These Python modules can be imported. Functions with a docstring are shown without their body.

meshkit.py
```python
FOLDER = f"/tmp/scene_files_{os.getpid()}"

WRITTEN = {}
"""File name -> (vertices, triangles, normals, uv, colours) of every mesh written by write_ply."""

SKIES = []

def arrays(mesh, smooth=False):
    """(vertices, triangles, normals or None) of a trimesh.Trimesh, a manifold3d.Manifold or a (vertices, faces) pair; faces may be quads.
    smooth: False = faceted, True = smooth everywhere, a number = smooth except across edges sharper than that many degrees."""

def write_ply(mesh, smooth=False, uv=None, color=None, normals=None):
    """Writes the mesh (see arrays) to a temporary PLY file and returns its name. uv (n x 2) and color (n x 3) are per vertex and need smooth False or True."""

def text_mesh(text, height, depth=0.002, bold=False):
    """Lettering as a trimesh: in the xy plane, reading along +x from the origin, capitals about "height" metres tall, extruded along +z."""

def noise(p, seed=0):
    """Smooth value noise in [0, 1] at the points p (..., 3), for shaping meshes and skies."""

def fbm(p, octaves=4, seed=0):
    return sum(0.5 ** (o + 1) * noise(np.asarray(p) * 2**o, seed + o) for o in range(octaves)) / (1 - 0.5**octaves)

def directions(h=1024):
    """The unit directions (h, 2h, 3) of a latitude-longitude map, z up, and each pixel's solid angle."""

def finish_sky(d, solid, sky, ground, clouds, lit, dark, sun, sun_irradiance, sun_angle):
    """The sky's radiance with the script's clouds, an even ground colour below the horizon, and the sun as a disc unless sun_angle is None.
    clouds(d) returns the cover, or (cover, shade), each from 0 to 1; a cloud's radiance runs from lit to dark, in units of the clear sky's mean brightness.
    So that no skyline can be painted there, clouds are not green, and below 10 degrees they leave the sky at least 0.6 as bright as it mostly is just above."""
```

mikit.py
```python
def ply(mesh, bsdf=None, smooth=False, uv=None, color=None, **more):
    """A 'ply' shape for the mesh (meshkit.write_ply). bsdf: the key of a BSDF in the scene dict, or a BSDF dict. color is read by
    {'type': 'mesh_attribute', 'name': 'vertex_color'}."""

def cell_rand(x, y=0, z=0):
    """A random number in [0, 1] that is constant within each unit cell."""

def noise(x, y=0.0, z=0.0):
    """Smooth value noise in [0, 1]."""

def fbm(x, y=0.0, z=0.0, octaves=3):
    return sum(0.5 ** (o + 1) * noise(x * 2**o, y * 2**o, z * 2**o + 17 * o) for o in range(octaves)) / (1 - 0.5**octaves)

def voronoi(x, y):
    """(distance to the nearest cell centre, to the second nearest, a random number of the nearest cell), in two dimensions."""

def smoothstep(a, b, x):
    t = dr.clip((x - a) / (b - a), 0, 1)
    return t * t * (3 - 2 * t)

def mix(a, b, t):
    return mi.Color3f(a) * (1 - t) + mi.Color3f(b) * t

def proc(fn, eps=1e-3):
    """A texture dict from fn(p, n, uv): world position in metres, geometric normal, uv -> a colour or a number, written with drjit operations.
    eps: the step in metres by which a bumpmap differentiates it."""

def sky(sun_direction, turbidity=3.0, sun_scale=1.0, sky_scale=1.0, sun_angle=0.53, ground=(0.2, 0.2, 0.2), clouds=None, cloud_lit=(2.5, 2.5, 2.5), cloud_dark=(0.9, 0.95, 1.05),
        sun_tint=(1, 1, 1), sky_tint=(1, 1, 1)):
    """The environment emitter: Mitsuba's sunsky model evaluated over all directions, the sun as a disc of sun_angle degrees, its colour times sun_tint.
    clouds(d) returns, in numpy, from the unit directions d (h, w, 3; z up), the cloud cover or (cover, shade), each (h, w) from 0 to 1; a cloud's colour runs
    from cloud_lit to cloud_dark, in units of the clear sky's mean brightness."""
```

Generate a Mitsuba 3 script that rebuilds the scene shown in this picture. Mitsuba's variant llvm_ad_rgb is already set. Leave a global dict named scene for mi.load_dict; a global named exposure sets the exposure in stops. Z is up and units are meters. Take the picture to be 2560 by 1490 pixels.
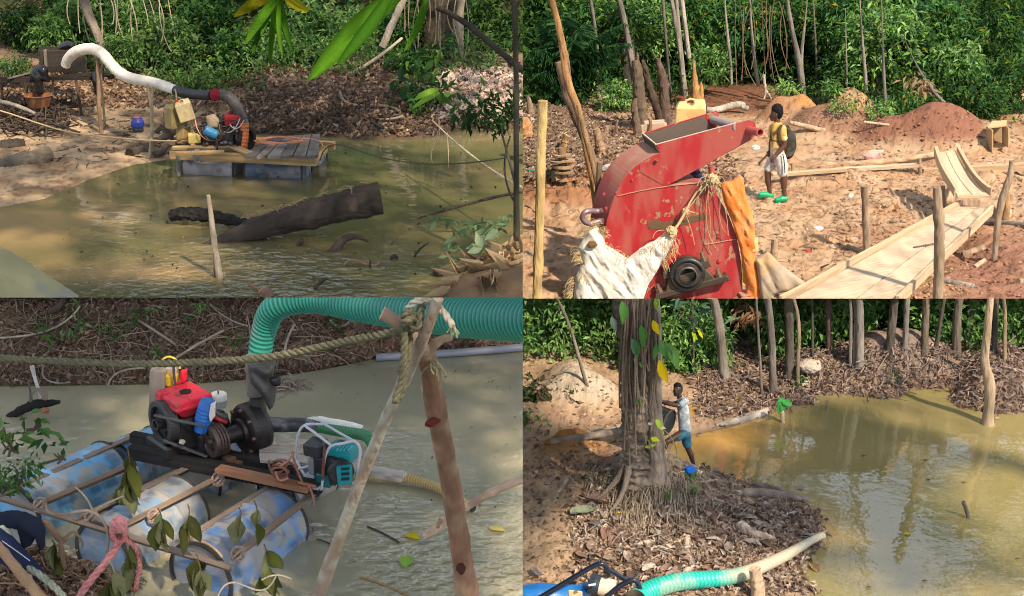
import math, numpy as np, mitsuba as mi, drjit as dr, mikit, meshkit, shapely, manifold3d as mf, trimesh
from meshkit import noise as nnoise
from mikit import proc, noise, fbm, smoothstep, mix, voronoi
T = mi.ScalarTransform4f
def nfbm(p, o=4, seed=0): return meshkit.fbm(p, o, int(seed))
rng = np.random.default_rng(7)
scene, labels = {}, {}

# ------------------------------------------------------------------ camera, sky, exposure
# A look-out high above a jungle mining valley: two near hollows below, two farther terraces above them.
F, PITCH = 3516.7, math.radians(20.0)          # focal length in photo pixels (2560 wide), camera pitched down
FWD = np.array([0, math.cos(PITCH), -math.sin(PITCH)])
UP = np.array([0, math.sin(PITCH), math.cos(PITCH)])
RIGHT = np.array([1.0, 0, 0])
scene['camera'] = {'type': 'perspective', 'fov': 2*math.degrees(math.atan(1280/F)), 'near_clip': 0.1, 'far_clip': 2000.0,
                   'to_world': T().look_at(origin=[0, 0, 0], target=FWD.tolist(), up=[0, 0, 1])}
SUN = (0.40, -0.58, 0.71)
def cloud_cover(d):
    n = nfbm(d*np.array([2.2, 2.2, 4.0])+3.1, 4, 5)
    return np.clip(0.35+1.1*(n-0.35), 0, 1), np.clip(1.6*(n-0.55), 0, 1)
scene['sky'] = mikit.sky(SUN, turbidity=3, sun_scale=0.72, sun_angle=1.6, clouds=cloud_cover, cloud_lit=(2.5, 2.5, 2.5), cloud_dark=(1.5, 1.53, 1.58))
exposure = 2.95

# ------------------------------------------------------------------ measuring helpers (photo pixel -> point at a chosen depth y or height z)
def ray(u, v): return FWD+(u-1280)/F*RIGHT-(v-745)/F*UP
def at(u, v, y): d = ray(u, v); return d*(y/d[1])
def on(u, v, z): d = ray(u, v); return d*(z/d[2])
def mpp(p): return float(np.dot(p, FWD))/F           # metres per photo pixel at p
def pix(p): p = np.asarray(p, float); w = p@FWD; return 1280+F*(p@RIGHT)/w, 745-F*(p@UP)/w
# the four places meet along these planes
def nh(v): return UP+(v-745)/F*FWD
NV = RIGHT-(1307-1280)/F*FWD
CUTS = {'TL': [nh(744), -NV], 'TR': [nh(746.5), NV], 'BL': [-nh(744), -NV], 'BR': [-nh(746.5), NV], None: []}
ZW = {'TL': -5.37, 'TR': -7.6, 'BL': -6.2, 'BR': -8.8}
TILE = None

# ------------------------------------------------------------------ meshes with a colour per vertex
class M:
    def __init__(s, v, f, c=(0.3, 0.3, 0.3)):
        s.v = np.asarray(v, float).reshape(-1, 3); s.f = np.asarray(f, int).reshape(-1, 3)
        c = np.asarray(c, float); s.c = np.broadcast_to(c, s.v.shape).copy() if c.ndim == 1 else c.copy()
    def move(s, d): s.v = s.v+np.asarray(d, float); return s
    def xf(s, R, d=(0, 0, 0)): s.v = s.v@np.asarray(R).T+np.asarray(d, float); return s
    def tint(s, c): s.c = np.broadcast_to(np.asarray(c, float), s.v.shape).copy(); return s
    def shade(s, amt=0.25, freq=8.0, seed=0, stretch=(1, 1, 1)):
        n = nfbm(s.v*freq*np.asarray(stretch), 3, seed); s.c = np.clip(s.c*(1+amt*2*(n-0.5)*2)[:, None], 0.003, 0.95); return s
    def stain(s, col, freq=4.0, lo=0.5, hi=0.65, seed=3, amt=1.0, stretch=(1, 1, 1)):
        n = nfbm(s.v*freq*np.asarray(stretch), 4, seed); t = np.clip((n-lo)/(hi-lo), 0, 1); t = (amt*t*t*(3-2*t))[:, None]
        s.c = s.c*(1-t)+np.asarray(col)*t; return s
    def bumpy(s, amp, freq, seed=1):
        d = np.stack([nfbm(s.v*freq, 3, seed+k)-0.5 for k in range(3)], 1); s.v = s.v+2*amp*d; return s
def join(ms):
    ms = [m for m in ms if len(m.v)]
    if not ms: return M(np.zeros((0, 3)), np.zeros((0, 3)))
    o = np.cumsum([0]+[len(m.v) for m in ms[:-1]])
    return M(np.vstack([m.v for m in ms]), np.vstack([m.f+k for m, k in zip(ms, o)]), np.vstack([m.c for m in ms]))
def cut(m, n):
    d = m.v@n
    if (d >= 0).all(): return m
    k = d[m.f] >= 0; c = k.sum(1); keep = [m.f[c == 3]]
    nv, nc, base = [], [], len(m.v)
    for cnt in (1, 2):
        fs, ks = m.f[c == cnt], k[c == cnt]
        if not len(fs): continue
        r = np.argmax(ks if cnt == 1 else ~ks, axis=1); i = np.arange(len(fs))
        a, b, e = fs[i, r], fs[i, (r+1) % 3], fs[i, (r+2) % 3]
        def mid(p, q):
            t = (d[p]/(d[p]-d[q]))[:, None]; return m.v[p]*(1-t)+m.v[q]*t, m.c[p]*(1-t)+m.c[q]*t
        (p1, c1), (p2, c2) = mid(a, b), mid(a, e); i1 = base+np.arange(len(fs)); i2 = i1+len(fs); base += 2*len(fs)
        nv += [p1, p2]; nc += [c1, c2]
        keep += [np.stack([a, i1, i2], 1)] if cnt == 1 else [np.stack([i1, b, e], 1), np.stack([i1, e, i2], 1)]
    f = np.vstack(keep); v = np.vstack([m.v]+nv); col = np.vstack([m.c]+nc)
    used, inv = np.unique(f, return_inverse=True)
    return M(v[used], inv.reshape(-1, 3), col[used]) if len(f) else M(np.zeros((0, 3)), f)

# ------------------------------------------------------------------ scene entries
def numbered(name):
    k, i = name, 0
    while k in scene or k in taken: i += 1; k = f'{name}_{i:03d}'
    taken.add(k); return k
taken = set()
def thing(name, label, cat, group=None):
    k = numbered(name); labels[k] = {'label': label, 'category': cat}
    if group: labels[k]['group'] = group
    return k
ALIGN = {'sm': True, 'fl': False}
def put(key, m, mat, smooth=True, tile='cur'):
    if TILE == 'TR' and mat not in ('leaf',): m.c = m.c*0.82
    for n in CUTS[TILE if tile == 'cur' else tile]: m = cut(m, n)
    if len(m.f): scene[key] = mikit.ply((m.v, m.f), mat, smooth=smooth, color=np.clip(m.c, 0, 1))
    return len(m.f)
def part(parent, name, m, mat, smooth=True, label=None, kind=None):
    k = numbered(parent+'__'+name)
    if put(k, m, mat, smooth):
        if label or kind: labels[k] = {x: y for x, y in (('label', label), ('kind', kind)) if y}
    return k
def solo(name, label, cat, m, mat, smooth=True, group=None):
    k = thing(name, label, cat, group)
    if not put(k, m, mat, smooth): labels.pop(k)
    return k
def struct(name, m, mat, smooth=True, kind='structure', label=None):
    k = numbered(name); put(k, m, mat, smooth); labels[k] = {'kind': kind, 'label': label or name.replace('_', ' ')}; return k

# ------------------------------------------------------------------ materials
VC = {'type': 'mesh_attribute', 'name': 'vertex_color'}
def rgb(c): return {'type': 'rgb', 'value': list(c)}
def two(b): return {'type': 'twosided', 'b': b}
def prin(c, rough=0.7, spec=0.3, **k): return {'type': 'principled', 'base_color': c if isinstance(c, dict) else rgb(c), 'roughness': rough, 'specular': spec, **k}
def bump_fine(p, n, uv): return fbm(p.x*26, p.y*26, p.z*26, 2)
def bump_bark(p, n, uv): return fbm(p.x*26+1.5*noise(p.z*3), p.y*26, p.z*5, 2)
scene['earth'] = two({'type': 'bumpmap', 'arbitrary': proc(bump_fine, 4e-3), 'scale': 0.022, 'b': {'type': 'diffuse', 'reflectance': VC}})
scene['bark'] = two({'type': 'bumpmap', 'arbitrary': proc(bump_bark, 4e-3), 'scale': 0.03, 'b': prin(VC, 0.85, 0.2)})
scene['matte'] = two(prin(VC, 0.85, 0.2))
scene['satin'] = two(prin(VC, 0.42, 0.45))
scene['gloss'] = two(prin(VC, 0.2, 0.5))
scene['metal'] = two(prin(VC, 0.45, 0.5, metallic=0.6))
scene['leaf'] = {'type': 'principledthin', 'base_color': VC, 'roughness': 0.45, 'diff_trans': 0.75, 'eta': 1.4}
scene['dry'] = {'type': 'principledthin', 'base_color': VC, 'roughness': 0.7, 'diff_trans': 0.35, 'eta': 1.3}
# ------------------------------------------------------------------ shape makers
def unit(a): a = np.asarray(a, float); return a/np.maximum(np.linalg.norm(a, axis=-1, keepdims=True), 1e-12)
def smoothpath(p, n):
    p = np.asarray(p, float)
    if len(p) < 3: t = np.linspace(0, 1, n)[:, None]; return p[0]*(1-t)+p[-1]*t
    from scipy.interpolate import PchipInterpolator, CubicSpline
    s = np.r_[0, np.cumsum(np.linalg.norm(np.diff(p[:, :3], axis=0), axis=1)+1e-9)]
    q = CubicSpline(s, p[:, :3])(np.linspace(0, s[-1], n))
    return np.hstack([q, PchipInterpolator(s, p[:, 3:])(np.linspace(0, s[-1], n))]) if p.shape[1] > 3 else q
def tube(pts, r, c=(0.3, 0.3, 0.3), sides=9, rough=0.0, seed=0, caps=True, capc=None, flat=1.0, ridge=0.0):
    p = np.asarray(pts, float); n = len(p); r = np.broadcast_to(np.asarray(r, float), (n,))
    t = unit(np.gradient(p, axis=0)); ref = np.array([0, 0, 1.0]) if abs(unit(p[-1]-p[0])[2]) < 0.9 else np.array([1.0, 0, 0])
    a = [unit(np.cross(t[0], ref))]
    for k in range(1, n): w = a[-1]-t[k]*(a[-1]@t[k]); a.append(unit(w))
    a = np.array(a); b = np.cross(t, a); ang = np.arange(sides)*2*np.pi/sides
    rr = r[:, None]*np.ones((1, sides))
    if ridge: rr = rr*(1+ridge*2*(nfbm(np.stack(np.broadcast_arrays(np.cos(ang)[None]*5, np.sin(ang)[None]*5, (np.arange(n)*0.22)[:, None]), -1)+seed*3.1, 3, seed+7)-0.5))
    if rough: rr = rr*(1+rough*2*(nfbm(np.stack(np.broadcast_arrays(np.cos(ang)[None]*1.5, np.sin(ang)[None]*1.5, (np.arange(n)*0.45)[:, None]), -1)+seed*7.3, 3, seed)-0.5))
    v = p[:, None]+rr[..., None]*(np.cos(ang)[None, :, None]*a[:, None]+flat*np.sin(ang)[None, :, None]*b[:, None])
    i, j = np.meshgrid(np.arange(n-1), np.arange(sides), indexing='ij')
    q = np.stack([i*sides+j, i*sides+(j+1) % sides, (i+1)*sides+(j+1) % sides, (i+1)*sides+j], -1).reshape(-1, 4)
    f = np.vstack([q[:, [0, 1, 2]], q[:, [0, 2, 3]]])[:, ::-1]
    m = M(v.reshape(-1, 3), f, c if np.ndim(c) == 1 else np.repeat(np.asarray(c, float), sides, 0))
    if caps:
        ms = [m]
        for e, o in ((0, 1), (n-1, -1)):
            ring = np.vstack([v[e], p[e:e+1]]); k = np.arange(sides)
            ms.append(M(ring, np.stack([k, (k+1) % sides, k*0+sides], 1)[:, ::o], capc if capc is not None else m.c[e*sides]))
        m = join(ms)
    return m
def box(c, s, R=None, col=(0.3, 0.3, 0.3), bev=0.0):
    if bev:
        b = mf.Manifold.batch_hull([mf.Manifold.cube([max(s[0]-2*bev*(k != 0), 1e-4), max(s[1]-2*bev*(k != 1), 1e-4), max(s[2]-2*bev*(k != 2), 1e-4)], True) for k in range(3)])
        mm = b.to_mesh(); m = M(mm.vert_properties[:, :3], mm.tri_verts, col)
    else:
        v = np.array([[x, y, z] for x in (-.5, .5) for y in (-.5, .5) for z in (-.5, .5)])*np.asarray(s)
        m = M(v, [[0, 1, 3], [0, 3, 2], [4, 6, 7], [4, 7, 5], [0, 4, 5], [0, 5, 1], [2, 3, 7], [2, 7, 6], [0, 2, 6], [0, 6, 4], [1, 5, 7], [1, 7, 3]], col)
    if R is not None: m.xf(R)
    return m.move(c)
def flat(m):   # own vertices for every face
    return M(m.v[m.f].reshape(-1, 3), np.arange(3*len(m.f)).reshape(-1, 3), m.c[m.f].reshape(-1, 3))
def frame(x, z=(0, 0, 1)):   # rotation whose columns are: along x, across, up-ish
    x = unit(x); y = unit(np.cross(z, x)); return np.stack([x, y, np.cross(x, y)], 1)
def beam(p, q, w, h, col, up=(0, 0, 1), bev=0.004, n=1, jit=0.0, seed=0):
    p, q = np.asarray(p, float), np.asarray(q, float); L = np.linalg.norm(q-p); R = frame(q-p, up)
    m = box((0, 0, 0), (L, w, h), None, col, min(bev, w/4, h/4))
    if n > 1: m = fine(m, max(L/n, 0.02))
    if n > 1: m.shade(0.22, 7, seed, (0.25, 3, 3)).stain(np.asarray(col)*0.5, 5, .52, .7, seed+9, .6, (.25, 3, 3))
    if jit: m.bumpy(jit, 3.0, seed)
    return m.xf(R, (p+q)/2)
def fine(m, e):
    v, f = trimesh.remesh.subdivide_to_size(m.v, m.f, e, max_iter=14); return M(v, f, m.c[0])
def slab(quad, th, col, nx=8, ny=3):   # a board over 4 corners (a,b,c,d) with thickness downwards
    a, b, c, d = [np.asarray(k, float) for k in quad]; s, t = np.meshgrid(np.linspace(0, 1, nx), np.linspace(0, 1, ny), indexing='ij')
    s, t = s[..., None], t[..., None]; top = (a*(1-s)+b*s)*(1-t)+(d*(1-s)+c*s)*t
    n = unit(np.cross(b-a, d-a)); n = n if n[2] > 0 or abs(n[2]) < .05 else -n
    return grid_solid(top, n*th, col)
def grid_solid(top, down, col):
    nx, ny = top.shape[:2]; lo = top-down; v = np.vstack([top.reshape(-1, 3), lo.reshape(-1, 3)]); o = nx*ny
    i, j = np.meshgrid(np.arange(nx-1), np.arange(ny-1), indexing='ij'); q = np.stack([i*ny+j, (i+1)*ny+j, (i+1)*ny+j+1, i*ny+j+1], -1).reshape(-1, 4)
    per = np.r_[np.arange(nx)*ny, (nx-1)*ny+np.arange(1, ny), (np.arange(nx-1)[::-1])*ny+ny-1, np.arange(ny-2, 0, -1)]
    nx_ = np.roll(per, -1); side = np.stack([per, nx_, nx_+o, per+o], 1)
    Q = np.vstack([q, q[:, ::-1]+o, side[:, ::-1]]); f = np.vstack([Q[:, [0, 1, 2]], Q[:, [0, 2, 3]]]); return flat(M(v, f, col))
def lathe(prof, p, axis, col=(0.3, 0.3, 0.3), sides=28, spin=0.0, crease=True):   # profile [(along, radius)...] about axis at p
    prof = np.asarray(prof, float); ax = unit(axis); a = unit(np.cross(ax, [0, 0, 1.0] if abs(ax[2]) < .9 else [1.0, 0, 0])); b = np.cross(ax, a)
    ang = np.arange(sides)*2*np.pi/sides+spin; ms = []
    segs = [prof[k:k+2] for k in range(len(prof)-1)] if crease else [prof]
    for sg in segs:
        v = np.asarray(p)+sg[:, 0, None, None]*ax+sg[:, 1, None, None]*(np.cos(ang)[None, :, None]*a+np.sin(ang)[None, :, None]*b)
        i, j = np.meshgrid(np.arange(len(sg)-1), np.arange(sides), indexing='ij')
        q = np.stack([i*sides+j, i*sides+(j+1) % sides, (i+1)*sides+(j+1) % sides, (i+1)*sides+j], -1).reshape(-1, 4)
        ms.append(M(v.reshape(-1, 3), np.vstack([q[:, [0, 1, 2]], q[:, [0, 2, 3]]]), col))
    return join(ms)
def hull(spheres, col, ref=0.0, smooth=0, seg=14):   # [(p, r)...] chain: hull of neighbouring spheres, joined
    def ball(p, r): return mf.Manifold.sphere(float(r), seg).translate([float(x) for x in p])
    out = [mf.Manifold.batch_hull([ball(*a), ball(*b)]) for a, b in zip(spheres[:-1], spheres[1:])] if len(spheres) > 1 else [ball(*spheres[0])]
    return mf.Manifold.batch_boolean(out, mf.OpType.Add) if len(out) > 1 else out[0]
def man2M(m, col, edge=0.0, taubin=0):
    if edge: m = m.refine_to_length(edge)
    q = m.to_mesh(); t = trimesh.Trimesh(q.vert_properties[:, :3], q.tri_verts)
    if taubin: trimesh.smoothing.filter_taubin(t, 0.5, 0.53, taubin)
    return M(t.vertices, t.faces, col)
def leaves(c, d, size, col, width=0.36, fold=0.25, up=None, g=None, curl=0.0):
    """two-faced folded leaf at each base c along d"""
    g = g or rng; n = len(c); d = unit(d); r = unit(g.normal(size=(n, 3)) if up is None else up+0.35*g.normal(size=(n, 3)))
    s = unit(np.cross(d, r)); nn = np.cross(s, d); size = np.broadcast_to(size, (n,))[:, None]
    tip = c+d*size-nn*size*curl; mid = c+d*size*0.45; a = mid+s*size*width*0.5+nn*size*fold*0.3; b = mid-s*size*width*0.5+nn*size*fold*0.3
    v = np.stack([c, a, tip, b], 1).reshape(-1, 3); k = np.arange(n)[:, None]*4
    f = np.vstack([k+[0, 1, 2], k+[0, 2, 3]]); return M(v, f, np.repeat(np.broadcast_to(col, (n, 3)), 4, 0))
def leaf8(c, d, L, col, width=.42, up=(0, -1, .4), fold=.25, curl=.2, seed=0):
    """one leaf with a rounded outline, a folded midrib and a bend"""
    d = unit(d); s = unit(np.cross(d, up)); nn = np.cross(s, d); t = np.array([0, .16, .36, .58, .8, 1.0]); hw = np.array([.04, .34, .5, .44, .24, 0.0])*width*L
    mid = np.asarray(c)+d*(t*L)[:, None]-nn*(curl*L*t**2)[:, None]; w = 1+.12*np.sin(seed*1.7+t*9); e = nn*(hw*fold*2)[:, None]
    v = np.vstack([mid, mid+s*(hw*w)[:, None]+e, mid-s*(hw/w)[:, None]+e]); i = np.arange(5); q = np.vstack([np.stack([i, i+6, i+7, i+1], 1), np.stack([i+12, i, i+1, i+13], 1)])
    cc = np.repeat(np.asarray(col, float)[None], 18, 0); cc[:6] *= 1.25; cc *= (.85+.3*nfbm(v*14, 2, seed))[:, None]; return M(v, np.vstack([q[:, [0, 1, 2]], q[:, [0, 2, 3]]]), cc)
GREENS = np.array([[0.022, 0.060, 0.020], [0.035, 0.095, 0.024], [0.055, 0.125, 0.030], [0.09, 0.17, 0.035], [0.03, 0.085, 0.04]])
def foliage(cent, rad, n, size, pal=GREENS, seed=0, droop=0.5, shell=0.6, per=7, yellow=0.0, width=0.36, bright=1.0):
    """n leaves in sprays through an ellipsoid"""
    g = np.random.default_rng(seed); nc = max(1, n//per); rad = np.broadcast_to(rad, (3,))
    q = unit(g.normal(size=(nc, 3)))*(g.random((nc, 1))**(1/3)*(1-shell)+shell*g.random((nc, 1))**0.25)
    q = q*(0.75+0.5*nnoise(q*2.3+seed*3.7, seed)[:, None])
    cc = np.asarray(cent)+q*rad; out = unit(q*[1, 1, 0.6]+0.5*g.normal(size=(nc, 3)))
    pc = pal[g.integers(0, len(pal), nc)]*(0.65+0.7*g.random((nc, 1)))*bright
    base = np.repeat(cc, per, 0)+g.normal(size=(nc*per, 3))*size*0.55; d = np.repeat(out, per, 0)+0.8*g.normal(size=(nc*per, 3)); d[:, 2] -= droop
    col = np.repeat(pc, per, 0)*(0.8+0.4*g.random((nc*per, 1)))
    if yellow: k = g.random(nc*per) < yellow; col[k] = np.array([0.30, 0.24, 0.03])*(0.6+0.7*g.random((k.sum(), 1)))
    return leaves(base, d, size*(0.6+0.7*g.random(nc*per)), col, width, g=g, curl=0.15, up=np.array([0, -0.35, 1.0]))
def poly(*px, z): return shapely.Polygon([on(u, v, z)[:2] for u, v in px])
def dist_in(pg, x, y):   # signed distance, positive inside
    pt = shapely.points(x, y); b = shapely.distance(pt, pg.boundary); return np.where(shapely.contains(pg, pt), b, -b)
def terrain(name, h, colour, y0, y1, ny, u0, u1, nu, mat='earth', bank=0.0):
    y = y0*(y1/y0)**np.linspace(0, 1, ny); U = np.linspace(u0, u1, nu); Y, UU = np.meshgrid(y, U, indexing='ij')
    X = (UU-1280)/F*Y*1.06; Z = h(X.ravel(), Y.ravel()); v = np.stack([X.ravel(), Y.ravel(), Z], 1)
    i, j = np.meshgrid(np.arange(ny-1), np.arange(nu-1), indexing='ij'); q = np.stack([i*nu+j, i*nu+j+1, (i+1)*nu+j+1, (i+1)*nu+j], -1).reshape(-1, 4)
    m = M(v, np.vstack([q[:, [0, 1, 2]], q[:, [0, 2, 3]]]), colour(v)); k = nfbm(v*9, 4, 88); m.c = m.c*(.72+.56*k-.45*sstep(.60, .70, nfbm(v*21, 2, 89)))[:, None]; struct(name, m, mat)
    from scipy.ndimage import map_coordinates
    Zg = Z.reshape(ny, nu)
    def fast(x, y): return map_coordinates(Zg, [np.log(np.clip(y, y0, y1)/y0)/np.log(y1/y0)*(ny-1), (x/(y*1.06)*F+1280-u0)/(u1-u0)*(nu-1)], order=1, mode='nearest')
    return fast
def lerpc(a, b, t): return np.asarray(a)*(1-t[:, None])+np.asarray(b)*t[:, None]
def sstep(a, b, x): t = np.clip((x-a)/(b-a), 0, 1); return t*t*(3-2*t)
def px_path(pts, n=0, s=1.0):
    """[(u, v, y, radius in photo pixels)...] -> smooth path of points and radii"""
    q = [np.r_[at(u, v, y), r*mpp(at(u, v, y))] for u, v, y, r in pts]; q = smoothpath(q, n or 6*len(q)); return q[:, :3], np.maximum(q[:, 3], 0.0015)
def pole(pts, c, sides=9, rough=0.12, seed=0, n=0, capc=None, shade=0.25, flat=1.0, ridge=0.0):
    p, r = px_path(pts, n or max(20, 7*len(pts))); s = np.linspace(0, 1, len(p)); g = np.random.default_rng(int(seed)+900)
    for _ in range(3): r = r*(1+g.uniform(.06, .2)*np.exp(-((s-g.random())/.035)**2))
    m = tube(p, r, c, sides, rough, seed, capc=capc, flat=flat, ridge=ridge)
    return m.shade(shade, 9, seed, (1, 1, 0.4))

def board(quad, th, col, seed=0, nx=16, ny=4, warp=0.004):
    m = slab(quad, th, col, nx, ny); a = unit(np.asarray(quad[1])-np.asarray(quad[0])); b = unit(np.asarray(quad[3])-np.asarray(quad[0]))
    q = np.stack([m.v@a*1.2, m.v@b*14, m.v[:, 2]*3], 1); m.c = np.clip(m.c*(1+.3*(nfbm(q*[.4, 1, 1], 3, seed)-.5)*2)[:, None]*(1-.35*sstep(.55, .7, nfbm(q*[2.0, 1, 1], 3, seed+4)))[:, None], .01, .9)
    m.v[:, 2] += warp*2*(nfbm(m.v*2.5, 2, seed)-.5); return m
def sheet(px, y, th, col, bulge=0.05, wr=0.02, seed=0, edge=0.03, freq=7.0, lean=0.0):
    """a cloth, sack or plate with the outline px seen at depth y, bulging towards the viewer"""
    q = np.array([at(u, v, y) for u, v in px]); P = q[:, [0, 2]]
    if shapely.Polygon(P).exterior.is_ccw is False: P = P[::-1]
    m = mf.CrossSection([P.tolist()]).extrude(th).refine_to_length(edge); r = m.to_mesh(); v = r.vert_properties[:, :3]; g = shapely.Polygon(P)
    d = shapely.distance(shapely.points(v[:, 0], v[:, 1]), g.boundary); s = np.clip(d/0.18, 0, 1); front = (v[:, 2] > th/2)*2-1.0
    w = nfbm(np.stack([v[:, 0]*freq+.5*v[:, 1]*freq, v[:, 1]*freq*.35, v[:, 2]*0], 1), 4, seed)-.5
    dep = y-(v[:, 2]-th/2)-bulge*front*np.sqrt(s*(2-s))-wr*4*w*np.sqrt(s+.15)+lean*(v[:, 1]-v[:, 1].min())
    return M(np.stack([v[:, 0], dep, v[:, 1]], 1), r.tri_verts[:, :], col)
def blob(p, r, col, seed=0, amp=.35, freq=2.2, sub=3):
    t = trimesh.creation.icosphere(sub, 1.0); v = t.vertices*(1+amp*2*(nfbm(t.vertices*freq+seed*5.1, 4, seed)-.5))[:, None]; return M(v*np.broadcast_to(r, (3,))+p, t.faces, col)
def pblob(u, v, y, rx, rz, col, seed=0, amp=.35, freq=2.2, ry=None, sub=3):
    p = at(u, v, y); k = mpp(p); return blob(p, np.array([rx*k, (ry or (rx+rz)/2)*k, rz*k]), col, seed, amp, freq, sub)
def drum(p, q, r, col, sides=56, ribs=True, cap=True):
    """oil drum from end p to end q with rolled rims and two rolling hoops"""
    L = np.linalg.norm(np.subtract(q, p)); e = .012*L; R = r
    pr = [(0, R*.93), (0, R*1.02), (e, R*1.04), (2*e, R*1.02), (2.4*e, R)]
    for t in (.33, .67): pr += [(L*t-2.5*e, R), (L*t-.7*e, R*1.035), (L*t+.7*e, R*1.035), (L*t+2.5*e, R)]
    body = lathe(np.vstack([pr[4:13]]), p, np.subtract(q, p), col, sides, crease=False)
    n = [(L-2.4*e, R), (L-2*e, R*1.02), (L-e, R*1.04), (L, R*1.02), (L, R*.93)]
    v = [(2.4*e, R)]+[(t*L, R) for t in np.linspace(.08, .92, 14)]+[(L-2.4*e, R)]
    return lathe(np.array(sorted(pr[4:]+[(t*L, R) for t in np.r_[.07:.29:.024, .39:.63:.024, .71:.93:.024]]+n[:1])), p, np.subtract(q, p), col, sides, crease=False), ([lathe(pr[:5], p, np.subtract(q, p), np.asarray(col)*.5, sides, crease=False), lathe(n, p, np.subtract(q, p), np.asarray(col)*.5, sides, crease=False)]), \
        ([lathe([(L*.02, .001), (L*.02, R*.5), (L*.02, R*.94)], p, np.subtract(q, p), col, sides, crease=False), lathe([(L*.98, R*.94), (L*.98, R*.5), (L*.98, .001)], p, np.subtract(q, p), col, sides, crease=False)])
def add_drum(parent, p, q, r, col, seed=0, dirt=(.26, .22, .17), lo=.45, name='drum', mat='satin'):
    b, rim, cap = drum(p, q, r, col)
    k = part(parent, name, b.shade(.25, 4, seed).stain(dirt, 3.6, lo, lo+.14, seed, .6).stain(np.asarray(dirt)*.8, 9, .5, .57, seed+11, .8, (1, 1, .5)).stain(np.asarray(col)*.35, 7, .54, .66, seed+3, .7), mat)
    for e in (0, 1): part(k, 'rim', rim[e].tint((.055, .047, .042)).shade(.3, 6, seed), 'matte'); part(k, 'lid', cap[e].shade(.3, 3, seed).stain(dirt, 4, .45, .62, seed+1, .8), mat)
    return k
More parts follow.
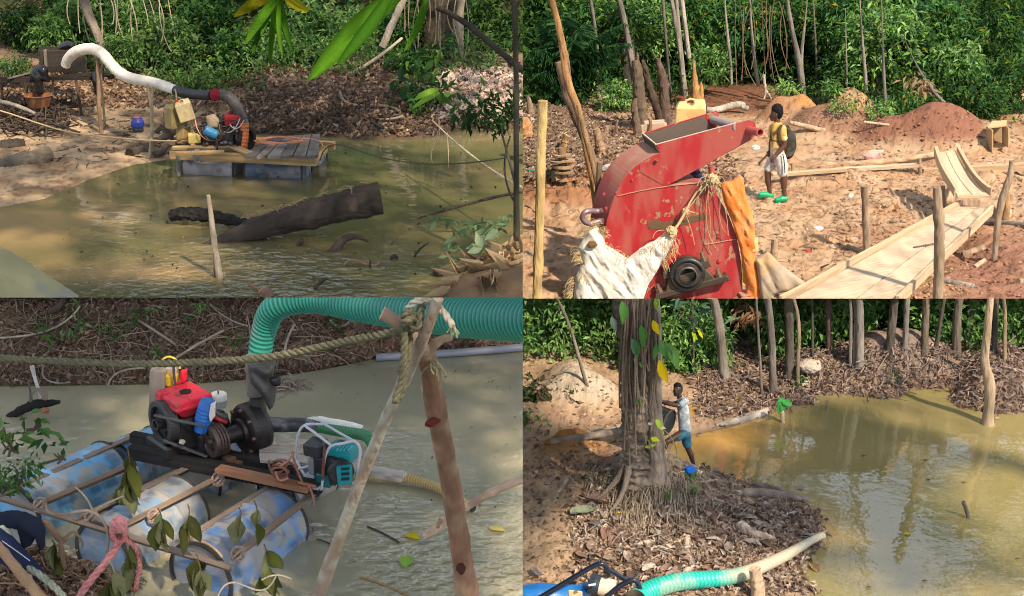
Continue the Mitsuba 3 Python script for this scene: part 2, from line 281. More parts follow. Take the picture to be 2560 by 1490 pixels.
def twisted(p, r, c, seed=0, strands=3, pitch=7.0, sides=6):
    """laid rope: strands wound round a path"""
    n = max(40, int(np.linalg.norm(np.diff(p, axis=0), axis=1).sum()/(r*.55))); p = smoothpath(p, n); t = unit(np.gradient(p, axis=0)); ref = np.array([.3, 1, .2])
    a = unit(np.cross(t, ref)); b = np.cross(t, a); s = np.r_[0, np.cumsum(np.linalg.norm(np.diff(p, axis=0), axis=1))]
    return join([tube(p+.5*r*(np.cos(s/r*2*np.pi/pitch+k*2*np.pi/strands)[:, None]*a+np.sin(s/r*2*np.pi/pitch+k*2*np.pi/strands)[:, None]*b), r*.62, c, sides, .12, seed+k) for k in range(strands)]).shade(.35, 60, seed)
def ribbed(p, r, c, pitch, depth=.06, sides=22, c2=None, capc=(.02, .02, .02)):
    L = np.linalg.norm(np.diff(p, axis=0), axis=1).sum(); n = int(L/pitch*5); q = smoothpath(p, n); ph = np.cos(np.arange(n)*2*np.pi/5)
    rr = np.interp(np.linspace(0, 1, n), np.linspace(0, 1, len(p)), np.broadcast_to(r, (len(p),)))*(1+depth*ph); c = np.asarray(c); c2 = c*.55 if c2 is None else np.asarray(c2)
    t = (.5+.5*ph)[:, None]; return tube(q, rr, c2*(1-t)+c*t, sides, capc=capc)
def jerrycan(t, p, R, s, col, cap, seed=0, dirt=(.3, .2, .1)):
    """20 litre can: p = middle of the base, s = height"""
    def B(c, d): return [np.array(c)+np.array(d)*[i, j, k] for i in (-.5, .5) for j in (-.5, .5) for k in (-.5, .5)]
    rr = .035*s; pts = B((0, 0, .4*s), (.66*s, .40*s, .74*s))
    body = mf.Manifold.batch_hull([mf.Manifold.sphere(rr, 12).translate([float(x) for x in q]) for q in pts])
    sh = mf.Manifold.batch_hull([mf.Manifold.sphere(rr, 12).translate([float(x) for x in q]) for q in [(-.33*s, -.2*s, .78*s), (-.33*s, .2*s, .78*s), (.33*s, .2*s, .78*s), (.33*s, -.2*s, .78*s), (-.26*s, -.1*s, .9*s), (-.26*s, .1*s, .9*s), (.3*s, .1*s, .93*s), (.3*s, -.1*s, .93*s)]])
    notch = mf.Manifold.cylinder(.6*s, .10*s, .10*s, 24, True).rotate([90, 0, 0]).translate([-.02*s, 0., .93*s])
    m = man2M((body+sh)-notch, col, .05*s); m.shade(.12, 4/s*.5, seed).stain(dirt, 3/s, .5, .68, seed, .55); part(t, 'body', m.xf(R, p), 'satin', 40 if False else True)
    part(t, 'handle', tube(np.array([[-.14*s, 0, .93*s], [-.02*s, 0, .985*s], [.14*s, 0, .95*s]]), .03*s, col, 8).xf(R, p), 'satin')
    part(t, 'cap', lathe([(0, .001), (0, .075*s), (.1*s, .075*s), (.1*s, .001)], [-.22*s, 0, .93*s], [0, 0, 1], cap, 16).xf(R, p), 'matte', False)
def rotz(a): c, s = math.cos(a), math.sin(a); return np.array([[c, -s, 0], [s, c, 0], [0, 0, 1.0]])
def fray(base, dirs, L, r, c, seed=0, sag=.4):
    g = np.random.default_rng(seed); ms = []
    for b, d in zip(base, dirs):
        d = unit(d+.35*g.normal(size=3)); l = L*g.uniform(.4, 1.2); p = smoothpath([b, b+d*l*.55+g.normal(size=3)*l*.12, b+d*l-[0, 0, sag*l]], 6); ms.append(tube(p, r, np.asarray(c)*g.uniform(.7, 1.2), 4, caps=False))
    return join(ms)
def scatter_leaves(name, label, pts, nrm, size, pal, seed=0, parent=None, width=.45, kind='stuff', mat='dry'):
    g = np.random.default_rng(seed); n = len(pts); d = unit(g.normal(size=(n, 3))*[1, 1, .35]); c = np.asarray(pal)[g.integers(0, len(pal), n)]*(.6+.8*g.random((n, 1)))
    m = leaves(pts+[0, 0, .012]+g.random((n, 1))*[0, 0, .03], d, size*(.5+.9*g.random(n)), np.clip(c, 0, .9), width, .9, up=np.asarray(nrm), g=g, curl=.3); k = numbered(name); put(k, m, mat, False); labels[k] = {'kind': kind, 'label': label}
def scatter_twigs(name, label, pts, L, r, c, seed=0, kind='stuff', up=.25):
    g = np.random.default_rng(seed); ms = []
    for q in pts:
        d = unit(g.normal(size=3)*[1, 1, up]); l = L*g.uniform(.4, 1.5); ms.append(tube([q-d*l/2, q+g.normal(size=3)*l*.06+[0, 0, .02], q+d*l/2], r*g.uniform(.6, 1.5), np.asarray(c)*g.uniform(.5, 1.4), 4, caps=False))
    k = numbered(name); put(k, join(ms), 'matte'); labels[k] = {'kind': kind, 'label': label}
def ground_pts(h, u0, u1, v0, v1, n, seed, y0, y1, keep=None, nd=260):
    """random ground points spread evenly over the ground inside a photo window"""
    g = np.random.default_rng(seed)
    ys = y0*(y1/y0)**np.linspace(0, 1, nd)
    U, V = g.uniform(u0, u1, n), g.uniform(v0, v1, n); d = np.array([ray(u, v) for u, v in zip(U, V)]); d = d/d[:, 1:2]
    Z = np.stack([h(d[:, 0]*y, np.full(n, y)) for y in ys], 1) if n*nd < 4e6 else None
    below = (d[:, 2:3]*ys[None]) <= Z; k = below.argmax(1); p = d*ys[k][:, None]; ok = below.any(1)&(k > 0)
    return p[ok] if keep is None else p[ok & keep(p)]
def on_land(pts, pg, margin=0.0): return pts[-dist_in(pg, pts[:, 0], pts[:, 1]) > margin]
# ------------------------------------------------------------------ people
def P3(u, v, y, dy=0.0): return at(u, v, y+dy)
def chain(y, pts):   # [(u, v, dy, r_px)...] -> spheres
    return [(at(u, v, y+d), r*mpp(at(u, v, y+d))) for u, v, d, r in pts]
def body(chains, col, edge, taubin=6):
    m = hull(chains[0], None)
    for c in chains[1:]: m = m+hull(c, None)
    return man2M(m, col, edge, taubin)
def hand(y, wrist, knuckle, tips, thumb, r):   # palm + four fingers + thumb, pixels (u, v, dy)
    out = [[(at(wrist[0], wrist[1], y+wrist[2]), r*.8), (at(knuckle[0], knuckle[1], y+knuckle[2]), r*.95)]]
    for i, t in enumerate(tips):
        m = [(k+q)/2 for k, q in zip(knuckle, t)]; out.append([(at(knuckle[0], knuckle[1], y+knuckle[2]), r*.42), (at(m[0], m[1], y+m[2]), r*.40), (at(t[0], t[1], y+t[2]), r*.33)])
    out.append([(at(wrist[0], wrist[1], y+wrist[2]), r*.5), (at(thumb[0], thumb[1], y+thumb[2]), r*.36)]); return out
# ================================================================== the ground under everything
BROWN, SAND, RED = np.array([0.11, 0.072, 0.048]), np.array([0.33, 0.235, 0.145]), np.array([0.30, 0.155, 0.085])
LITTER = np.array([0.15, 0.105, 0.075])
g_ = np.array([[-300, -200, -13.0], [300, -200, -13.0], [300, 500, -13.0], [-300, 500, -13.0]])
struct('ground', M(g_, [[0, 1, 2], [0, 2, 3]], (0.06, 0.07, 0.035)), 'earth', False)

def mounds_h(ms, x, y):
    h, w = np.zeros_like(x), []
    for (c, rx, ry, hh, p) in ms:
        d = ((x-c[0])/rx)**2+((y-c[1])/ry)**2; b = hh*np.exp(-d**(p/2)*1.2); h = h+b; w.append(b/max(abs(hh), 1e-6))
    return h, w
def mound(tile, u, vb, wpx, hpx, p=2.0, depth=0.8, z=None):
    """mound whose foot is seen at (u, vb), wpx wide and hpx high in the photo"""
    c = on(u, vb, ZW[tile] if z is None else z); k = mpp(c); rx = wpx*k/2; ry = rx*depth
    return (c[:2]+np.array([0, ry*0.9]), rx*0.8, ry*0.8, hpx*k*1.06, p)

# ------------------------------------------------------------------ far left terrace: creek with the sluice table
TILE = 'TL'
zw = ZW['TL']
wl_TL = poly((-600, 560), (0, 517), (110, 497), (230, 446), (330, 412), (425, 398), (432, 352), (600, 335), (760, 338), (900, 350), (1060, 346), (1180, 322), (1307, 322), (1900, 330), (1900, 1100), (-600, 1100), z=zw)
def h_TL(x, y):
    d = -dist_in(wl_TL, x, y); left = sstep(-4.2, -5.6, x)
    beach = 0.05*np.clip(d, 0, 3)+0.22*np.clip(d-3.2, 0, 2)+0.22*np.clip(d-6, 0, 4)
    bank = 0.27*np.clip(d, 0, 1.3)+0.11*np.clip(d-1.3, 0, 4)
    h = np.where(d > 0, beach*left+bank*(1-left), np.maximum(d*0.25, -0.6))
    h += 0.9*np.clip(y-27.5, 0, 12)
    p = np.stack([x, y, 0*x], 1); land = np.clip(d*3, 0, 1)
    return zw+h+land*(0.16*(nfbm(p*1.1, 3, 2)-0.5)*(1.3-left)+0.05*(nfbm(p*5, 3, 4)-0.5))+0.01*(d > 0)
def c_TL(v):
    x, y = v[:, 0], v[:, 1]; d = -dist_in(wl_TL, x, y); left = sstep(-4.2, -5.6, x)*sstep(4.2, 2.6, d)
    c = lerpc(LITTER*1.3, SAND*1.15, left); n = nfbm(v*2.2, 4, 9)
    c = lerpc(c, BROWN, sstep(0.46, 0.62, n)*0.75); c = lerpc(c, BROWN*0.7, sstep(0.35, 0.0, d)*(1-left)*0.8)
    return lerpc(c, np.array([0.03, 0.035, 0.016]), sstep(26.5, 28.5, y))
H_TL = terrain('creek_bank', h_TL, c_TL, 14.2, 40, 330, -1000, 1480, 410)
def g_TL(u, v, it=6):   # the ground point seen at a pixel
    return groundhit(H_TL, u, v, 14.3, 40)
def groundhit(h, u, v, y0, y1):
    ys = np.linspace(y0, y1, 500); d = ray(u, v); p = ys[:, None]*(d/d[1]); below = p[:, 2] <= h(p[:, 0], p[:, 1])
    k = int(np.argmax(below)) if below.any() else len(ys)-1; return p[k]

# ------------------------------------------------------------------ far right terrace: the diggings
TILE = 'TR'
zr = ZW['TR']
MR = [mound('TR', 2372, 385, 300, 100, 2.1, .9), mound('TR', 2215, 372, 160, 40, 2, .9), mound('TR', 2100, 352, 290, 72, 2.6, .7), mound('TR', 2010, 318, 130, 66, 1.8),
      mound('TR', 2140, 312, 200, 78, 2.2), mound('TR', 1945, 322, 120, 60, 2), mound('TR', 1960, 408, 90, 36, 2), mound('TR', 1900, 355, 90, 20, 2), mound('TR', 2480, 372, 220, 22, 2.4),
      mound('TR', 1430, 540, 380, 80, 2.5, .9), mound('TR', 2130, 470, 260, 22, 2.2), mound('TR', 2440, 590, 130, 26, 2), mound('TR', 2480, 470, 160, 30, 2)]
PIT = [(on(2370, 600, zr)[:2], 0.55, 1.6, -0.25, 2.0), (on(2490, 520, zr)[:2], 1.0, 0.8, -0.35, 2.0), (on(2060, 385, zr)[:2], 0.8, 0.7, -0.16, 3)]
def h_TR(x, y):
    p = np.stack([x, y, 0*x], 1); h, _ = mounds_h(MR+PIT, x, y)
    return zr+h+0.10*(nfbm(p*0.8, 3, 12)-0.5)+0.10*(nfbm(p*4.0, 4, 13)-0.5)*sstep(0.0, 0.25, nfbm(p*1.3, 2, 77)-0.3)+0.075*np.abs(nfbm(p*[2.2, 3.0, 1], 3, 15)-.5)*4*sstep(31, 28, y)-.03+1.0*np.clip(y-38.5, 0, 14)
def c_TR(v):
    x, y = v[:, 0], v[:, 1]; n = nfbm(v*1.4, 4, 21); _, w = mounds_h(MR, x, y)
    c = lerpc(np.array([0.43, 0.30, 0.195]), np.array([0.385, 0.235, 0.14]), sstep(0.4, 0.6, n))
    lit = sstep(27.5, 29.5, y)*sstep(3.4, 1.2, x)                     # leaf-strewn clearing on the left
    c = lerpc(c, np.array([0.20, 0.145, 0.105]), lit)
    c = lerpc(c, np.array([0.26, 0.135, 0.095]), sstep(5.6, 7.2, x)*sstep(26, 23, y)*0.9)
    red = np.array([0.235, 0.115, 0.078])
    for k, col in ((0, red), (1, red), (2, [0.26, .15, .1]), (3, [0.38, 0.2, 0.08]), (4, [0.36, 0.235, 0.13]), (5, [0.33, 0.18, 0.1]), (6, [.26, .15, .09]), (9, [0.29, 0.15, 0.085])):
        c = lerpc(c, np.array(col), sstep(0.12, 0.45, w[k]))
    c = lerpc(c, np.array([0.40, 0.31, 0.22]), sstep(0.25, 0.9, np.exp(-((x-on(2060, 385, zr)[0])**2+(y-on(2060, 385, zr)[1])**2)/0.7))*0.8)
    c = lerpc(c, np.array([0.19, 0.095, 0.06]), sstep(33.5, 35.0, y)*sstep(3.2, 4.2, x)*sstep(10, 6, x))
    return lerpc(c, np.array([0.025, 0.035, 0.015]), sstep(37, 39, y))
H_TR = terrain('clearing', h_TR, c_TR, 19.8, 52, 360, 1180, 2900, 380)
def g_TR(u, v): return groundhit(H_TR, u, v, 20.0, 52)

# ------------------------------------------------------------------ near left hollow: river with the drum raft
TILE = 'BL'
zb = ZW['BL']
wl_BL = poly((-900, 975), (0, 966), (300, 962), (500, 958), (640, 948), (800, 925), (950, 895), (1100, 885), (1307, 868), (1700, 850), (1700, 2600), (150, 2600), (330, 1500), (240, 1440), (130, 1400), (-60, 1330), (-900, 1300), z=zb)
def h_BL(x, y):
    d = -dist_in(wl_BL, x, y); p = np.stack([x, y, 0*x], 1); land = np.clip(d*4, 0, 1)
    near = y < 12
    h = np.where(d > 0, np.where(near, 0.15*np.clip(d, 0, 2), 1.05*np.clip(d, 0, 3)), np.maximum(d*0.4, -0.6))
    return zb+h+land*(0.22*(nfbm(p*2.5, 4, 31)-0.5)+0.06*(nfbm(p*12, 3, 32)-0.5))*np.clip(d*2.5, 0.2, 1)
def c_BL(v):
    n = nfbm(v*3, 4, 41); d = -dist_in(wl_BL, v[:, 0], v[:, 1])
    c = lerpc(np.array([0.18, 0.115, 0.078]), np.array([0.27, 0.185, 0.14]), sstep(0.42, 0.62, n)); c = lerpc(c, BROWN*0.5, sstep(0.15, 0.0, d))
    return lerpc(c, np.array([0.11, 0.095, 0.05]), sstep(-2.6, -3.8, v[:, 0])*0.6*sstep(12, 13, v[:, 1]))
H_BL = terrain('river_bank', h_BL, c_BL, 8.2, 17.0, 300, -1000, 1480, 440)
def g_BL(u, v): return groundhit(H_BL, u, v, 8.4, 17.0)

# ------------------------------------------------------------------ near right hollow: the flooded pit
TILE = 'BR'
zp = ZW['BR']
wl_BR = poly((2040, 1486), (1990, 1440), (2015, 1390), (2060, 1345), (2048, 1290), (1990, 1255), (1880, 1210), (1800, 1180), (1740, 1166), (1670, 1160), (1680, 1110), (1740, 1088), (1830, 1068), (1905, 1042), (1945, 1026), (2035, 1008),
             (2040, 985), (2120, 985), (2180, 996), (2240, 995), (2270, 975), (2390, 968), (2375, 1000), (2400, 1020), (2480, 1032), (2560, 1032), (3200, 1040), (3400, 1500), (3200, 2300), (2100, 2300), z=zp)
ch_BR = poly((1690, 1030), (1760, 1005), (1860, 985), (1900, 962), (1990, 958), (2000, 972), (1900, 995), (1800, 1018), (1720, 1040), z=zp)
MP = [mound('BR', 1430, 990, 160, 46, 2.5), mound('BR', 1450, 1052, 260, 70, 2.5, .8), mound('BR', 1430, 1180, 200, 58, 2.0, .7), mound('BR', 2265, 985, 430, 106, 2.6, .6), mound('BR', 2022, 965, 130, 56, 3, .8),
      mound('BR', 2500, 1030, 260, 56, 3, .6), mound('BR', 2520, 985, 200, 80, 2.4, .7), mound('BR', 1790, 985, 160, 26, 2), mound('BR', 1640, 1330, 380, 105, 2.2, 1.1), mound('BR', 1330, 1100, 200, 30, 2), mound('BR', 2000, 1015, 190, 22, 3, .5)]
def h_BR(x, y):
    d = -dist_in(wl_BR, x, y); d = np.minimum(d, -dist_in(ch_BR, x, y)); p = np.stack([x, y, 0*x], 1); land = np.clip(d*3, 0, 1)
    m, _ = mounds_h(MP, x, y)
    h = np.where(d > 0, 0.10*np.clip(d, 0, 1.2)+m*land, np.maximum(d*0.22, -0.5))
    return zp+h+land*(0.09*(nfbm(p*1.5, 3, 51)-0.5)+0.07*(nfbm(p*6, 4, 52)-0.5))*np.clip(d*3, 0.15, 1)+0.02*land+0.85*np.clip(y-23.6, 0, 7)
def c_BR(v):
    x, y = v[:, 0], v[:, 1]; n = nfbm(v*2.2, 4, 61); _, w = mounds_h(MP, x, y); d = -dist_in(wl_BR, x, y)
    c = lerpc(np.array([0.33, 0.235, 0.155]), np.array([0.25, 0.17, 0.115]), sstep(0.4, 0.6, n))
    for k, col in ((0, [.3, .235, .165]), (1, [.36, .30, .23]), (2, [0.27, 0.125, 0.042]), (3, [0.19, 0.145, 0.122]), (4, [.28, .21, .165]), (5, [.17, .12, .095]), (6, [.2, .14, .11]), (7, [.13, .08, .055]), (8, [0.22, 0.165, 0.12]), (9, [.3, .2, .13]), (10, [.15, .1, .075])):
        c = lerpc(c, np.array(col), sstep(0.12, 0.5, w[k])*0.95)
    c = lerpc(c, np.array([0.36, 0.26, 0.17]), sstep(0.3, 0.8, np.exp(-((x-on(1360, 1380, zp)[0])**2*0.7+(y-on(1360, 1380, zp)[1])**2*0.5))))
    c = lerpc(c, np.array([0.1, 0.06, 0.035]), sstep(0.16, 0.0, d)*0.7)
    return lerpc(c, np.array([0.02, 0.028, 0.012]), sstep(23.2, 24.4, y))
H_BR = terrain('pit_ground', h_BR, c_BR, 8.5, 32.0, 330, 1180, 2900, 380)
def g_BR(u, v): return groundhit(H_BR, u, v, 12.0, 32.0)

# ------------------------------------------------------------------ water: silty, smooth, with small ripples where the current runs
def water(name, tile, z, x0, x1, y0, y1, colfn, bumpfn, scale, rough=0.05, label=None):
    global TILE
    TILE = tile
    n = 40; X, Y = np.meshgrid(np.linspace(x0, x1, n), np.linspace(y0, y1, n), indexing='ij'); v = np.stack([X.ravel(), Y.ravel(), np.full(n*n, z)], 1)
    i, j = np.meshgrid(np.arange(n-1), np.arange(n-1), indexing='ij'); q = np.stack([i*n+j, (i+1)*n+j, (i+1)*n+j+1, i*n+j+1], -1).reshape(-1, 4)
    scene[name+'_surface'] = two({'type': 'bumpmap', 'arbitrary': proc(bumpfn, 3e-3), 'scale': scale, 'b': prin(proc(colfn), rough, 1.0)})
    struct(name, M(v, np.vstack([q[:, [0, 1, 2]], q[:, [0, 2, 3]]])), name+'_surface', False, label=label)
def col_creek(p, n, uv):
    a = fbm(p.x*0.55+2, p.y*0.9, 0.3, 3); t = smoothstep(0.3, 0.7, a)
    shoal = dr.exp(-(dr.square((p.x+6.4)/1.3)+dr.square((p.y-17.6)/0.9)))+0.8*dr.exp(-(dr.square((p.x+4.4)/0.9)+dr.square((p.y-15.6)/0.35)))
    return mix(mix((0.085, 0.082, 0.038), (0.145, 0.115, 0.055), t), (0.30, 0.20, 0.10), dr.clip(shoal, 0, 0.75))
def bump_creek(p, n, uv): return fbm(p.x*7, p.y*11, 0.0, 3)*smoothstep(18.5, 15.0, p.y)*(.5+1.2*dr.exp(-dr.square((p.x+2.9)/1.3)))+0.12*fbm(p.x*3, p.y*7, 1.0, 2)
water('creek_water', 'TL', zw, -13, 1.5, 13.5, 25, col_creek, bump_creek, 0.03, 0.06, 'olive brown creek water')
def col_river(p, n, uv):
    t = smoothstep(0.35, 0.7, fbm(p.x*0.7, p.y*1.1, 4.0, 3)); return mix((0.25, 0.235, 0.16), (0.30, 0.27, 0.185), t)
def bump_river(p, n, uv): return fbm(p.x*9, p.y*12, 0.0, 3)*(smoothstep(11.8, 9.5, p.y)*smoothstep(-2.2, -0.6, p.x)+0.12)
water('river_water', 'BL', zb, -9, 1.5, 7.5, 16.5, col_river, bump_river, 0.05, 0.05, 'pale green brown river water')
def col_pit(p, n, uv):
    t = smoothstep(0.3, 0.7, fbm(p.x*0.5, p.y*0.5, 7.0, 3)); warm = dr.exp(-(dr.square((p.x-2.9)/0.8)+dr.square((p.y-18.6)/0.9)))+0.6*dr.exp(-(dr.square((p.x-3.6)/0.7)+dr.square((p.y-15.9)/0.6)))
    return mix(mix((0.165, 0.145, 0.052), (0.20, 0.165, 0.07), t), (0.36, 0.20, 0.05), dr.clip(warm, 0, 0.7))
def bump_pit(p, n, uv): return fbm(p.x*8, p.y*9, 0.0, 3)
water('pit_water', 'BR', zp, -1, 14, 8, 24.5, col_pit, bump_pit, 0.0022, 0.03, 'still olive yellow water of the flooded pit')
# ================================================================== forest
def undergrowth(name, label, h, spans, n, size, pal=GREENS, seed=1, lift=0.5, kind='stuff', bright=1.0, per=7, mat='leaf', width=0.36, droop=0.4):
    """leaf sprays over the ground: spans [(x0, x1, y0, y1)...]"""
    g = np.random.default_rng(seed); ms = []
    for x0, x1, y0, y1 in spans:
        k = max(1, int(n/len(spans)/per)); x = x0+(x1-x0)*g.random(k); y = y0+(y1-y0)*g.random(k); q = np.stack([x, y, 0*x], 1)
        z = h(x, y)+lift*g.random(k)*(0.4+1.2*nfbm(q*1.7, 3, seed)); c = np.stack([x, y, z], 1)
        pc = pal[g.integers(0, len(pal), k)]*(0.6+0.7*g.random((k, 1)))*bright
        base = np.repeat(c, per, 0)+g.normal(size=(k*per, 3))*size*0.6; d = g.normal(size=(k*per, 3))+[0, -0.5, 0.1]; d[:, 2] -= droop
        ms.append(leaves(base, d, size*(0.5+0.8*g.random(k*per)), np.repeat(pc, per, 0)*(0.75+0.5*g.random((k*per, 1))), width, g=g, up=np.array([0, -.4, 1.0]), curl=0.15))
    k = numbered(name); put(k, join(ms), mat, False); labels[k] = {'kind': kind, 'label': label}
def bush(name, label, u, v, y, rpx, n, size, pal=GREENS, seed=0, group=None, cat='bush', yellow=0.0, bright=1.0, ry=None, stems=4, droop=0.4, width=0.36, foot=None, shell=0.55):
    c = at(u, v, y); k = mpp(c); rx, rz = (rpx if isinstance(rpx, tuple) else (rpx, rpx)); r = np.array([rx*k, (ry or rx)*k*0.8, rz*k])
    t = thing(name, label, cat, group); part(t, 'foliage', foliage(c, r, n, size, pal, seed, droop, shell, yellow=yellow, bright=bright, width=width), 'leaf', False)
    if stems:
        g = np.random.default_rng(seed+5); b = c-np.array([0, 0, r[2]*1.05 if foot is None else c[2]-foot]); ms = []
        for s in range(stems):
            e = c+r*g.uniform(-0.6, 0.6, 3); p = smoothpath([b+g.normal(size=3)*[.05, .05, 0], (b+e)/2+g.normal(size=3)*0.1*r, e], 8); ms.append(tube(p, np.linspace(0.012, 0.005, 8), (0.10, 0.075, 0.05), 5))
        part(t, 'stems', join(ms), 'matte')
    return t
PALE = np.array([0.22, 0.20, 0.17])
def tree(name, label, pts, c, crown=(), cat='tree', group=None, seed=0, pal=GREENS, size=0.14, sides=11, rough=0.12, limbs=0, mat='bark', bright=1.0, yellow=0.0, droop=0.5):
    """pts [(u, v, y, r_px)] trunk from foot to top; crown [(u, v, y, r_px, n)...] leaf masses"""
    t = thing(name, label, cat, group); p, r = px_path(pts, 14); m = tube(p, r, c, sides, rough, seed).shade(0.3, 7, seed, (1, 1, .35)).stain(np.asarray(c)*0.45, 5, .52, .66, seed, .7, (1, 1, .3))
    part(t, 'trunk', m, mat); ms, g, br = [], np.random.default_rng(seed), []
    for i, (u, v, y, rp, n) in enumerate(crown):
        q = at(u, v, y); k = mpp(q); ms.append(foliage(q, np.array([rp, rp*.8, rp*.75])*k, n, size, pal, seed*13+i, droop, 0.5, bright=bright, yellow=yellow))
        j = np.argmin(np.linalg.norm(p-q, axis=1)); br.append(tube(smoothpath([p[j], (p[j]+q)/2+[0, 0, .15], q], 7), np.linspace(max(r[j]*0.45, .008), 0.006, 7), c, 5))
    if br: part(t, 'limbs', join(br), mat)
    if ms: part(t, 'crown', join(ms), 'leaf', False)
    return t
def vines(name, label, lst, c, group=None, tile=None):
    """hanging creepers [(u0, v0, u1, v1, y, r)...] in one bundle"""
    g = np.random.default_rng(len(lst)); ms = []
    for u0, v0, u1, v1, y, r in lst:
        a, b = at(u0, v0, y), at(u1, v1, y); m = (a+b)/2+g.normal(size=3)*0.07*np.linalg.norm(a-b); ms.append(tube(smoothpath([a, m, b], 9), r*mpp(a), c, 5, 0.2, int(u0)))
    return solo(name, label, 'vine', join(ms), 'matte', group=group)
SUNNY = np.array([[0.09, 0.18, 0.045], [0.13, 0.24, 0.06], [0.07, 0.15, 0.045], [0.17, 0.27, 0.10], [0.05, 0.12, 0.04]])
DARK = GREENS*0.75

# ---- far left: sunlit thicket over the creek bank
TILE = 'TL'
undergrowth('thicket', 'dense green thicket on the slope above the creek', H_TL, [(-9.5, 1, 27.6, 30), (-9.5, 1, 28.5, 33), (-11, 1.5, 31, 36)], 42000, 0.17, seed=2, lift=0.9)
undergrowth('bank_weeds', 'weeds and seedlings on the leafy creek bank', H_TL, [(-6.5, -2.5, 24.6, 27.6), (-8.5, -4.5, 25.5, 27.6), (-4.5, 0, 25.2, 27.6)], 14000, 0.11, SUNNY, seed=3, lift=0.5)
for i, (u, v, y, rp, n, s, pl, lab) in enumerate([
    (60, 70, 27.0, (70, 60), 1300, .12, DARK, 'dark bush at the upper left corner of the creek photo'),
    (125, 85, 26.2, (48, 42), 1000, .12, SUNNY, 'yellow green sunlit bush behind the sluice box'),
    (40, 165, 24.5, (50, 22), 600, .09, SUNNY, 'pale low bush in sun left of the sluice box'),
    (190, 45, 26.8, (60, 50), 1300, .12, SUNNY, 'bright sunlit bush left of the leaning viny trunk'),
    (330, 65, 26.6, (75, 60), 1500, .13, SUNNY, 'light green bush right of the leaning viny trunk'),
    (300, 128, 25.6, (60, 35), 900, .11, SUNNY, 'small leafy bush behind the arch of the white hose'),
    (430, 100, 26.2, (75, 52), 1500, .13, SUNNY, 'sunlit bush above the sagging middle of the white hose'),
    (520, 55, 26.9, (80, 60), 1600, .14, GREENS, 'green bush at the top left of the hanging bamboo leaves'),
    (590, 120, 26.0, (60, 45), 1100, .13, GREENS, 'broad leaved bush behind the drooping bamboo leaves'),
    (745, 60, 27.0, (95, 60), 1900, .15, SUNNY, 'large glossy bush in sun between the two sprays of bamboo leaves'),
    (765, 135, 26.0, (70, 40), 1100, .14, GREENS, 'shaded glossy bush low behind the long bamboo leaf'),
    (880, 85, 26.6, (70, 60), 1400, .14, SUNNY, 'bush behind the middle of the long bamboo leaf'),
    (1010, 70, 26.6, (60, 60), 1200, .13, GREENS, 'bush left of the big shaded trunk'),
    (1190, 70, 27.4, (75, 75), 1700, .13, DARK, 'dark bush right of the big shaded trunk'),
    (1270, 120, 27.0, (60, 90), 1500, .13, DARK, 'dark thicket bush at the right edge of the creek photo')]):
    bush('bush', lab, u, v, y, rp, n, s, pl, 100+i, yellow=0.01)
bush('broad_leaf_plant', 'plant with long drooping glossy leaves below the big trunk', 1058, 165, 25.2, (48, 34), 130, .34, GREENS, 140, cat='plant', droop=1.0, width=.3)
bush('broad_leaf_plant', 'leafy plant hanging over the water below the sunlit bank', 1062, 235, 23.6, (70, 26), 260, .22, GREENS, 141, cat='plant', droop=.6)
bush('weed', 'small green weed on the bank right of the red hose joint', 640, 230, 24.3, (26, 14), 90, .11, SUNNY, 142, cat='plant')
bush('weed', 'low green weed tuft among twigs by the creek edge', 500, 195, 25.0, (60, 26), 380, .10, SUNNY, 143, cat='plant')
tree('tree', 'slim dark trunk at the upper left of the creek photo', [(78, 190, 27.3, 8), (75, 60, 27.3, 9), (72, -60, 27.3, 9)], (0.035, 0.03, 0.024), seed=1)
tree('tree', 'leaning grey trunk wrapped in creepers behind the white hose arch', [(262, 150, 25.4, 9), (245, 90, 25.6, 11), (228, 50, 25.8, 12), (205, -40, 26, 12)], (0.17, 0.14, 0.11), seed=2, rough=.3)
tree('tree', 'thick mossy trunk in shade at the top right of the creek photo', [(1090, 165, 26.6, 50), (1100, 60, 26.6, 44), (1108, -40, 26.6, 42)], (0.06, 0.045, 0.03), seed=3, rough=.35)
tree('tree', 'pale leaning trunk in sun left of the thick mossy trunk', [(955, 118, 25.4, 9), (985, 50, 25.5, 9), (1022, -30, 25.6, 10)], (0.30, 0.25, 0.19), seed=4, rough=.3)
tree('tree', 'slender light trunk right of the thick mossy trunk', [(1155, 150, 26.0, 8), (1150, 40, 26, 9), (1158, -40, 26, 9)], (0.30, 0.25, 0.18), seed=5, rough=.3)
tree('tree', 'thin dark trunk along the right edge of the creek photo', [(1292, 600, 15.6, 9), (1291, 420, 15.6, 7), (1290, 180, 15.6, 7), (1284, -30, 15.6, 8)], (0.045, 0.04, 0.03), seed=6, sides=9)
vines('creeper', 'tangle of pale hanging creepers behind the sluice box', [(180+17*i, -20, 175+19*i+(i % 3)*6, 60+23*(i % 5), 25.7+.1*(i % 4), 1.4) for i in range(15)], (0.3, 0.25, 0.18))
vines('creeper', 'thin hanging roots in front of the thick mossy trunk', [(1010+15*i, -20, 1012+15*i, 80+31*(i % 4), 25.6, 1.3) for i in range(11)], (0.28, 0.22, 0.16))
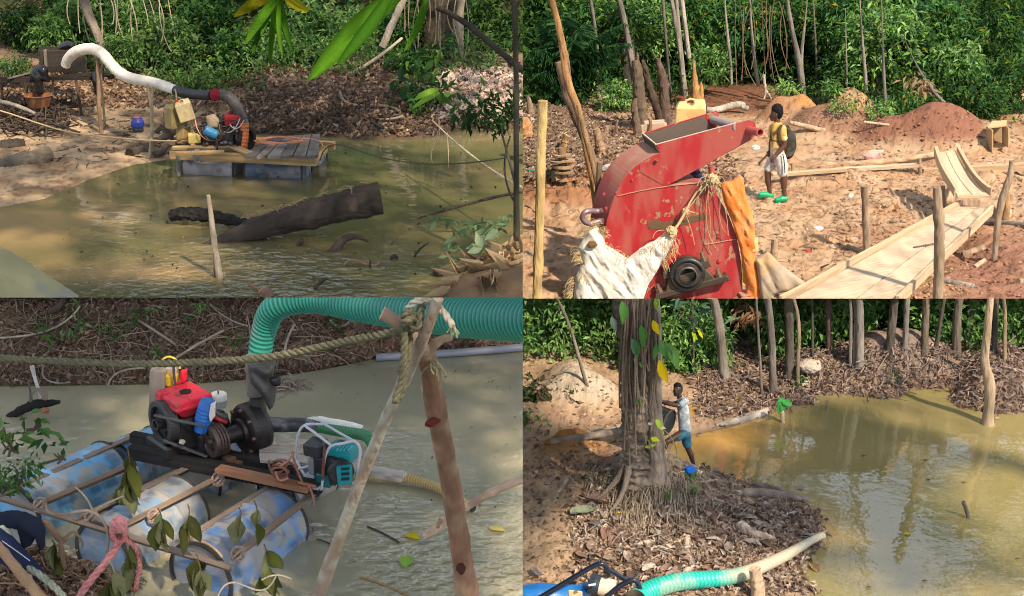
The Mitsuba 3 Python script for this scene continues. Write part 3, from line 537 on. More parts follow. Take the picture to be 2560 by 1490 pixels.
# ---- far right: wall of forest round the clearing
TILE = 'TR'
undergrowth('forest_wall', 'dense dark forest wall behind the clearing', H_TR, [(-0.5, 15, 37.8, 41), (-0.5, 16, 39.5, 45), (-0.5, 17, 43, 51)], 60000, 0.26, GREENS, seed=5, lift=1.6)
undergrowth('clearing_weeds', 'low green weeds along the foot of the forest', H_TR, [(0.2, 4.5, 35, 38.5), (7.2, 12.5, 33, 38)], 7000, 0.13, GREENS, seed=6, lift=0.6)
for i, (u, v, y, rp, n, s, pl, lab) in enumerate([
    (1340, 200, 36.2, (70, 75), 1500, .17, GREENS, 'dark leafy bush at the left edge of the clearing photo'),
    (1470, 60, 37.7, (90, 80), 1700, .2, GREENS, 'tree foliage above the leaning yellow pole'),
    (1545, 245, 34.8, (55, 45), 1100, .12, SUNNY, 'light green weedy bush left of the burnt stumps'),
    (1500, 150, 37.0, (70, 60), 1300, .16, GREENS, 'bush behind the leaning yellow pole'),
    (1605, 70, 37.4, (85, 75), 1700, .18, SUNNY, 'bright green tree foliage above the burnt stumps'),
    (1730, 60, 38.0, (85, 80), 1700, .18, GREENS, 'foliage behind the two slim pale trunks'),
    (1775, 160, 36.4, (55, 45), 900, .15, SUNNY, 'light bush above the cream jerrycan'),
    (1850, 60, 37.8, (90, 80), 1800, .18, GREENS, 'hanging foliage above the boy'),
    (1960, 45, 38.0, (90, 75), 1700, .18, DARK, 'dark foliage left of the forest path'),
    (1965, 222, 34.6, (24, 22), 260, .13, SUNNY, 'small round bush on the left of the forest path'),
    (2090, 228, 33.8, (26, 24), 320, .14, SUNNY, 'small round bush on the right of the forest path'),
    (2130, 60, 37.2, (110, 80), 2300, .2, GREENS, 'leafy tree top right of the forest path'),
    (2215, 110, 35.2, (110, 100), 3000, .2, SUNNY, 'broad bright tree in the middle of the forest edge'),
    (2110, 180, 35.4, (55, 45), 1000, .17, GREENS, 'branch of leaves hanging beside the forest path'),
    (2330, 90, 35.6, (110, 95), 2600, .2, GREENS, 'large green tree right of the broad bright tree'),
    (2380, 160, 34.8, (80, 55), 1500, .2, SUNNY, 'yellow green foliage over the red soil heap'),
    (2470, 80, 36.2, (110, 110), 2600, .19, DARK, 'dark tree filling the upper right corner'),
    (2520, 230, 34.8, (70, 90), 1700, .17, DARK, 'dark bush behind the wooden box'),
    (2260, 275, 32.4, (60, 42), 900, .14, GREENS, 'shrubs left of the red soil heap'),
    (2300, 230, 34.4, (90, 60), 1500, .16, DARK, 'shady bush behind the red soil heap'),
    (2440, 250, 34.0, (70, 55), 1300, .17, DARK, 'shady bush above the red soil heap'),
    (2200, 285, 31.8, (40, 30), 400, .12, SUNNY, 'young bright shrub in front of the tan heap'),
    (2110, 262, 31.7, (34, 14), 200, .1, SUNNY, 'weeds on the tan heap')]):
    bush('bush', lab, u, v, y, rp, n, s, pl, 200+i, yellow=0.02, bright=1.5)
for i, (pts, c, lab) in enumerate([
    ([(1590, 250, 36.2, 9), (1570, 100, 36.2, 8), (1540, -30, 36.2, 7)], PALE, 'leaning pale trunk behind the burnt stumps'),
    ([(1712, 250, 35.4, 7), (1700, 130, 35.4, 6), (1672, -30, 35.4, 5)], PALE*1.1, 'left of two slim pale trunks above the jerrycan'),
    ([(1714, 240, 35.5, 6), (1700, 100, 35.5, 5), (1688, -30, 35.5, 5)], PALE*1.2, 'right of two slim pale trunks above the jerrycan'),
    ([(1722, 145, 35.8, 6), (1712, 60, 35.8, 6), (1700, -30, 35.8, 6)], PALE*1.6, 'whitish trunk bending over the forest edge'),
    ([(1676, 245, 36.0, 5), (1666, 120, 36.0, 4), (1655, -30, 36.0, 4)], PALE*.7, 'thin brown sapling left of the slim pale trunks'),
    ([(1496, 260, 36.4, 6), (1490, 100, 36.4, 5), (1470, -30, 36.4, 5)], PALE*.8, 'thin trunk behind the leaning yellow pole'),
    ([(1829, 210, 36.2, 4), (1822, 120, 36.2, 4), (1816, 60, 36.2, 3), (1812, -30, 36.2, 1)], PALE*1.4, 'white sapling left of the boy'),
    ([(1896, 215, 36.0, 5), (1885, 140, 36.0, 4), (1878, 60, 36.0, 3), (1874, -30, 36.0, 1)], PALE*1.2, 'pale sapling above the boy'),
    ([(2006, 240, 35.0, 9), (1992, 130, 35.0, 7), (1972, 30, 35.0, 5), (1968, -10, 35.0, 4)], PALE*.9, 'brown forked tree beside the forest path'),
    ([(2005, 180, 35.4, 4), (2008, 90, 35.4, 4), (2014, 40, 35.4, 2), (2018, -30, 35.4, 1)], PALE*1.1, 'thin pale trunk on the left of the path'),
    ([(2041, 210, 36.6, 3), (2040, 130, 36.6, 3), (2036, 60, 36.6, 2), (2034, -30, 36.6, 1)], PALE*.8, 'thin trunk in the mouth of the forest path'),
    ([(2217, 310, 32.1, 4), (2210, 200, 32.1, 4), (2206, 80, 32.1, 2), (2203, -30, 32.1, .8)], PALE*.8, 'young stem rising from the shrubs by the tan heap'),
    ([(2165, 230, 34.2, 5), (2160, 150, 34.2, 4), (2155, 90, 34.2, 3), (2150, -30, 34.2, 1)], PALE*1.1, 'pale stem under the broad bright tree'),
    ([(2118, 240, 34.2, 3), (2116, 150, 34.2, 2), (2113, 20, 34.2, .8)], PALE*1.0, 'thin upright stem right of the forest path'),
    ([(2395, 285, 32.4, 5), (2320, 210, 32.6, 4), (2290, 160, 32.8, 2), (2262, 100, 33.0, .8)], PALE*.7, 'dead branch slanting over the red soil heap')]):
    tree('tree', lab, pts, c, seed=30+i, sides=7, rough=.15)
tree('tree', 'thick grey shaded trunk behind the burnt stumps', [(1575, 250, 36.8, 22), (1572, 170, 36.8, 20), (1566, 90, 36.8, 18)], PALE*.5, seed=50, rough=.3)
# oil palm at the left
def frond(base, tip, L, n, lw, col, seed, sag=.25, droop=.5):
    g = np.random.default_rng(seed); base, tip = np.asarray(base), np.asarray(tip); p = smoothpath([base, (base+tip)/2+[0, 0, sag*np.linalg.norm(tip-base)], tip], 22); d = unit(np.gradient(p, axis=0))
    side = unit(np.cross(d, [0, 0, 1.0])); i = np.linspace(3, 21, n).astype(int); t = i/21; s = np.sin(np.pi*np.clip(t*.9+.1, 0, 1))**.6
    ms = [tube(p, np.linspace(.02, .006, 22), col*.9, 5)]
    for sg in (1, -1): ms.append(leaves(p[i]+0, sg*side[i]+d[i]*.55+np.array([0, 0, -droop])+g.normal(size=(n, 3))*.08, L*s*(.8+.4*g.random(n)), np.clip(col*(.7+.6*g.random((n, 1))), 0, 1), lw/L, .2, up=np.array([0, 0, 1.0]), g=g, curl=.2))
    return join(ms)
t = thing('palm_tree', 'oil palm with feathery fronds at the upper left of the clearing', 'palm tree')
for i, (u, v) in enumerate([(1330, 120), (1345, 40), (1400, 10), (1470, 50), (1560, 60), (1590, 110), (1550, 150), (1340, 190), (1480, 180), (1430, 240), (1390, 230)]):
    part(t, 'frond', frond(at(1420, 200, 35.7), at(u, v, 35.4-.1*(i % 4)), .62, 34, .055, np.array([0.04, .11, .04]), i, .18), 'leaf', False)
bush('fern', 'feathery fern fronds above the burnt stumps', 1570, 55, 36.8, (60, 30), 420, .3, GREENS, 260, cat='fern', width=.14, stems=0)
vines('creeper', 'brown hanging creepers beside the forest path', [(1838+11*i, -5+9*(i % 3), 1842+12*i, 215-14*(i % 4), 34.9, 1.2) for i in range(12)], (0.17, 0.12, 0.075))
bush('dead_leaves', 'bunch of dry tan leaves on the dead branch over the soil heap', 2285, 215, 32.7, (32, 26), 90, .2, np.array([[.32, .23, .13], [.25, .17, .1]]), 262, cat='dead leaves', stems=0, droop=1.2)
# ---- near right: trunks round the flooded pit
TILE = 'BR'
undergrowth('pit_undergrowth', 'dark green undergrowth behind the flooded pit', H_BR, [(-0.3, 8.8, 21.6, 23.2), (-0.3, 9, 22.2, 24.2), (-0.3, 9.5, 23.6, 26.5)], 46000, 0.15, SUNNY, seed=8, lift=1.7, bright=1.4)
undergrowth('shore_weeds', 'green saplings and weeds between the far trunks', H_BR, [(-.2, 3.4, 20.7, 21.8), (1.8, 3.4, 20.3, 21.2), (4.1, 5.8, 20.7, 21.9), (6.3, 8.8, 20.9, 22.2)], 17000, 0.13, SUNNY, seed=9, lift=.95, bright=1.4)
def trunk(lab, u0, v0, u1, r0, y=None, c=(0.17, 0.145, 0.12), bend=0, r1=None, top=735, seed=0, group=None, name='tree'):
    y = g_BR(u0, v0)[1] if y is None else y; r0 = r0*.86; c = np.asarray(c)*.68
    return tree(name, lab, [(u0+(r0*.0), v0+6, y, r0*1.35), (u0+(u1-u0)*.12, v0-(v0-top)*.12, y, r0*1.02), ((u0+u1)/2+bend, (v0+top)/2, y, r0*.95), (u1, top, y, r1 or r0*.9)], c, seed=seed, rough=.16)
TG = (0.20, 0.175, 0.15)
for i, (u0, v0, u1, r, lab, c, b) in enumerate([
    (1470, 968, 1385, 5, 'thin leaning stem left of the viny tree', TG, 8), (1812, 940, 1778, 14, 'grey trunk with spreading foot right of the viny tree', TG, 6), (1935, 985, 1916, 11, 'slim grey trunk on the muddy spit', TG, 4),
    (1974, 935, 1972, 14, 'shaded trunk behind the slim trunk on the spit', (.11, .095, .08), 0), (1996, 970, 1978, 6, 'thin yellowish trunk with a crook near its top', (.26, .2, .14), 10), (2126, 925, 2124, 5, 'left of two thin trunks beside the straight grey trunk', TG, 2),
    (2136, 920, 2132, 6, 'right of two thin trunks beside the straight grey trunk', TG, 5), (2149, 912, 2146, 13, 'straight grey trunk behind the brown mound', (.22, .2, .18), 2), (2222, 888, 2238, 13, 'dark leaning trunk left of the mound top', (.10, .085, .07), 0),
    (2262, 890, 2268, 9, 'pale trunk at the left shoulder of the brown mound', (.26, .235, .21), 0), (2311, 880, 2316, 11, 'brown trunk behind the top of the brown mound', (.15, .12, .09), 0), (2390, 888, 2402, 13, 'leaning trunk right of the mound top', (.15, .125, .1), -4),
    (2418, 884, 2424, 10, 'viny dark trunk right of the mound', (.11, .1, .08), 3), (2486, 880, 2490, 9, 'dark trunk behind the waterside tree', (.11, .09, .075), 0), (2512, 905, 2507, 6, 'thin tan trunk near the right edge of the pit photo', (.3, .23, .15), 3),
    (2072, 890, 2070, 8, 'dim reddish trunk deep in the forest', (.10, .06, .05), 0), (2032, 900, 2030, 4, 'thin dim stem deep in the forest', (.09, .08, .07), 0), (2340, 870, 2362, 6, 'thin leaning stem behind the mound', (.1, .085, .07), 0), (1905, 990, 1890, 4, 'dry stub beside the slim trunk on the spit', TG, 0),
    (1640, 945, 1528, 3, 'thin vine stem left of the viny tree', TG, 3), (1735, 930, 1728, 3, 'thin stem right of the viny tree', (.1, .09, .07), 2)]):
    trunk(lab, u0, v0, u1, r, c=np.array(c), bend=b, seed=60+i)
k = on(2470, 1060, zp)[1]
tree('tree', 'bare tan tree standing in the water at the right', [(2469, 1066, k, 17), (2471, 1030, k, 13), (2474, 960, k, 13), (2463, 915, k, 11), (2466, 850, k, 10), (2472, 790, k, 9), (2478, 735, k, 8)], (0.30, 0.225, 0.15), seed=90, rough=.15)
for i, (u, v, y, rp, n, s, lab, ye) in enumerate([
    (1350, 850, 22.4, (50, 70), 900, .14, 'shady bush at the left edge of the pit photo', .05), (1380, 890, 22.0, (55, 40), 700, .12, 'bush dotted with yellow sunlit leaves at the left', .3), (1450, 780, 22.8, (70, 45), 900, .16, 'broad leaves at the top left of the pit photo', .02),
    (1520, 860, 22.2, (50, 60), 800, .14, 'bush just left of the viny tree', .04), (1700, 830, 22.6, (60, 70), 1000, .14, 'dark bush right of the viny tree', .02), (1870, 850, 22.6, (60, 70), 1000, .14, 'bush between the two grey trunks', .03),
    (2040, 840, 22.6, (60, 80), 1100, .14, 'bush behind the pale rock', .03), (2190, 860, 22.1, (45, 45), 700, .12, 'bush at the left foot of the brown mound', .02), (2350, 820, 22.8, (60, 60), 900, .14, 'bush behind the top of the brown mound', .05),
    (2530, 840, 22.2, (40, 50), 420, .2, 'spiky green bush near the right edge of the pit photo', .02), (2550, 800, 22.8, (45, 50), 600, .14, 'yellow green leaves in sun at the right edge of the pit photo', .5), (1800, 790, 22.4, (60, 40), 500, .2, 'large drooping leaves above the man', .02)]):
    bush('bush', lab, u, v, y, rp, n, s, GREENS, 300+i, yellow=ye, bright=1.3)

# ---- tall forest outside the frame: it stands behind the clearing and shades the two hollows and the creek
TILE = None
def far_tree(x, y, z0, hgt, r, n, seed, size=.45):
    t = thing('tall_tree', 'tall forest tree standing outside the frame', 'tree', 'tall trees outside the frame'); g = np.random.default_rng(seed)
    part(t, 'trunk', tube(smoothpath([[x, y, z0], [x+g.normal()*.3, y, z0+hgt*.5], [x+g.normal()*.5, y, z0+hgt]], 10), np.linspace(.28, .1, 10), (.15, .13, .1), 8, .2, seed), 'bark')
    part(t, 'crown', join([foliage([x+g.normal()*r*.6, y+g.normal()*r*.5, z0+hgt*q], [r, r, r*.6], n//3, size, GREENS, seed*5+i, .4, .3) for i, q in enumerate((.7, .86, 1.0))]), 'leaf', False)
for i, x in enumerate(np.linspace(1.2, 19, 10)): far_tree(x, 42+1.5*math.sin(i*2.4), -2.5, 9+3.0*math.sin(i*1.7), 1.5, 1150, 400+i, .36)
for i, x in enumerate(np.linspace(-15, 0, 8)): far_tree(x, 36+1.5*math.sin(i*2.1), 1.0, 5.5+2*math.sin(i*1.3), 1.6, 600, 420+i)
def canopy(name, label, spans, n, size, seed, hole, foot):
    hole = hole if isinstance(hole, tuple) else (hole,)*len(spans)
    """leafy boughs overhead: spans (x0, x1, y0, y1, z0, z1); hole = share of gaps"""
    g = np.random.default_rng(seed); t = thing(name, label, 'tree'); ms, br = [], []
    for (x0, x1, y0, y1, z0, z1), hl in zip(spans, hole):
        c = np.stack([x0+(x1-x0)*g.random(n), y0+(y1-y0)*g.random(n), z0+(z1-z0)*g.random(n)], 1)
        c = c[nfbm(c*[0.75, .75, .2], 3, seed) > hl]; k = len(c)
        ms.append(leaves(np.repeat(c, 6, 0)+g.normal(size=(6*k, 3))*size*.6, g.normal(size=(6*k, 3))*[1, 1, .5], size*(.6+.7*g.random(6*k)), np.repeat(GREENS[g.integers(0, 5, k)], 6, 0), .45, g=g, up=np.array([0, 0, 1.0])))
        for q in range(6):
            e = [x0+(x1-x0)*g.random(), y0+(y1-y0)*g.random(), (z0+z1)/2]; f = [foot[0], foot[1], z1+.3]; br.append(tube(smoothpath([f, (np.array(e)+f)/2+[0, 0, .5], e], 12), np.linspace(.12, .03, 12), (.13, .11, .09), 6))
    part(t, 'trunk', tube([[foot[0], foot[1], -9], [foot[0]+.2, foot[1], -3], [foot[0], foot[1], spans[0][5]+.5]], [.4, .3, .2], (.14, .12, .1), 10), 'bark'); part(t, 'limbs', join(br), 'bark'); part(t, 'crown', join(ms), 'leaf', False)
canopy('canopy_tree', 'tree outside the frame whose boughs dapple the creek', [(-6.5, 3.4, 10, 19.5, 1.2, 2.6), (-6.5, 3.4, 19.5, 26.5, .4, 2.2)], 2300, .32, 431, (.48, .66), (-10.5, 13))
canopy('canopy_tree', 'tree behind the look-out whose boughs shade the drum raft', [(-2.5, 4.2, 3.0, 9.4, 1.0, 2.6)], 2000, .32, 432, .44, (-8, 3))
canopy('canopy_tree', 'tree outside the frame whose boughs shade the flooded pit', [(4.6, 12.5, 6.0, 10.4, 1.2, 2.6)], 1800, .32, 433, .52, (13.5, 8))
# ================================================================== far left: the creek, the plank raft and the sluice table
TILE = 'TL'
TAN, GREY, DARKW = (0.34, 0.22, 0.10), (0.14, 0.127, 0.114), (0.035, 0.028, 0.023)
BLACK = (0.012, 0.012, 0.014)
# ---- plank raft on drums
zd = zw+.34
raft = thing('plank_raft', 'wooden raft with grey planks and tan beams floating on drums in the creek', 'raft')
fl, fr = on(427, 386, zd), on(792, 404, zd); back = unit(np.array([.18, 1, 0])); bl, br = fl+back*1.2+[.05, 0, -.05], fr+back*1.2-[.1, 0, .06]
part(raft, 'beam', beam(fl, fr, .10, .12, TAN, n=26, seed=1), 'matte', False, 'tan front beam worn pale')
part(raft, 'beam', beam(bl, br, .10, .12, TAN, n=20, seed=3), 'matte', False)
for a, b in ((fl+[.06, 0, -.01], bl+[.06, 0, -.01]), (fr-[.14, 0, .03], br-[.14, 0, .03]), ((fl+fr)/2-[0, 0, .02], (bl+br)/2-[0, 0, .02])): part(raft, 'cross_beam', beam(a+[0, .06, .002], b-[0, .06, 0], .09, .1, (.36, .24, .11), n=12, seed=4), 'matte', False)
for u, hgt in ((445, 60), (765, 62)): part(raft, 'post', pole([(u, 385, fl[1]-.07, 5), (u+2, 440, fl[1]-.07, 5)], GREY, seed=u), 'bark')
fu, bu = [612, 640, 668, 700, 733, 765, 797], [664, 690, 712, 733, 758, 780, 801]
for i in range(6):
    zq = zd+.1+.012*(i % 3); a, b, c_, d_ = on(fu[i]+1, 389+2*(i % 2), zq), on(bu[i]+1, 344-1.8*i, zq), on(bu[i+1]-1.5, 343-1.8*i, zq), on(fu[i+1]-1.5, 389-2*(i % 2), zq)
    part(raft, 'plank', board([a, b, c_, d_], .045, np.array(GREY)*(.8+.35*((i*37) % 5)/5), 10+i), 'matte', False)
for i, (a, b) in enumerate([((545, 352), (625, 384)), ((440, 384), (560, 380)), ((430, 370), (600, 366))]): part(raft, 'plank', beam(on(*a, zd+.09), on(*b, zd+.09), .13, .035, (.30, .2, .1), n=12, seed=30+i), 'matte', False)
ax = unit(fr-fl)
for (u0, u1, v), col in (((460, 596, 428), (.24, .215, .215)), ((616, 768, 434), (.055, .085, .13))):
    p = on(u0, v, zw+.05)+[0, .25, .02]; L = (u1-u0)*mpp(p); add_drum(raft, p, p+ax*L, .235, col, int(u0), (.2, .18, .17), .5)
    q = p+back*.75; add_drum(raft, q, q+ax*L, .235, col, int(u0)+1)
part(raft, 'rope_coil', join([twisted(np.array([fl+(fr-fl)*.19+[0.05*math.cos(a), -.06-.01*k, .06-.3*k*.5+.04*math.sin(a)] for a in np.linspace(0, 6.3, 8)]), .012, (.30, .27, .2), k) for k in (0, .3, .6)]), 'matte', label='grey rope wound round the front beam')
# ---- wire coil on the planks
g = np.random.default_rng(3); ms = []
for k in range(11):
    a0 = on(700, 350, zd+.17+.004*k); th = np.linspace(0, 6.283, 22); ms.append(tube(a0+np.stack([(.27+.05*g.random())*np.cos(th)+.03*g.normal(), (.16+.05*g.random())*np.sin(th)+.03*g.normal(), .01*np.sin(3*th+k)], 1), .006, (.48, .19, .10), 5))
ms.append(tube(smoothpath([on(745, 345, zd+.17), on(790, 350, zd+.15), on(806, 366, zd+.13)], 10), .006, (.55, .25, .14), 5))
solo('wire_coil', 'loose coil of thin orange cable lying on the raft planks', 'cable', join(ms), 'satin')
# ---- pump engine on the raft
ye = on(560, 372, zd)[1]
en = thing('pump_engine', 'dark oily pump engine with red tank standing on the plank raft', 'engine')
E = lambda u, v, dy=0: at(u, v, ye+dy)
k = mpp(E(560, 340))
part(en, 'block', join([box(E(552, 345), (85*k, .4, 52*k), None, (.022, .02, .02), .03), box(E(540, 312, .05), (40*k, .3, 30*k), None, (.03, .026, .022), .02), box(E(600, 355, .03), (40*k, .35, 40*k), None, (.018, .017, .018), .02)]).bumpy(.02, 9, 3), 'satin', False)
part(en, 'tank', join([box(E(585, 296, .05), (42*k, .28, 26*k), None, (.40, .02, .025), .02), box(E(578, 280, .05), (10*k, .06, 6*k), None, (.05, .05, .05), .01)]), 'satin', False, 'red fuel tank')
part(en, 'flywheel', lathe([(0, .001), (0, .19), (.09, .19), (.09, .13), (.05, .12), (.05, .001)], E(608, 345, -.1), [1, -.5, 0], (.03, .028, .028), 26), 'metal', False)
part(en, 'air_filter', lathe([(0, .001), (0, .062), (.03, .07), (.19, .07), (.2, .001)], E(543, 338, -.28), [-1, -.25, .55], (.03, .17, .33), 18), 'satin', False, 'blue cylinder')
part(en, 'pulley', lathe([(0, .001), (0, .11), (.02, .11), (.03, .09), (.04, .11), (.06, .11), (.06, .001)], E(500, 345, -.1), [.2, -1, .1], (.05, .045, .04), 20), 'metal', False)
for i, (a, b, c) in enumerate([((488, 300), (525, 352), (.5, .2, .12)), ((560, 330), (600, 296), (.3, .3, .3)), ((505, 318), (545, 350), (.05, .05, .05)), ((575, 312), (610, 300), (.45, .3, .25))]):
    part(en, 'cable', tube(smoothpath([E(*a, -.25), (E(*a, -.3)+E(*b, -.3))/2-[0, .05, .08], E(*b, -.25)], 9), .008, c, 6), 'satin')
part(en, 'rag', sheet([(515, 290), (535, 285), (548, 300), (545, 318), (520, 322)], ye-.22, .03, (.22, .17, .12), .05, .03, 4), 'matte')
part(en, 'base_plank', beam(E(470, 372, -.3), E(618, 376, -.3), .12, .05, (.10, .08, .05), n=10), 'matte', False)
part(en, 'wooden_block', box(E(486, 345, -.2), (30*k, .15, 22*k), rotz(.2), (.36, .29, .10), .01), 'matte', False)
g = np.random.default_rng(17)
for i in range(26):
    a = E(470+130*g.random(), 300+70*g.random(), -.32+.2*g.random()); e = a+np.array([g.normal()*.16, -.05*g.random(), g.normal()*.12]); part(en, 'cable', tube(smoothpath([a, (a+e)/2+g.normal(size=3)*.06, e], 8), g.uniform(.006, .018), np.array([(.02, .018, .017), (.05, .035, .025), (.03, .028, .03), (.09, .05, .03)][i % 4]), 6, .2, i), 'satin')
for i in range(9): part(en, 'fitting', lathe([(0, .001), (0, .03), (.05, .035), (.06, .02), (.1, .02), (.1, .001)], E(500+100*g.random(), 315+55*g.random(), -.25), g.normal(size=3), [(.04, .035, .03), (.10, .05, .03), (.12, .12, .12)][i % 3], 12), 'metal', False)
# ---- discharge hose over the forked posts
ys = g_TL(195, 288)[1]; yh = lambda t: ys-.45+(ye-.05-(ys-.45))*t
hp = [(164, 163, 0, 12), (172, 145, .03, 13), (190, 130, .08, 14), (222, 122, .15, 14), (250, 130, .22, 14), (275, 157, .3, 14), (300, 182, .38, 14), (330, 196, .48, 14), (370, 204, .6, 13.5), (405, 213, .72, 13), (446, 228, .85, 12)]
hs = thing('discharge_hose', 'long white hose arching from the raft pump up into the sluice box', 'hose')
p, r = px_path([(u, v, yh(t), rr) for u, v, t, rr in hp], 60); n = nfbm(p*6, 3, 3)[:, None]; part(hs, 'tube', tube(p, r, np.clip(np.array([.62, .57, .48])*(.55+.75*n), 0, .9), 18, .07, 3, capc=(.25, .15, .07)), 'satin')
p, r = px_path([(440, 226, yh(.84), 12.5), (470, 234, yh(.9), 12), (500, 237, yh(.95), 12), (530, 238, yh(1), 12)], 20); part(hs, 'black_section', ribbed(p, r, (.03, .03, .035), .045), 'satin', label='black ribbed section of hose')
part(hs, 'joint_wrap', pblob(537, 237, yh(1)-.02, 13, 15, (.22, .012, .03), 3, .25, 3), 'matte', label='dark red cloth wrapped round the hose joint')
p, r = px_path([(545, 238, ye, 14), (565, 240, ye, 14), (588, 262, ye, 14), (603, 290, ye, 13), (612, 318, ye, 12)], 26); part(hs, 'elbow', tube(p, r*1.02, np.clip(np.array([.075, .062, .055])*(.5+nfbm(p*9, 3, 2)[:, None]), .01, .5), 14, .15, 5), 'satin', label='elbow bandaged in brown and black tape')
p, r = px_path([(611, 308, ye-.15, 11.5), (610, 340, ye-.2, 11.5), (603, 384, ye-.25, 12)], 20); part(hs, 'orange_section', ribbed(p, r, (.55, .14, .03), .05, .04), 'satin', label='orange lower section of hose')
for u in (437, 552, 560): part(hs, 'tie', tube(smoothpath([at(u, 222, yh(.9)-.2), at(u+4, 240, yh(.9)-.25), at(u-1, 275, yh(.9)-.2)], 8), .012, (.20, .17, .1), 6), 'matte')
YA = g_TL(255, 334)[1]
def support(lab, pts, c, fork=None):
    t = thing('support_pole', lab, 'pole'); part(t, 'shaft', pole(pts, c, seed=int(pts[0][0])), 'bark')
    if fork: part(t, 'fork', pole(fork, c, seed=3), 'bark')
support('tall forked pole holding up the arch of the white hose', [(255, 336, YA, 5), (247, 250, YA, 5), (246, 190, YA, 5), (242, 128, YA, 4.5)], (.20, .13, .08), [(247, 185, YA, 4), (255, 165, YA, 3.5), (257, 148, YA, 3)])
support('thin pole standing behind the tall forked pole', [(262, 312, YA+.4, 3), (257, 250, YA+.4, 3), (252, 185, YA+.4, 3)], (.26, .18, .1))
YB = on(376, 398, zw)[1]
support('pale forked pole in the shallows left of the raft', [(376, 402, YB, 5), (378, 350, YB, 4.5), (380, 290, YB, 4.5), (376, 245, YB, 5), (368, 210, YB, 4)], (.30, .25, .16), [(377, 248, YB, 4), (381, 232, YB, 3.5), (381, 218, YB, 3)])
yj = yh(.88)-.28
t = thing('jerrycan', 'weathered beige jerrycan with red cap hanging from the hose', 'jerrycan'); jerrycan(t, at(470, 300, yj-.1), rotz(.25)@np.array([[.97, 0, -.24], [0, 1, 0], [.24, 0, .97]]), 54*k, np.array([.40, .32, .17]), (.5, .02, .02), 4)
t = thing('jerrycan', 'flattened olive jerrycan hanging left of the beige jerrycan', 'jerrycan'); jerrycan(t, at(441, 318, yj), rotz(.9), 66*k, np.array([.17, .14, .06]), (.12, .09, .04), 5)
t = thing('jerrycan', 'long yellow brown can hanging lowest in front of the raft engine', 'jerrycan'); jerrycan(t, at(462, 356, yj+.05), rotz(1.2), 50*k, np.array([.26, .17, .06]), (.2, .13, .05), 6)
# ---- sluice box on stilts
sl = thing('sluice_table', 'dark wooden sluice box on a table of thin stilts', 'sluice'); ks = mpp(at(150, 160, ys)); S = lambda u, v, d=0: at(u, v, ys+d)
for nm, a, b, w, h, c in (('front_board', (98, 168), (214, 168), .03, 26, DARKW), ('front_board', (100, 140), (212, 142), .03, 30, (.035, .03, .024)), ('rail', (4, 204), (275, 181), .05, 9, (.04, .033, .027)), ('rail', (2, 196), (230, 196), .06, 8, (.03, .025, .02))):
    part(sl, nm, beam(S(*a), S(*b), w, h*ks, c, n=14, seed=int(a[1])), 'matte', False)
part(sl, 'back_board', beam(S(98, 138, .6), S(212, 138, .6), .03, 44*ks, (.035, .03, .025), n=10), 'matte', False)
for a in ((100, 150), (213, 152)): part(sl, 'side_board', beam(S(*a), S(*a, .6), .03, 52*ks, DARKW, n=8), 'matte', False)
part(sl, 'corner_post', beam(S(113, 124, -.03), S(116, 178, -.03), .04, 12*ks, (.14, .12, .1), up=(0, 1, 0), n=6), 'matte', False)
part(sl, 'chute_board', board([S(18, 194, -.1), S(80, 178, .1), S(82, 190, .5), S(30, 200, .4)], .03, (.14, .12, .10), 3), 'matte', False)
for i, (a, b, r) in enumerate([((62, 196), (70, 252), 3.5), ((4, 184), (5, 250), 3.5), ((133, 190), (131, 238), 3), ((104, 190), (104, 242), 4), ((188, 190), (205, 291), 3.5), ((238, 190), (243, 240), 4)]): part(sl, 'leg', pole([(*a, ys+.1*(i % 2), r), (*b, ys+.1*(i % 2), r)], (.075, .05, .035), seed=i), 'bark')
for lab, px, y, b in (('crumpled black plastic on top of the sluice box', [(146, 122), (150, 108), (168, 101), (186, 106), (189, 122), (170, 126)], ys+.25, .10), ('black plastic draped over the left end of the sluice box', [(76, 180), (88, 165), (104, 161), (118, 168), (121, 190), (124, 204), (106, 203), (108, 235), (98, 240), (88, 232), (86, 205), (76, 205)], ys-.2, .07), ('black plastic bag tied round the right leg of the sluice table', [(228, 182), (240, 174), (258, 178), (260, 198), (250, 206), (246, 236), (238, 236), (232, 205)], ys-.1, .07)):
    solo('plastic_sheet', lab, 'plastic sheet', sheet(px, y, .05, BLACK, b, .05, len(lab), .035), 'gloss')
yt = ys-.25; kt = mpp(at(98, 250, yt))
t = thing('tub', 'rusty brown tub standing under the sluice table', 'tub'); c0 = at(98, 266, yt)
part(t, 'body', lathe([(0, .001), (0, 26*kt), (.19, 33*kt), (.19, 31*kt), (.02, 24*kt), (.02, .001)], c0, [0, 0, 1], (.12, .055, .03), 30).shade(.4, 8).stain((.3, .12, .05), 6, .5, .6), 'matte')
part(t, 'rim', tube([c0+[33*kt*math.cos(a), 33*kt*math.sin(a), .19] for a in np.linspace(0, 6.2832, 40)], .014, (.17, .085, .05), 6), 'matte')
yb = g_TL(346, 330)[1]; kb = mpp(at(346, 310, yb)); c0 = at(346, 331, yb)
t = thing('bowl', 'blue bowl turned over on a dark pot on the sand', 'bowl'); part(t, 'pot', lathe([(0, .001), (0, 12*kb), (.05, 14*kb), (.11, 12*kb), (.11, .001)], c0, [0, 0, 1], (.03, .03, .035), 22).shade(.3, 9), 'satin')
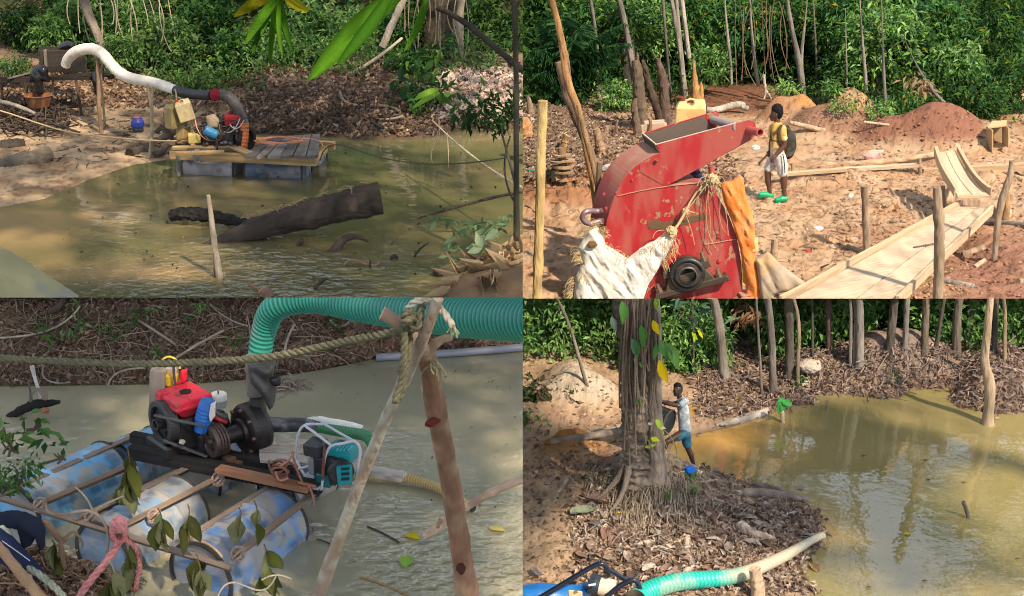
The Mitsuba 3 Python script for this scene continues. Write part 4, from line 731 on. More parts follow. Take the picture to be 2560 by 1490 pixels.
part(t, 'bowl', lathe([(.09, 15*kb), (.12, 16.5*kb), (.18, 16*kb), (.235, 12*kb), (.26, 7*kb), (.262, .001)], c0, [0, 0, 1], (.02, .045, .26), 26).shade(.2, 12), 'satin'); part(t, 'label_patch', lathe([(.262, .001), (.263, 4*kb), (.25, 8.5*kb)], c0+[0, -.006, .004], [0, -.05, 1], (.45, .07, .07), 16), 'satin', label='red worn patch on the blue bowl')
# ---- logs and driftwood on the beach and in the water
def log(lab, pts, c, seed=0, rough=.25, cat='log', name='log', mat='bark', capc=None, sides=14, flat=1.0, ridge=0.0, n=22):
    return solo(name, lab, cat, pole(pts, c, sides, rough, seed, n, capc, .35, flat, ridge).stain(np.asarray(c)*2.0, 7, .56, .66, seed, .5, (1, 1, .4)), mat)
yl = on(30, 430, zw)[1]
log('big rough dark log lying on the sand at the left edge', [(-40, 440, yl, 27), (30, 417, yl+.15, 26), (90, 396, yl+.35, 22), (126, 384, yl+.5, 18)], (.10, .085, .065), 3, .2, sides=44, ridge=.2, n=50)
log('dark log behind the big rough log at the left edge', [(-30, 375, yl+1, 16), (20, 366, yl+1.1, 17), (62, 360, yl+1.2, 13)], (.05, .042, .033), 4, .25, sides=40, ridge=.25, n=40)
log('short sawn block of wood at the water edge on the left', [(-14, 464, yl-.6, 16), (26, 466, yl-.6, 16)], (.13, .105, .09), 5, .3, capc=(.1, .08, .06))
log('grey branch lying across the left end of the beach', [(-10, 252, ys-.8, 5), (40, 264, ys-1.0, 5), (88, 284, ys-1.1, 4)], (.2, .18, .15), 6)
log('round log with dark hollow end at the creek edge left of the raft', [(322, 384, YB+.1, 12), (350, 376, YB+.35, 12), (372, 366, YB+.6, 11)], (.10, .075, .05), 7, .2, capc=(.02, .015, .012))
log('small dark log end beside the pale forked pole', [(384, 386, YB, 7), (412, 381, YB+.1, 7)], (.08, .06, .045), 8)
for i, (a, b, r) in enumerate([((390, 330), (440, 290), 6), ((400, 350), (455, 318), 9), ((405, 318), (430, 350), 7), ((385, 300), (412, 330), 6), ((410, 285), (470, 268), 5), ((395, 268), (430, 255), 5), ((440, 352), (470, 334), 8), ((485, 280), (512, 250), 4), ((415, 365), (470, 356), 6), ((430, 310), (455, 345), 8)]):
    log(['dark stick sloping at the front', 'brown log lying in the middle', 'short log crossing the upper part', 'dark branch at the far left', 'thin branch at the rear', 'dark branch on top', 'reddish log at the right', 'slanting stick at the far right', 'wet log lying lowest', 'grey log in the heart'][i]+' of the wood heap by the raft engine', [(*a, ye+.5-.05*i, r), ((a[0]+b[0])/2+3, (a[1]+b[1])/2-3, ye+.5-.05*i, r), (*b, ye+.6-.05*i, r*.8)], (np.array([.075, .055, .042]), np.array([.15, .11, .08]))[i % 2], 20+i, .3)
bl_ = on(545, 604, zw); yL = bl_[1]
log('large half sunken log with cut end in the middle of the creek', [(500, 622, yL-.12, 10), (560, 600, yL+.02, 16), (640, 572, yL+.12, 26), (740, 545, yL+.22, 33), (840, 520, yL+.32, 37), (905, 505, yL+.4, 39), (952, 496, yL+.45, 40)], (.045, .034, .027), 9, .07, capc=(.03, .022, .018), sides=64, ridge=.11, n=70)
log('charred flat log end sticking out beside the large log', [(426, 540, yL+.75, 17), (500, 536, yL+.7, 20), (570, 548, yL+.6, 15), (640, 560, yL+.5, 8)], (.02, .017, .015), 10, .35, sides=40, flat=.8, ridge=.3, n=50)
g = np.random.default_rng(5); b = np.array([at(600+300*q, 572-85*q-26-4*q, yL+.1+.3*q) for q in g.random(46)]); solo('bark_strips', 'pale straw and bark strips lying along the top of the large log', 'straw', fray(b, unit(np.array([1, .1, .25]))+0*b, .13, .004, (.34, .24, .14), 6, .25), 'matte')
log('upright stick standing in the water in front of the logs', [(549, 695, on(549, 695, zw)[1], 9), (541, 640, on(549, 695, zw)[1], 7), (530, 560, on(549, 695, zw)[1], 6.5), (521, 488, on(549, 695, zw)[1], 5)], (.24, .20, .15), 11, .2, 'stick', 'stick')
log('split red wood splinter leaning on the upright stick', [(535, 690, on(540, 692, zw)[1], 3), (537, 655, on(540, 692, zw)[1], 4), (533, 610, on(540, 692, zw)[1]+.02, 2)], (.23, .10, .06), 12, .2, 'stick', 'stick')
yk = on(850, 625, zw)[1]
log('gnarled dark branch in the water right of the large log', [(800, 642, yk-.1, 9), (840, 620, yk, 11), (872, 592, yk+.1, 9), (890, 592, yk+.12, 6), (922, 602, yk+.12, 4)], (.065, .05, .038), 13, .4)
for i, (pts, lab) in enumerate([([(744, 615, 5), (752, 604, 7), (757, 598, 5)], 'small dark snag left of the gnarled branch'), ([(786, 722, 5), (806, 702, 5), (818, 695, 3)], 'short dark stick floating below the gnarled branch'), ([(1082, 680, 6), (1096, 688, 8), (1110, 676, 5)], 'dark clump of wood near the straw bank'), ([(1036, 642, 2.5), (1055, 618, 2.5), (1072, 608, 2)], 'thin twig rising from the water left of the green shrub'),
    ([(860, 662, 2.5), (900, 654, 3), (935, 664, 3), (950, 655, 2)], 'brown twig floating below the gnarled branch'), ([(620, 706, 5), (640, 722, 4), (668, 735, 3)], 'reddish twig floating at the bottom of the creek photo'), ([(925, 668, 3), (926, 650, 2.5)], 'tiny upright snag in the current'), ([(976, 648, 3), (985, 640, 5), (994, 646, 3)], 'small black snag below the green shrub'), ([(655, 722, 14), (672, 742, 16)], 'pale stone in the water at the bottom edge')]):
    y0 = on(pts[0][0], max(q[1] for q in pts), zw)[1]; log(lab, [(u, v, y0, r) for u, v, r in pts], (.05, .04, .03) if i not in (5, 8, 4) else (.2, .12, .08), 40+i, .3, 'stick', 'stick')
# ---- roots, twigs and litter along the far shore
pts = on_land(ground_pts(H_TL, 620, 1060, 235, 335, 700, 5, 20, 30), wl_TL, .02); scatter_twigs('shore_twigs', 'tangle of dark dead twigs along the far shore', pts, .38, .008, (.09, .065, .05), 5, up=.7)
pts = on_land(ground_pts(H_TL, -20, 1307, 165, 345, 9000, 6, 19, 31), wl_TL, .05); pts = pts[(pts[:, 0] > -5.2) | (pts[:, 1] > 24)]
scatter_leaves('leaf_litter', 'dry brown leaf litter on the far creek bank', pts, [0, -.3, 1], .11, [[.20, .13, .09], [.28, .19, .13], [.14, .09, .06], [.4, .3, .22]], 6)
pts = on_land(ground_pts(H_TL, 1085, 1307, 175, 300, 2600, 9, 19, 31), wl_TL, .05); scatter_leaves('leaf_litter', 'pale dry leaves heaped on the sunlit bank at the right', pts, [0, -.5, 1], .14, [[.55, .44, .36], [.45, .34, .27], [.62, .52, .45]], 9)
pts = ground_pts(H_TL, 0, 440, 225, 420, 260, 8, 16, 27); scatter_twigs('beach_twigs', 'dark twigs and bark crumbs strewn over the sand', on_land(pts, wl_TL, .0), .22, .007, (.07, .05, .04), 8)
pts = ground_pts(H_TL, -10, 175, 270, 345, 200, 10, 16, 27); scatter_twigs('brushwood', 'heap of dark brushwood at the left of the beach', pts+[0, 0, .12], .5, .011, (.055, .042, .033), 10, up=.5)
BR_ = (.055, .045, .035)
for i, (pts, lab, c) in enumerate([
    ([(812, 208, 25.2, 5), (900, 172, 25, 5), (965, 128, 25, 4), (1005, 95, 25.2, 3)], 'fallen pale branch leaning up the bank below the long bamboo leaf', (.36, .29, .22)),
    ([(850, 228, 23.7, 3), (880, 262, 23.4, 4), (950, 264, 23.3, 4), (1010, 298, 23, 4)], 'crooked dead branch reaching over the far shore', (.2, .15, .1)),
    ([(870, 250, 23.6, 3), (900, 280, 23.2, 3), (930, 305, 22.8, 4), (958, 320, 22.5, 4)], 'dark dead branch dipping into the far water', BR_), ([(940, 298, 22.9, 3), (985, 296, 22.8, 3), (1008, 290, 22.8, 3)], 'short bare branch lying at the far waterline', (.3, .23, .16)),
    ([(1095, 20, 20, 8), (1160, 55, 19.6, 7), (1230, 112, 19, 8), (1288, 160, 18.6, 9), (1320, 185, 18.4, 9)], 'thick dark branch slanting across the upper right corner', (.035, .03, .024)),
    ([(1080, 300, 19.5, 1.6), (1150, 365, 18.5, 2.2), (1230, 425, 17.5, 3), (1320, 478, 16.5, 4)], 'long pale twig slanting down to the right above the water', (.33, .28, .2)),
    ([(1045, 545, 17.2, 2), (1105, 528, 17, 3), (1200, 502, 16.8, 3.6), (1320, 478, 16.5, 4)], 'thorny dark twig reaching left over the water', (.07, .05, .04)),
    ([(1245, 300, 16.5, 2.5), (1270, 390, 16.3, 3), (1290, 470, 16.1, 4)], 'thin dark stem hanging at the right edge of the creek', BR_), ([(1276, 340, 16.5, 2), (1262, 430, 16.3, 2.5), (1296, 520, 16, 3)], 'second thin dark stem at the right edge of the creek', BR_),
    ([(1180, 700, 15.4, 4), (1196, 650, 15.4, 4), (1190, 615, 15.4, 3)], 'grey forked stem of the green shrub at the water edge', (.33, .28, .24)), ([(1196, 645, 15.4, 3), (1235, 668, 15.4, 3)], 'dark twig on the straw bank', (.1, .07, .05))]):
    solo('branch', lab, 'branch', pole(pts, c, 7, .25, 60+i), 'bark')
for i, (u, v) in enumerate(((1108, 527), (1160, 514), (1215, 499), (1265, 488))): solo('thorn', ['first', 'second', 'third', 'fourth'][i]+' thorn from the tip of the thorny dark twig', 'thorn', pole([(u, v, 16.9, 2), (u+6, v-9, 16.9, .6)], (.07, .05, .04), 5), 'matte')
for i, (pts, lab) in enumerate([([(1095, 325, 19, 1.5), (1085, 360, 19, 5), (1078, 395, 19, 5), (1082, 408, 19, 1)], 'dry curled leaf hanging left on the pale twig'), ([(1118, 330, 19, 1.5), (1120, 370, 19, 4), (1122, 420, 19, 1)], 'dry straight leaf hanging right on the pale twig'), ([(1095, 285, 19.5, 1), (1098, 330, 19.5, 2.5), (1096, 350, 19.5, .8)], 'thin dry leaf strip above the pale twig')]):
    solo('dry_leaf', lab, 'dead leaf', pole(pts, (.42, .31, .2), 6, .2, i, flat=.3), 'dry', False)
# ropes
solo('rope', 'long tan rope running across the beach to the raft', 'rope', tube(smoothpath([at(-10, 274, ys-1.6), at(95, 308, ys-1.9), at(190, 333, ys-2.2), at(300, 345, ys-2.4), at(400, 352, ye+.1), at(480, 352, ye-.1)], 60), .012, (.40, .29, .17), 6), 'matte')
solo('rope', 'dark mooring rope sagging from the raft to the right edge', 'rope', tube(smoothpath([at(800, 402, 19.4), at(835, 362, 19.2), at(900, 378, 18.9), at(990, 401, 18.4), at(1090, 410, 17.8), at(1200, 404, 17.2), at(1330, 382, 16.6)], 60), .009, (.07, .065, .04), 6), 'matte')
# ---- straw bank and shrub at the lower right
g = np.random.default_rng(11); ms = []
for i in range(420):
    q = on(1307-150*g.random()**1.5-(30 if i % 3 == 0 else 0), 744-g.random()*118, zw); q = on(1150+157*g.random(), 640+104*g.random(), zw)
    w = pix(q); lim = 744-(w[0]-1130)*.75
    if w[1] < lim-6: continue
    q = q+[0, 0, .05+.25*g.random()*sstep(0, 90, np.array(w[1]-lim))]; d = unit(np.array([g.normal()*.7-.5, g.normal()*.5-.2, .15+.2*g.normal()])); L = g.uniform(.18, .5)
    ms.append(leaves(q[None], d[None], L, np.array([.50, .37, .22])*g.uniform(.35, 1.25), .12, .6, up=np.array([0, -.5, 1.0]), g=g, curl=.3))
solo('straw_heap', 'heap of dry palm straw on the bank at the lower right of the creek', 'straw', join(ms), 'dry', False)
solo('straw_bank', 'earth bank under the dry palm straw', 'bank', blob(on(1300, 730, zw)+[.1, 0, -.02], np.array([.95, .7, .35]), (.16, .11, .07), 4, .3), 'earth')
t = thing('shrub', 'pale green shrub leaning over the water above the straw bank', 'shrub'); g = np.random.default_rng(12)
for i, (pts) in enumerate([[(1290, 515, 15.8, 2), (1200, 575, 15.8, 2), (1110, 545, 15.8, 1.5), (1075, 560, 15.8, 1)], [(1270, 560, 15.7, 2), (1190, 560, 15.7, 2), (1135, 590, 15.7, 1.5), (1120, 640, 15.7, 1)], [(1195, 650, 15.4, 2), (1200, 600, 15.5, 2), (1240, 560, 15.6, 1.5), (1265, 540, 15.7, 1)]]):
    p, r = px_path(pts, 16); part(t, 'stem', tube(p, r, (.16, .2, .07), 5), 'matte'); idx = np.repeat(np.arange(3, 16), 2); n = len(idx)
    part(t, 'leaf_spray', leaves(p[idx], np.stack([g.normal(size=n), g.normal(size=n)*.5-.3, g.normal(size=n)*.6-.35], 1), .15*(.6+.6*g.random(n)), np.array([.20, .30, .15])*(.5+.9*g.random((n, 1))), .42, .3, up=np.array([0, -.8, .6]), g=g), 'leaf', False)
for i, (a, b, w) in enumerate([((1205, 618), (1190, 582), .5), ((1206, 618), (1168, 632), .5), ((1245, 575), (1210, 600), .5)]): part(t, 'leaf', leaf8(at(*a, 15.35), at(*b, 15.3)-at(*a, 15.35), np.linalg.norm(at(*b, 15.3)-at(*a, 15.35)), (.3, .38, .22), w), 'leaf')
bush('shrub', 'dark leafy twigs over the water at the right edge of the creek', 1225, 280, 16.6, (95, 45), 260, .13, GREENS*.9, 150, cat='shrub', droop=.3, stems=5)
# ---- bamboo leaves hanging into the view, close to the look-out
def blade(root, tip, w, col, seed, y=5.0, sag=6, twist=.3):
    n = 14; s = np.linspace(0, 1, n); a, b = np.array(root, float), np.array(tip, float); d = (b-a)/np.linalg.norm(b-a); nn = np.array([-d[1], d[0]])
    mid = a+(b-a)*s[:, None]+nn*(sag*np.sin(np.pi*s))[:, None]; hw = w/2*np.sin(np.pi*np.clip(s*.86+.12, 0, 1))**.75; hw[-1] = .2
    yy = y+.15*(seed % 3)-.35*s; L, C, Rr = [], [], []
    for k in range(n):
        for lst, off, dy in ((L, 1, -.02), (C, 0, .02), (Rr, -1, -.02)): q = mid[k]+nn*hw[k]*off; lst.append(at(q[0], q[1], yy[k]+dy*hw[k]/10))
    v = np.vstack([L, C, Rr]); i = np.arange(n-1); q = np.vstack([np.stack([i, i+n, i+n+1, i+1], 1), np.stack([i+n, i+2*n, i+2*n+1, i+n+1], 1)])
    c = np.repeat(np.asarray(col)[None], 3*n, 0)*(.85+.3*nfbm(v*9, 2, seed)[:, None]); c[n:2*n] *= 1.15; return M(v, np.vstack([q[:, [0, 1, 2]], q[:, [0, 2, 3]]]), c)
G1, G2, YG = (.062, .165, .012), (.035, .105, .010), (.20, .19, .010)
t = thing('bamboo_leaves', 'spray of narrow bamboo leaves hanging down at the top of the creek photo', 'leaves')
for i, (a, b, w, c) in enumerate([((700, -12), (612, 112), 26, G1), ((694, -10), (629, 140), 20, G2), ((696, -8), (676, 172), 16, G1), ((699, -8), (707, 145), 13, G1), ((700, -10), (732, 130), 20, G2), ((690, -14), (584, 42), 30, YG), ((706, -20), (774, 28), 26, YG), ((698, -8), (652, 92), 16, G1), ((702, -6), (722, 90), 12, G2)]): part(t, 'leaf', blade(a, b, w, c, i), 'leaf')
t = thing('bamboo_leaves', 'long broad bamboo leaf slanting across the top of the creek photo', 'leaves')
for i, (a, b, w, c, sg) in enumerate([((1010, -30), (768, 204), 58, G1, 8), ((985, -25), (840, 165), 34, G2, -6)]): part(t, 'leaf', blade(a, b, w, c, 20+i, 4.6, sg), 'leaf')
t = thing('bamboo_leaves', 'short bamboo leaf hanging right of the long broad leaf', 'leaves'); part(t, 'leaf', blade((1068, -15), (1009, 132), 20, G1, 30, 4.8, -8), 'leaf')
t = thing('bamboo_leaves', 'pair of bright leaves lit above the far shore', 'leaves')
for i, (a, b, w) in enumerate([((1095, 222), (1035, 250), 16), ((1098, 232), (1030, 272), 14), ((1110, 236), (1126, 232), 12)]): part(t, 'leaf', blade(a, b, w, (.2, .36, .05), 40+i, 15.5, 3), 'leaf')
# ---- big smooth boulder close to the look-out, seen at the lower left corner
pb = at(10, 744, 12.5); m = sheet([(-120, 600), (0, 648), (60, 682), (110, 715), (178, 760), (178, 900), (-120, 900)], 13.2, .5, (.34, .30, .16), .12, .02, 3, .05, 3); solo('boulder', 'smooth grey green rock close by at the lower left corner of the creek', 'rock', m.shade(.15, 2).stain((.26, .25, .2), 1.5, .5, .6), 'matte')
pts = np.array([on(u, v, zw+.008) for u, v in zip(150+1100*g.random(150), 360+370*g.random(150))]); scatter_leaves('floating_bits', 'leaf bits and scum drifting on the creek', pts[dist_in(wl_TL, pts[:, 0], pts[:, 1]) > .05]-[0, 0, .012], [0, 0, 1], .05, [[.10, .075, .045], [.2, .15, .09], [.05, .04, .03]], 19)
# ================================================================== far right: the diggings, the red crusher, the wooden sluices, the boy
TILE = 'TR'
def paint_w(p, n, uv): return smoothstep(0.60, 0.66, fbm(p.x*15, p.y*15, p.z*9, 4))*smoothstep(0.47, 0.62, fbm(p.x*1.9+3, p.y*1.9, p.z*1.9, 2))
def dust_w(p, n, uv): return dr.clip(smoothstep(0.1, 0.9, n.z)*0.75+0.34*smoothstep(.4, .7, fbm(p.x*5, p.y*5, p.z*1.2, 3)), 0, 1)
scene['red_paint'] = two({'type': 'blendbsdf', 'weight': proc(dust_w),
                          'a': {'type': 'blendbsdf', 'weight': proc(paint_w), 'a': prin((0.30, 0.016, 0.02), .38, .5), 'c': prin((0.25, 0.165, 0.10), .8, .2)}, 'c': prin((0.29, 0.165, 0.125), .8, .2)})
YC = 20.85; EX = np.array([-0.20, 0.55, 0.05])
def plate(px, th, col=(.4, .03, .03), y=YC, e=None, edge=.05):
    P = np.array([at(u, v, y) for u, v in px])[:, [0, 2]]; g = shapely.Polygon(P)
    if not g.exterior.is_ccw: P = P[::-1]
    m = mf.CrossSection([P.tolist()]).extrude(1.0); r = m.to_mesh(); v = r.vert_properties[:, :3]; e = np.array([0, th, 0]) if e is None else e
    return flat(M(np.stack([v[:, 0], np.full(len(v), y), v[:, 1]], 1)+v[:, 2:3]*e, r.tri_verts[:, ::-1], col))
cr = thing('crusher', 'large red rock crusher with open feed trough and worn scratched paint', 'crusher')
arc = lambda pts, n: smoothpath(np.array(pts, float), n).tolist()
inner = arc([(1512, 625), (1516, 560), (1530, 508), (1556, 452), (1594, 413), (1648, 382)], 24)
lower = inner+[(1640, 420), (1662, 464), (1757, 457), (1788, 478), (1822, 540), (1842, 592), (1854, 660), (1858, 770), (1590, 770), (1560, 700)]
part(cr, 'housing', plate(lower, 0, e=EX), 'red_paint', False)
near = [(1640, 362), (1700, 345), (1770, 328), (1840, 308), (1872, 300), (1886, 304), (1894, 330), (1880, 346), (1829, 375), (1760, 415), (1712, 440), (1664, 466), (1600, 430), (1600, 412), (1650, 382)]
part(cr, 'side_plate', plate(near, .02, y=YC-.012), 'red_paint', False, 'near side plate of the feed trough')
far = [(1606, 334), (1700, 305), (1790, 277), (1796, 279), (1800, 310), (1740, 350), (1650, 390), (1615, 380)]
part(cr, 'side_plate', plate(far, .02, y=YC+.5), 'red_paint', False, 'far side plate of the feed trough')
inn = np.array([at(u, v, YC+.485) for u, v in [(1607, 337), (1700, 308), (1760, 290), (1785, 330), (1700, 372), (1620, 385)]])
m = M(np.vstack([inn]), [[0, 1, 5], [1, 4, 5], [1, 2, 4], [2, 3, 4]], (.13, .105, .09)); part(cr, 'trough_lining', m, 'matte', False, 'grey brown worn inside of the feed trough')
ed = lambda a, b, c, w=.02, h=.02: beam(a, b, w, h, c)
part(cr, 'end_plate', slab([at(1606, 334, YC+.5), at(1640, 362, YC), at(1652, 384, YC), at(1618, 362, YC+.5)], .02, (.10, .08, .07)), 'matte', False)
part(cr, 'rim', join([ed(at(1640, 361, YC-.01), at(1606, 333, YC+.5), (.6, .52, .4)), ed(at(1640, 361, YC-.01), at(1840, 307, YC-.01), (.55, .45, .4), .014, .014)]), 'matte', False, 'bare metal rim of the feed trough')
part(cr, 'trough_floor', slab([at(1664, 464, YC), at(1880, 345, YC), at(1800, 312, YC+.5), at(1610, 400, YC+.5)], .03, (.3, .03, .03)), 'red_paint', False)
part(cr, 'cross_pipe', tube([at(1782, 299, YC+.49), at(1842, 316, YC+.0)], 11*mpp(at(1800, 300, YC)), (.27, .22, .22), 18), 'satin', label='grey pipe across the trough')
pp = at(1872, 326, YC); pq = at(1900, 331, YC-.3); part(cr, 'pipe_stub', lathe([(0, .062), (.33, .062), (.33, .048), (.1, .045), (.1, .001)], pp, pq-pp, (.42, .09, .08), 22), 'satin', False, 'open red pipe end')
for sm in ([(1545, 490), (1660, 467), (1757, 457)], [(1760, 612), (1846, 597)]): part(cr, 'seam', pole([(u, v, YC-.012, 1.4) for u, v in sm], (.5, .2, .15), 6, n=12), 'satin')
part(cr, 'hole', lathe([(-.004, .001), (-.004, .024), (0.002, .026)], at(1638, 406, YC-.03), [0, -1, 0], (.02, .03, .05), 16), 'matte', False)
part(cr, 'handle', tube(smoothpath([at(1505, 526, YC+.1), at(1475, 527, YC+.05), at(1461, 532, YC), at(1456, 543, YC), at(1461, 554, YC), at(1476, 558, YC+.05), at(1510, 552, YC+.1)], 26), 7*mpp(at(1480, 540, YC)), (.30, .21, .23), 10), 'metal', label='bare steel lifting handle')
for i, (u, v, r) in enumerate([(1797, 590, 6), (1798, 652, 6), (1515, 520, 4), (1510, 485, 4), (1694, 548, 5), (1540, 482, 3), (1580, 450, 3)]): part(cr, 'bolt', lathe([(0, r*mpp(at(u, v, YC))), (.025, r*.9*mpp(at(u, v, YC))), (.03, .001)], at(u, v, YC), [0, -1, .05], (.40, .04, .04), 6+6*(i % 2)), 'satin', False)
part(cr, 'scuff', sheet([(1618, 556), (1640, 548), (1660, 556), (1705, 545), (1768, 533), (1772, 545), (1720, 560), (1650, 575), (1622, 573)], YC-.004, .008, (.13, .085, .05), .002, .002, 3, .04), 'matte', label='dark scraped patch on the red housing')
part(cr, 'gap_plate', slab([at(1680, 452, YC+.1), at(1757, 455, YC+.02), at(1735, 425, YC+.5), at(1690, 428, YC+.5)], .02, (.33, .10, .09)), 'satin', False)
part(cr, 'strut', tube([at(1778, 415, YC+.1), at(1781, 470, YC+.1)], 8*mpp(at(1780, 440, YC)), (.38, .09, .08), 12), 'satin')
part(cr, 'exhaust', lathe([(0, .09), (.12, .085), (.16, .07), (.2, .075), (.2, .055), (.1, .05), (.1, .001)], at(1813, 470, YC+.35), [0, -.1, 1], (.19, .10, .08), 20), 'matte', False, 'rusty round spout behind the housing')
part(cr, 'foot_bracket', box(at(1860, 742, YC-.05), (.16, .2, .12), rotz(.2), (.4, .03, .04), .01), 'red_paint', False)
# bearing
bk = mpp(at(1715, 680, YC)); ba = math.radians(17); BX = np.array([math.cos(ba), -.06, math.sin(ba)]); BZ = np.array([-math.sin(ba), 0, math.cos(ba)]); b0 = at(1717, 682, YC-.1)
OIL = (.045, .042, .045)
bg = lambda x, z, d=0: b0+BX*x*bk+BZ*z*bk+[0, d, 0]
def bhull(pts, d0, d1, col): return man2M(mf.Manifold.batch_hull([mf.Manifold.sphere(.012, 8).translate([float(q) for q in bg(x, z, d)]) for x, z in pts for d in (d0, d1)]), col)
be = part(cr, 'bearing', join([lathe([(-.06, 44*bk), (.06, 45*bk), (.10, 42*bk), (.10, 36*bk), (.13, 34*bk), (.15, 30*bk), (.15, 22*bk), (.02, 19*bk), (-.02, .001)], b0, [0, -1, .06], OIL, 36)]).shade(.35, 12).stain((.11, .08, .05), 7, .5, .64), 'metal', False, 'black greasy pillow block bearing')
part(be, 'base', bhull([(-92, -44), (96, -44), (92, -32), (-88, -32)], -.06, .10, (.12, .09, .07)).bumpy(.004, 10).shade(.3, 14), 'metal', False); part(be, 'pedestal', bhull([(-62, -34), (62, -34), (46, 0), (-46, 0)], -.04, .08, (.16, .12, .085)).shade(.35, 12), 'metal', False)
part(be, 'clamp_rib', tube([bg(40*math.cos(a), 40*math.sin(a), -.11) for a in np.linspace(.1, 3.0, 18)], 7*bk, (.055, .06, .065), 8), 'metal'); part(be, 'bore', lathe([(0, 24*bk), (.02, 21*bk)], bg(0, 0, -.15), [0, -1, 0], (.13, .135, .14), 24), 'metal', False)
for x in (-46, 48): part(be, 'lug', bhull([(x-12, 4), (x+12, 4), (x+10, 20), (x-10, 20)], -.06, .04, (.14, .10, .075)), 'metal', False)
for x, z in ((-78, -32), (74, -32), (48, 20), (-46, 20)): part(be, 'nut', join([lathe([(0, 9*bk), (12*bk, 9*bk), (12*bk, .001)], bg(x, z, -.02), BZ, (.26, .17, .12), 6), lathe([(0, 5*bk), (24*bk, 5*bk), (24*bk, .001)], bg(x, z, -.02), BZ, (.30, .20, .14), 10)]), 'metal', False)
# sacks and twine on the crusher
sk = thing('sack', 'torn white woven sack tied over the lower left of the red crusher', 'sack')
m = sheet([(1446, 618), (1462, 592), (1470, 572), (1490, 566), (1508, 585), (1514, 612), (1540, 628), (1570, 648), (1600, 622), (1640, 600), (1665, 580), (1684, 584), (1680, 612), (1655, 655), (1620, 712), (1598, 775), (1432, 775), (1440, 690), (1455, 655)], YC-.22, .06, (.68, .66, .62), .13, .034, 7, .022, 9)
d = pix(m.v.T[0:3].T) if False else None
m.stain((.60, .50, .36), 3, .52, .68, 3, .45).shade(.12, 10, 2, (1, 1, 2)); part(sk, 'cloth', m, 'matte')
part(sk, 'mouth', sheet([(1468, 612), (1474, 603), (1488, 604), (1494, 612), (1486, 618), (1473, 619)], YC-.42, .04, (.16, .09, .03), .02, .02, 5, .02), 'matte', label='stained hole in the sack')
g = np.random.default_rng(4); bs, ds = [], []
for a, b, dd, n in (((1455, 600), (1490, 562), (-.4, -.3, .8), 60), ((1490, 562), (1512, 600), (.5, -.3, .8), 46), ((1446, 620), (1458, 660), (-1, -.2, .1), 30), ((1436, 690), (1432, 740), (-1, -.3, -.2), 34), ((1600, 625), (1684, 590), (.1, -.6, -.6), 60), ((1650, 660), (1680, 612), (.5, -.6, -.5), 50), ((1510, 605), (1568, 648), (.1, -.8, .2), 30), ((1455, 680), (1475, 700), (-.3, -.9, .1), 20)):
    for k in range(n): t = g.random(); bs.append(at(a[0]+(b[0]-a[0])*t, a[1]+(b[1]-a[1])*t, YC-.30)); ds.append(np.array(dd, float))
part(sk, 'frayed_fibres', fray(bs, ds, .15, .0032, (.62, .48, .27), 5, .35), 'matte', kind='stuff')
tw = thing('twine', 'knotted straw twine tying the white sack to the crusher', 'twine')
st = (.50, .36, .20)
part(tw, 'cord', join([twisted(px_path([(1680, 580, YC-.3, 3), (1712, 530+i*4, YC-.2, 3), (1735, 490, YC-.12, 3), (1776, 452+i*3, YC-.1, 3)], 12)[0], .014, st, i) for i in (0, 1)]), 'matte')
for u, v, r in ((1678, 580, 14), (1714, 528, 9), (1780, 450, 14)): part(tw, 'knot', pblob(u, v, YC-.3 if u < 1700 else YC-.14, r, r*1.1, st, u, .5, 3), 'matte')
for i, pts in enumerate([[(1778, 455), (1772, 520), (1775, 580), (1772, 625), (1780, 638)], [(1784, 452), (1800, 500), (1800, 550), (1822, 588)], [(1775, 460), (1765, 540), (1778, 600), (1790, 620)], [(1788, 455), (1812, 520), (1820, 585)], [(1712, 532), (1728, 575), (1736, 612)], [(1776, 450), (1738, 500), (1722, 520)], [(1720, 528), (1738, 532)], [(1668, 578), (1640, 580), (1632, 595)], [(1684, 596), (1695, 620)]]):
    part(tw, 'strand', tube(smoothpath([at(u, v, YC-.1-.012*i) for u, v in pts], 16), .0055, np.array(st)*(.8+.05*i), 5), 'matte')
part(tw, 'frayed_tuft', fray([at(1780, 448, YC-.12)]*46, [np.array([g.normal()*.8, -.3, .25*g.normal()]) for _ in range(46)], .2, .005, (.5, .4, .24), 8), 'matte', kind='stuff')
m = sheet([(1802, 462), (1812, 455), (1832, 452), (1850, 438), (1858, 444), (1864, 490), (1880, 530), (1886, 575), (1892, 618), (1886, 640), (1898, 690), (1920, 775), (1866, 775), (1864, 700), (1850, 620), (1832, 560), (1810, 505)], YC-.05, .05, (.74, .235, .06), .07, .04, 9, .022, 9)
sk = thing('sack', 'faded orange woven sack hanging on the right edge of the red crusher', 'sack'); part(sk, 'cloth', m.stain((.60, .33, .18), 5, .5, .66, 4, .55).stain((.62, .15, .02), 3, .58, .7, 8, .7), 'matte')
part(sk, 'yellow_patch', sheet([(1853, 612), (1864, 620), (1872, 690), (1874, 720), (1857, 705)], YC-.02, .03, (.62, .32, .01), .03, .02, 3, .03), 'matte', label='bright yellow orange inside of the sack'); part(sk, 'torn_edge', sheet([(1876, 600), (1894, 592), (1896, 628), (1880, 632)], YC-.1, .02, (.75, .47, .2), .02, .02, 4, .03), 'matte')
t = thing('cloth', 'dark blue checked cloth in the gap under the feed trough', 'cloth'); part(t, 'folds', sheet([(1722, 432), (1740, 416), (1752, 432), (1765, 458), (1752, 456), (1738, 444)], YC+.2, .06, (.02, .028, .07), .04, .03, 4, .025).stain((.08, .1, .2), 14, .5, .6), 'matte')
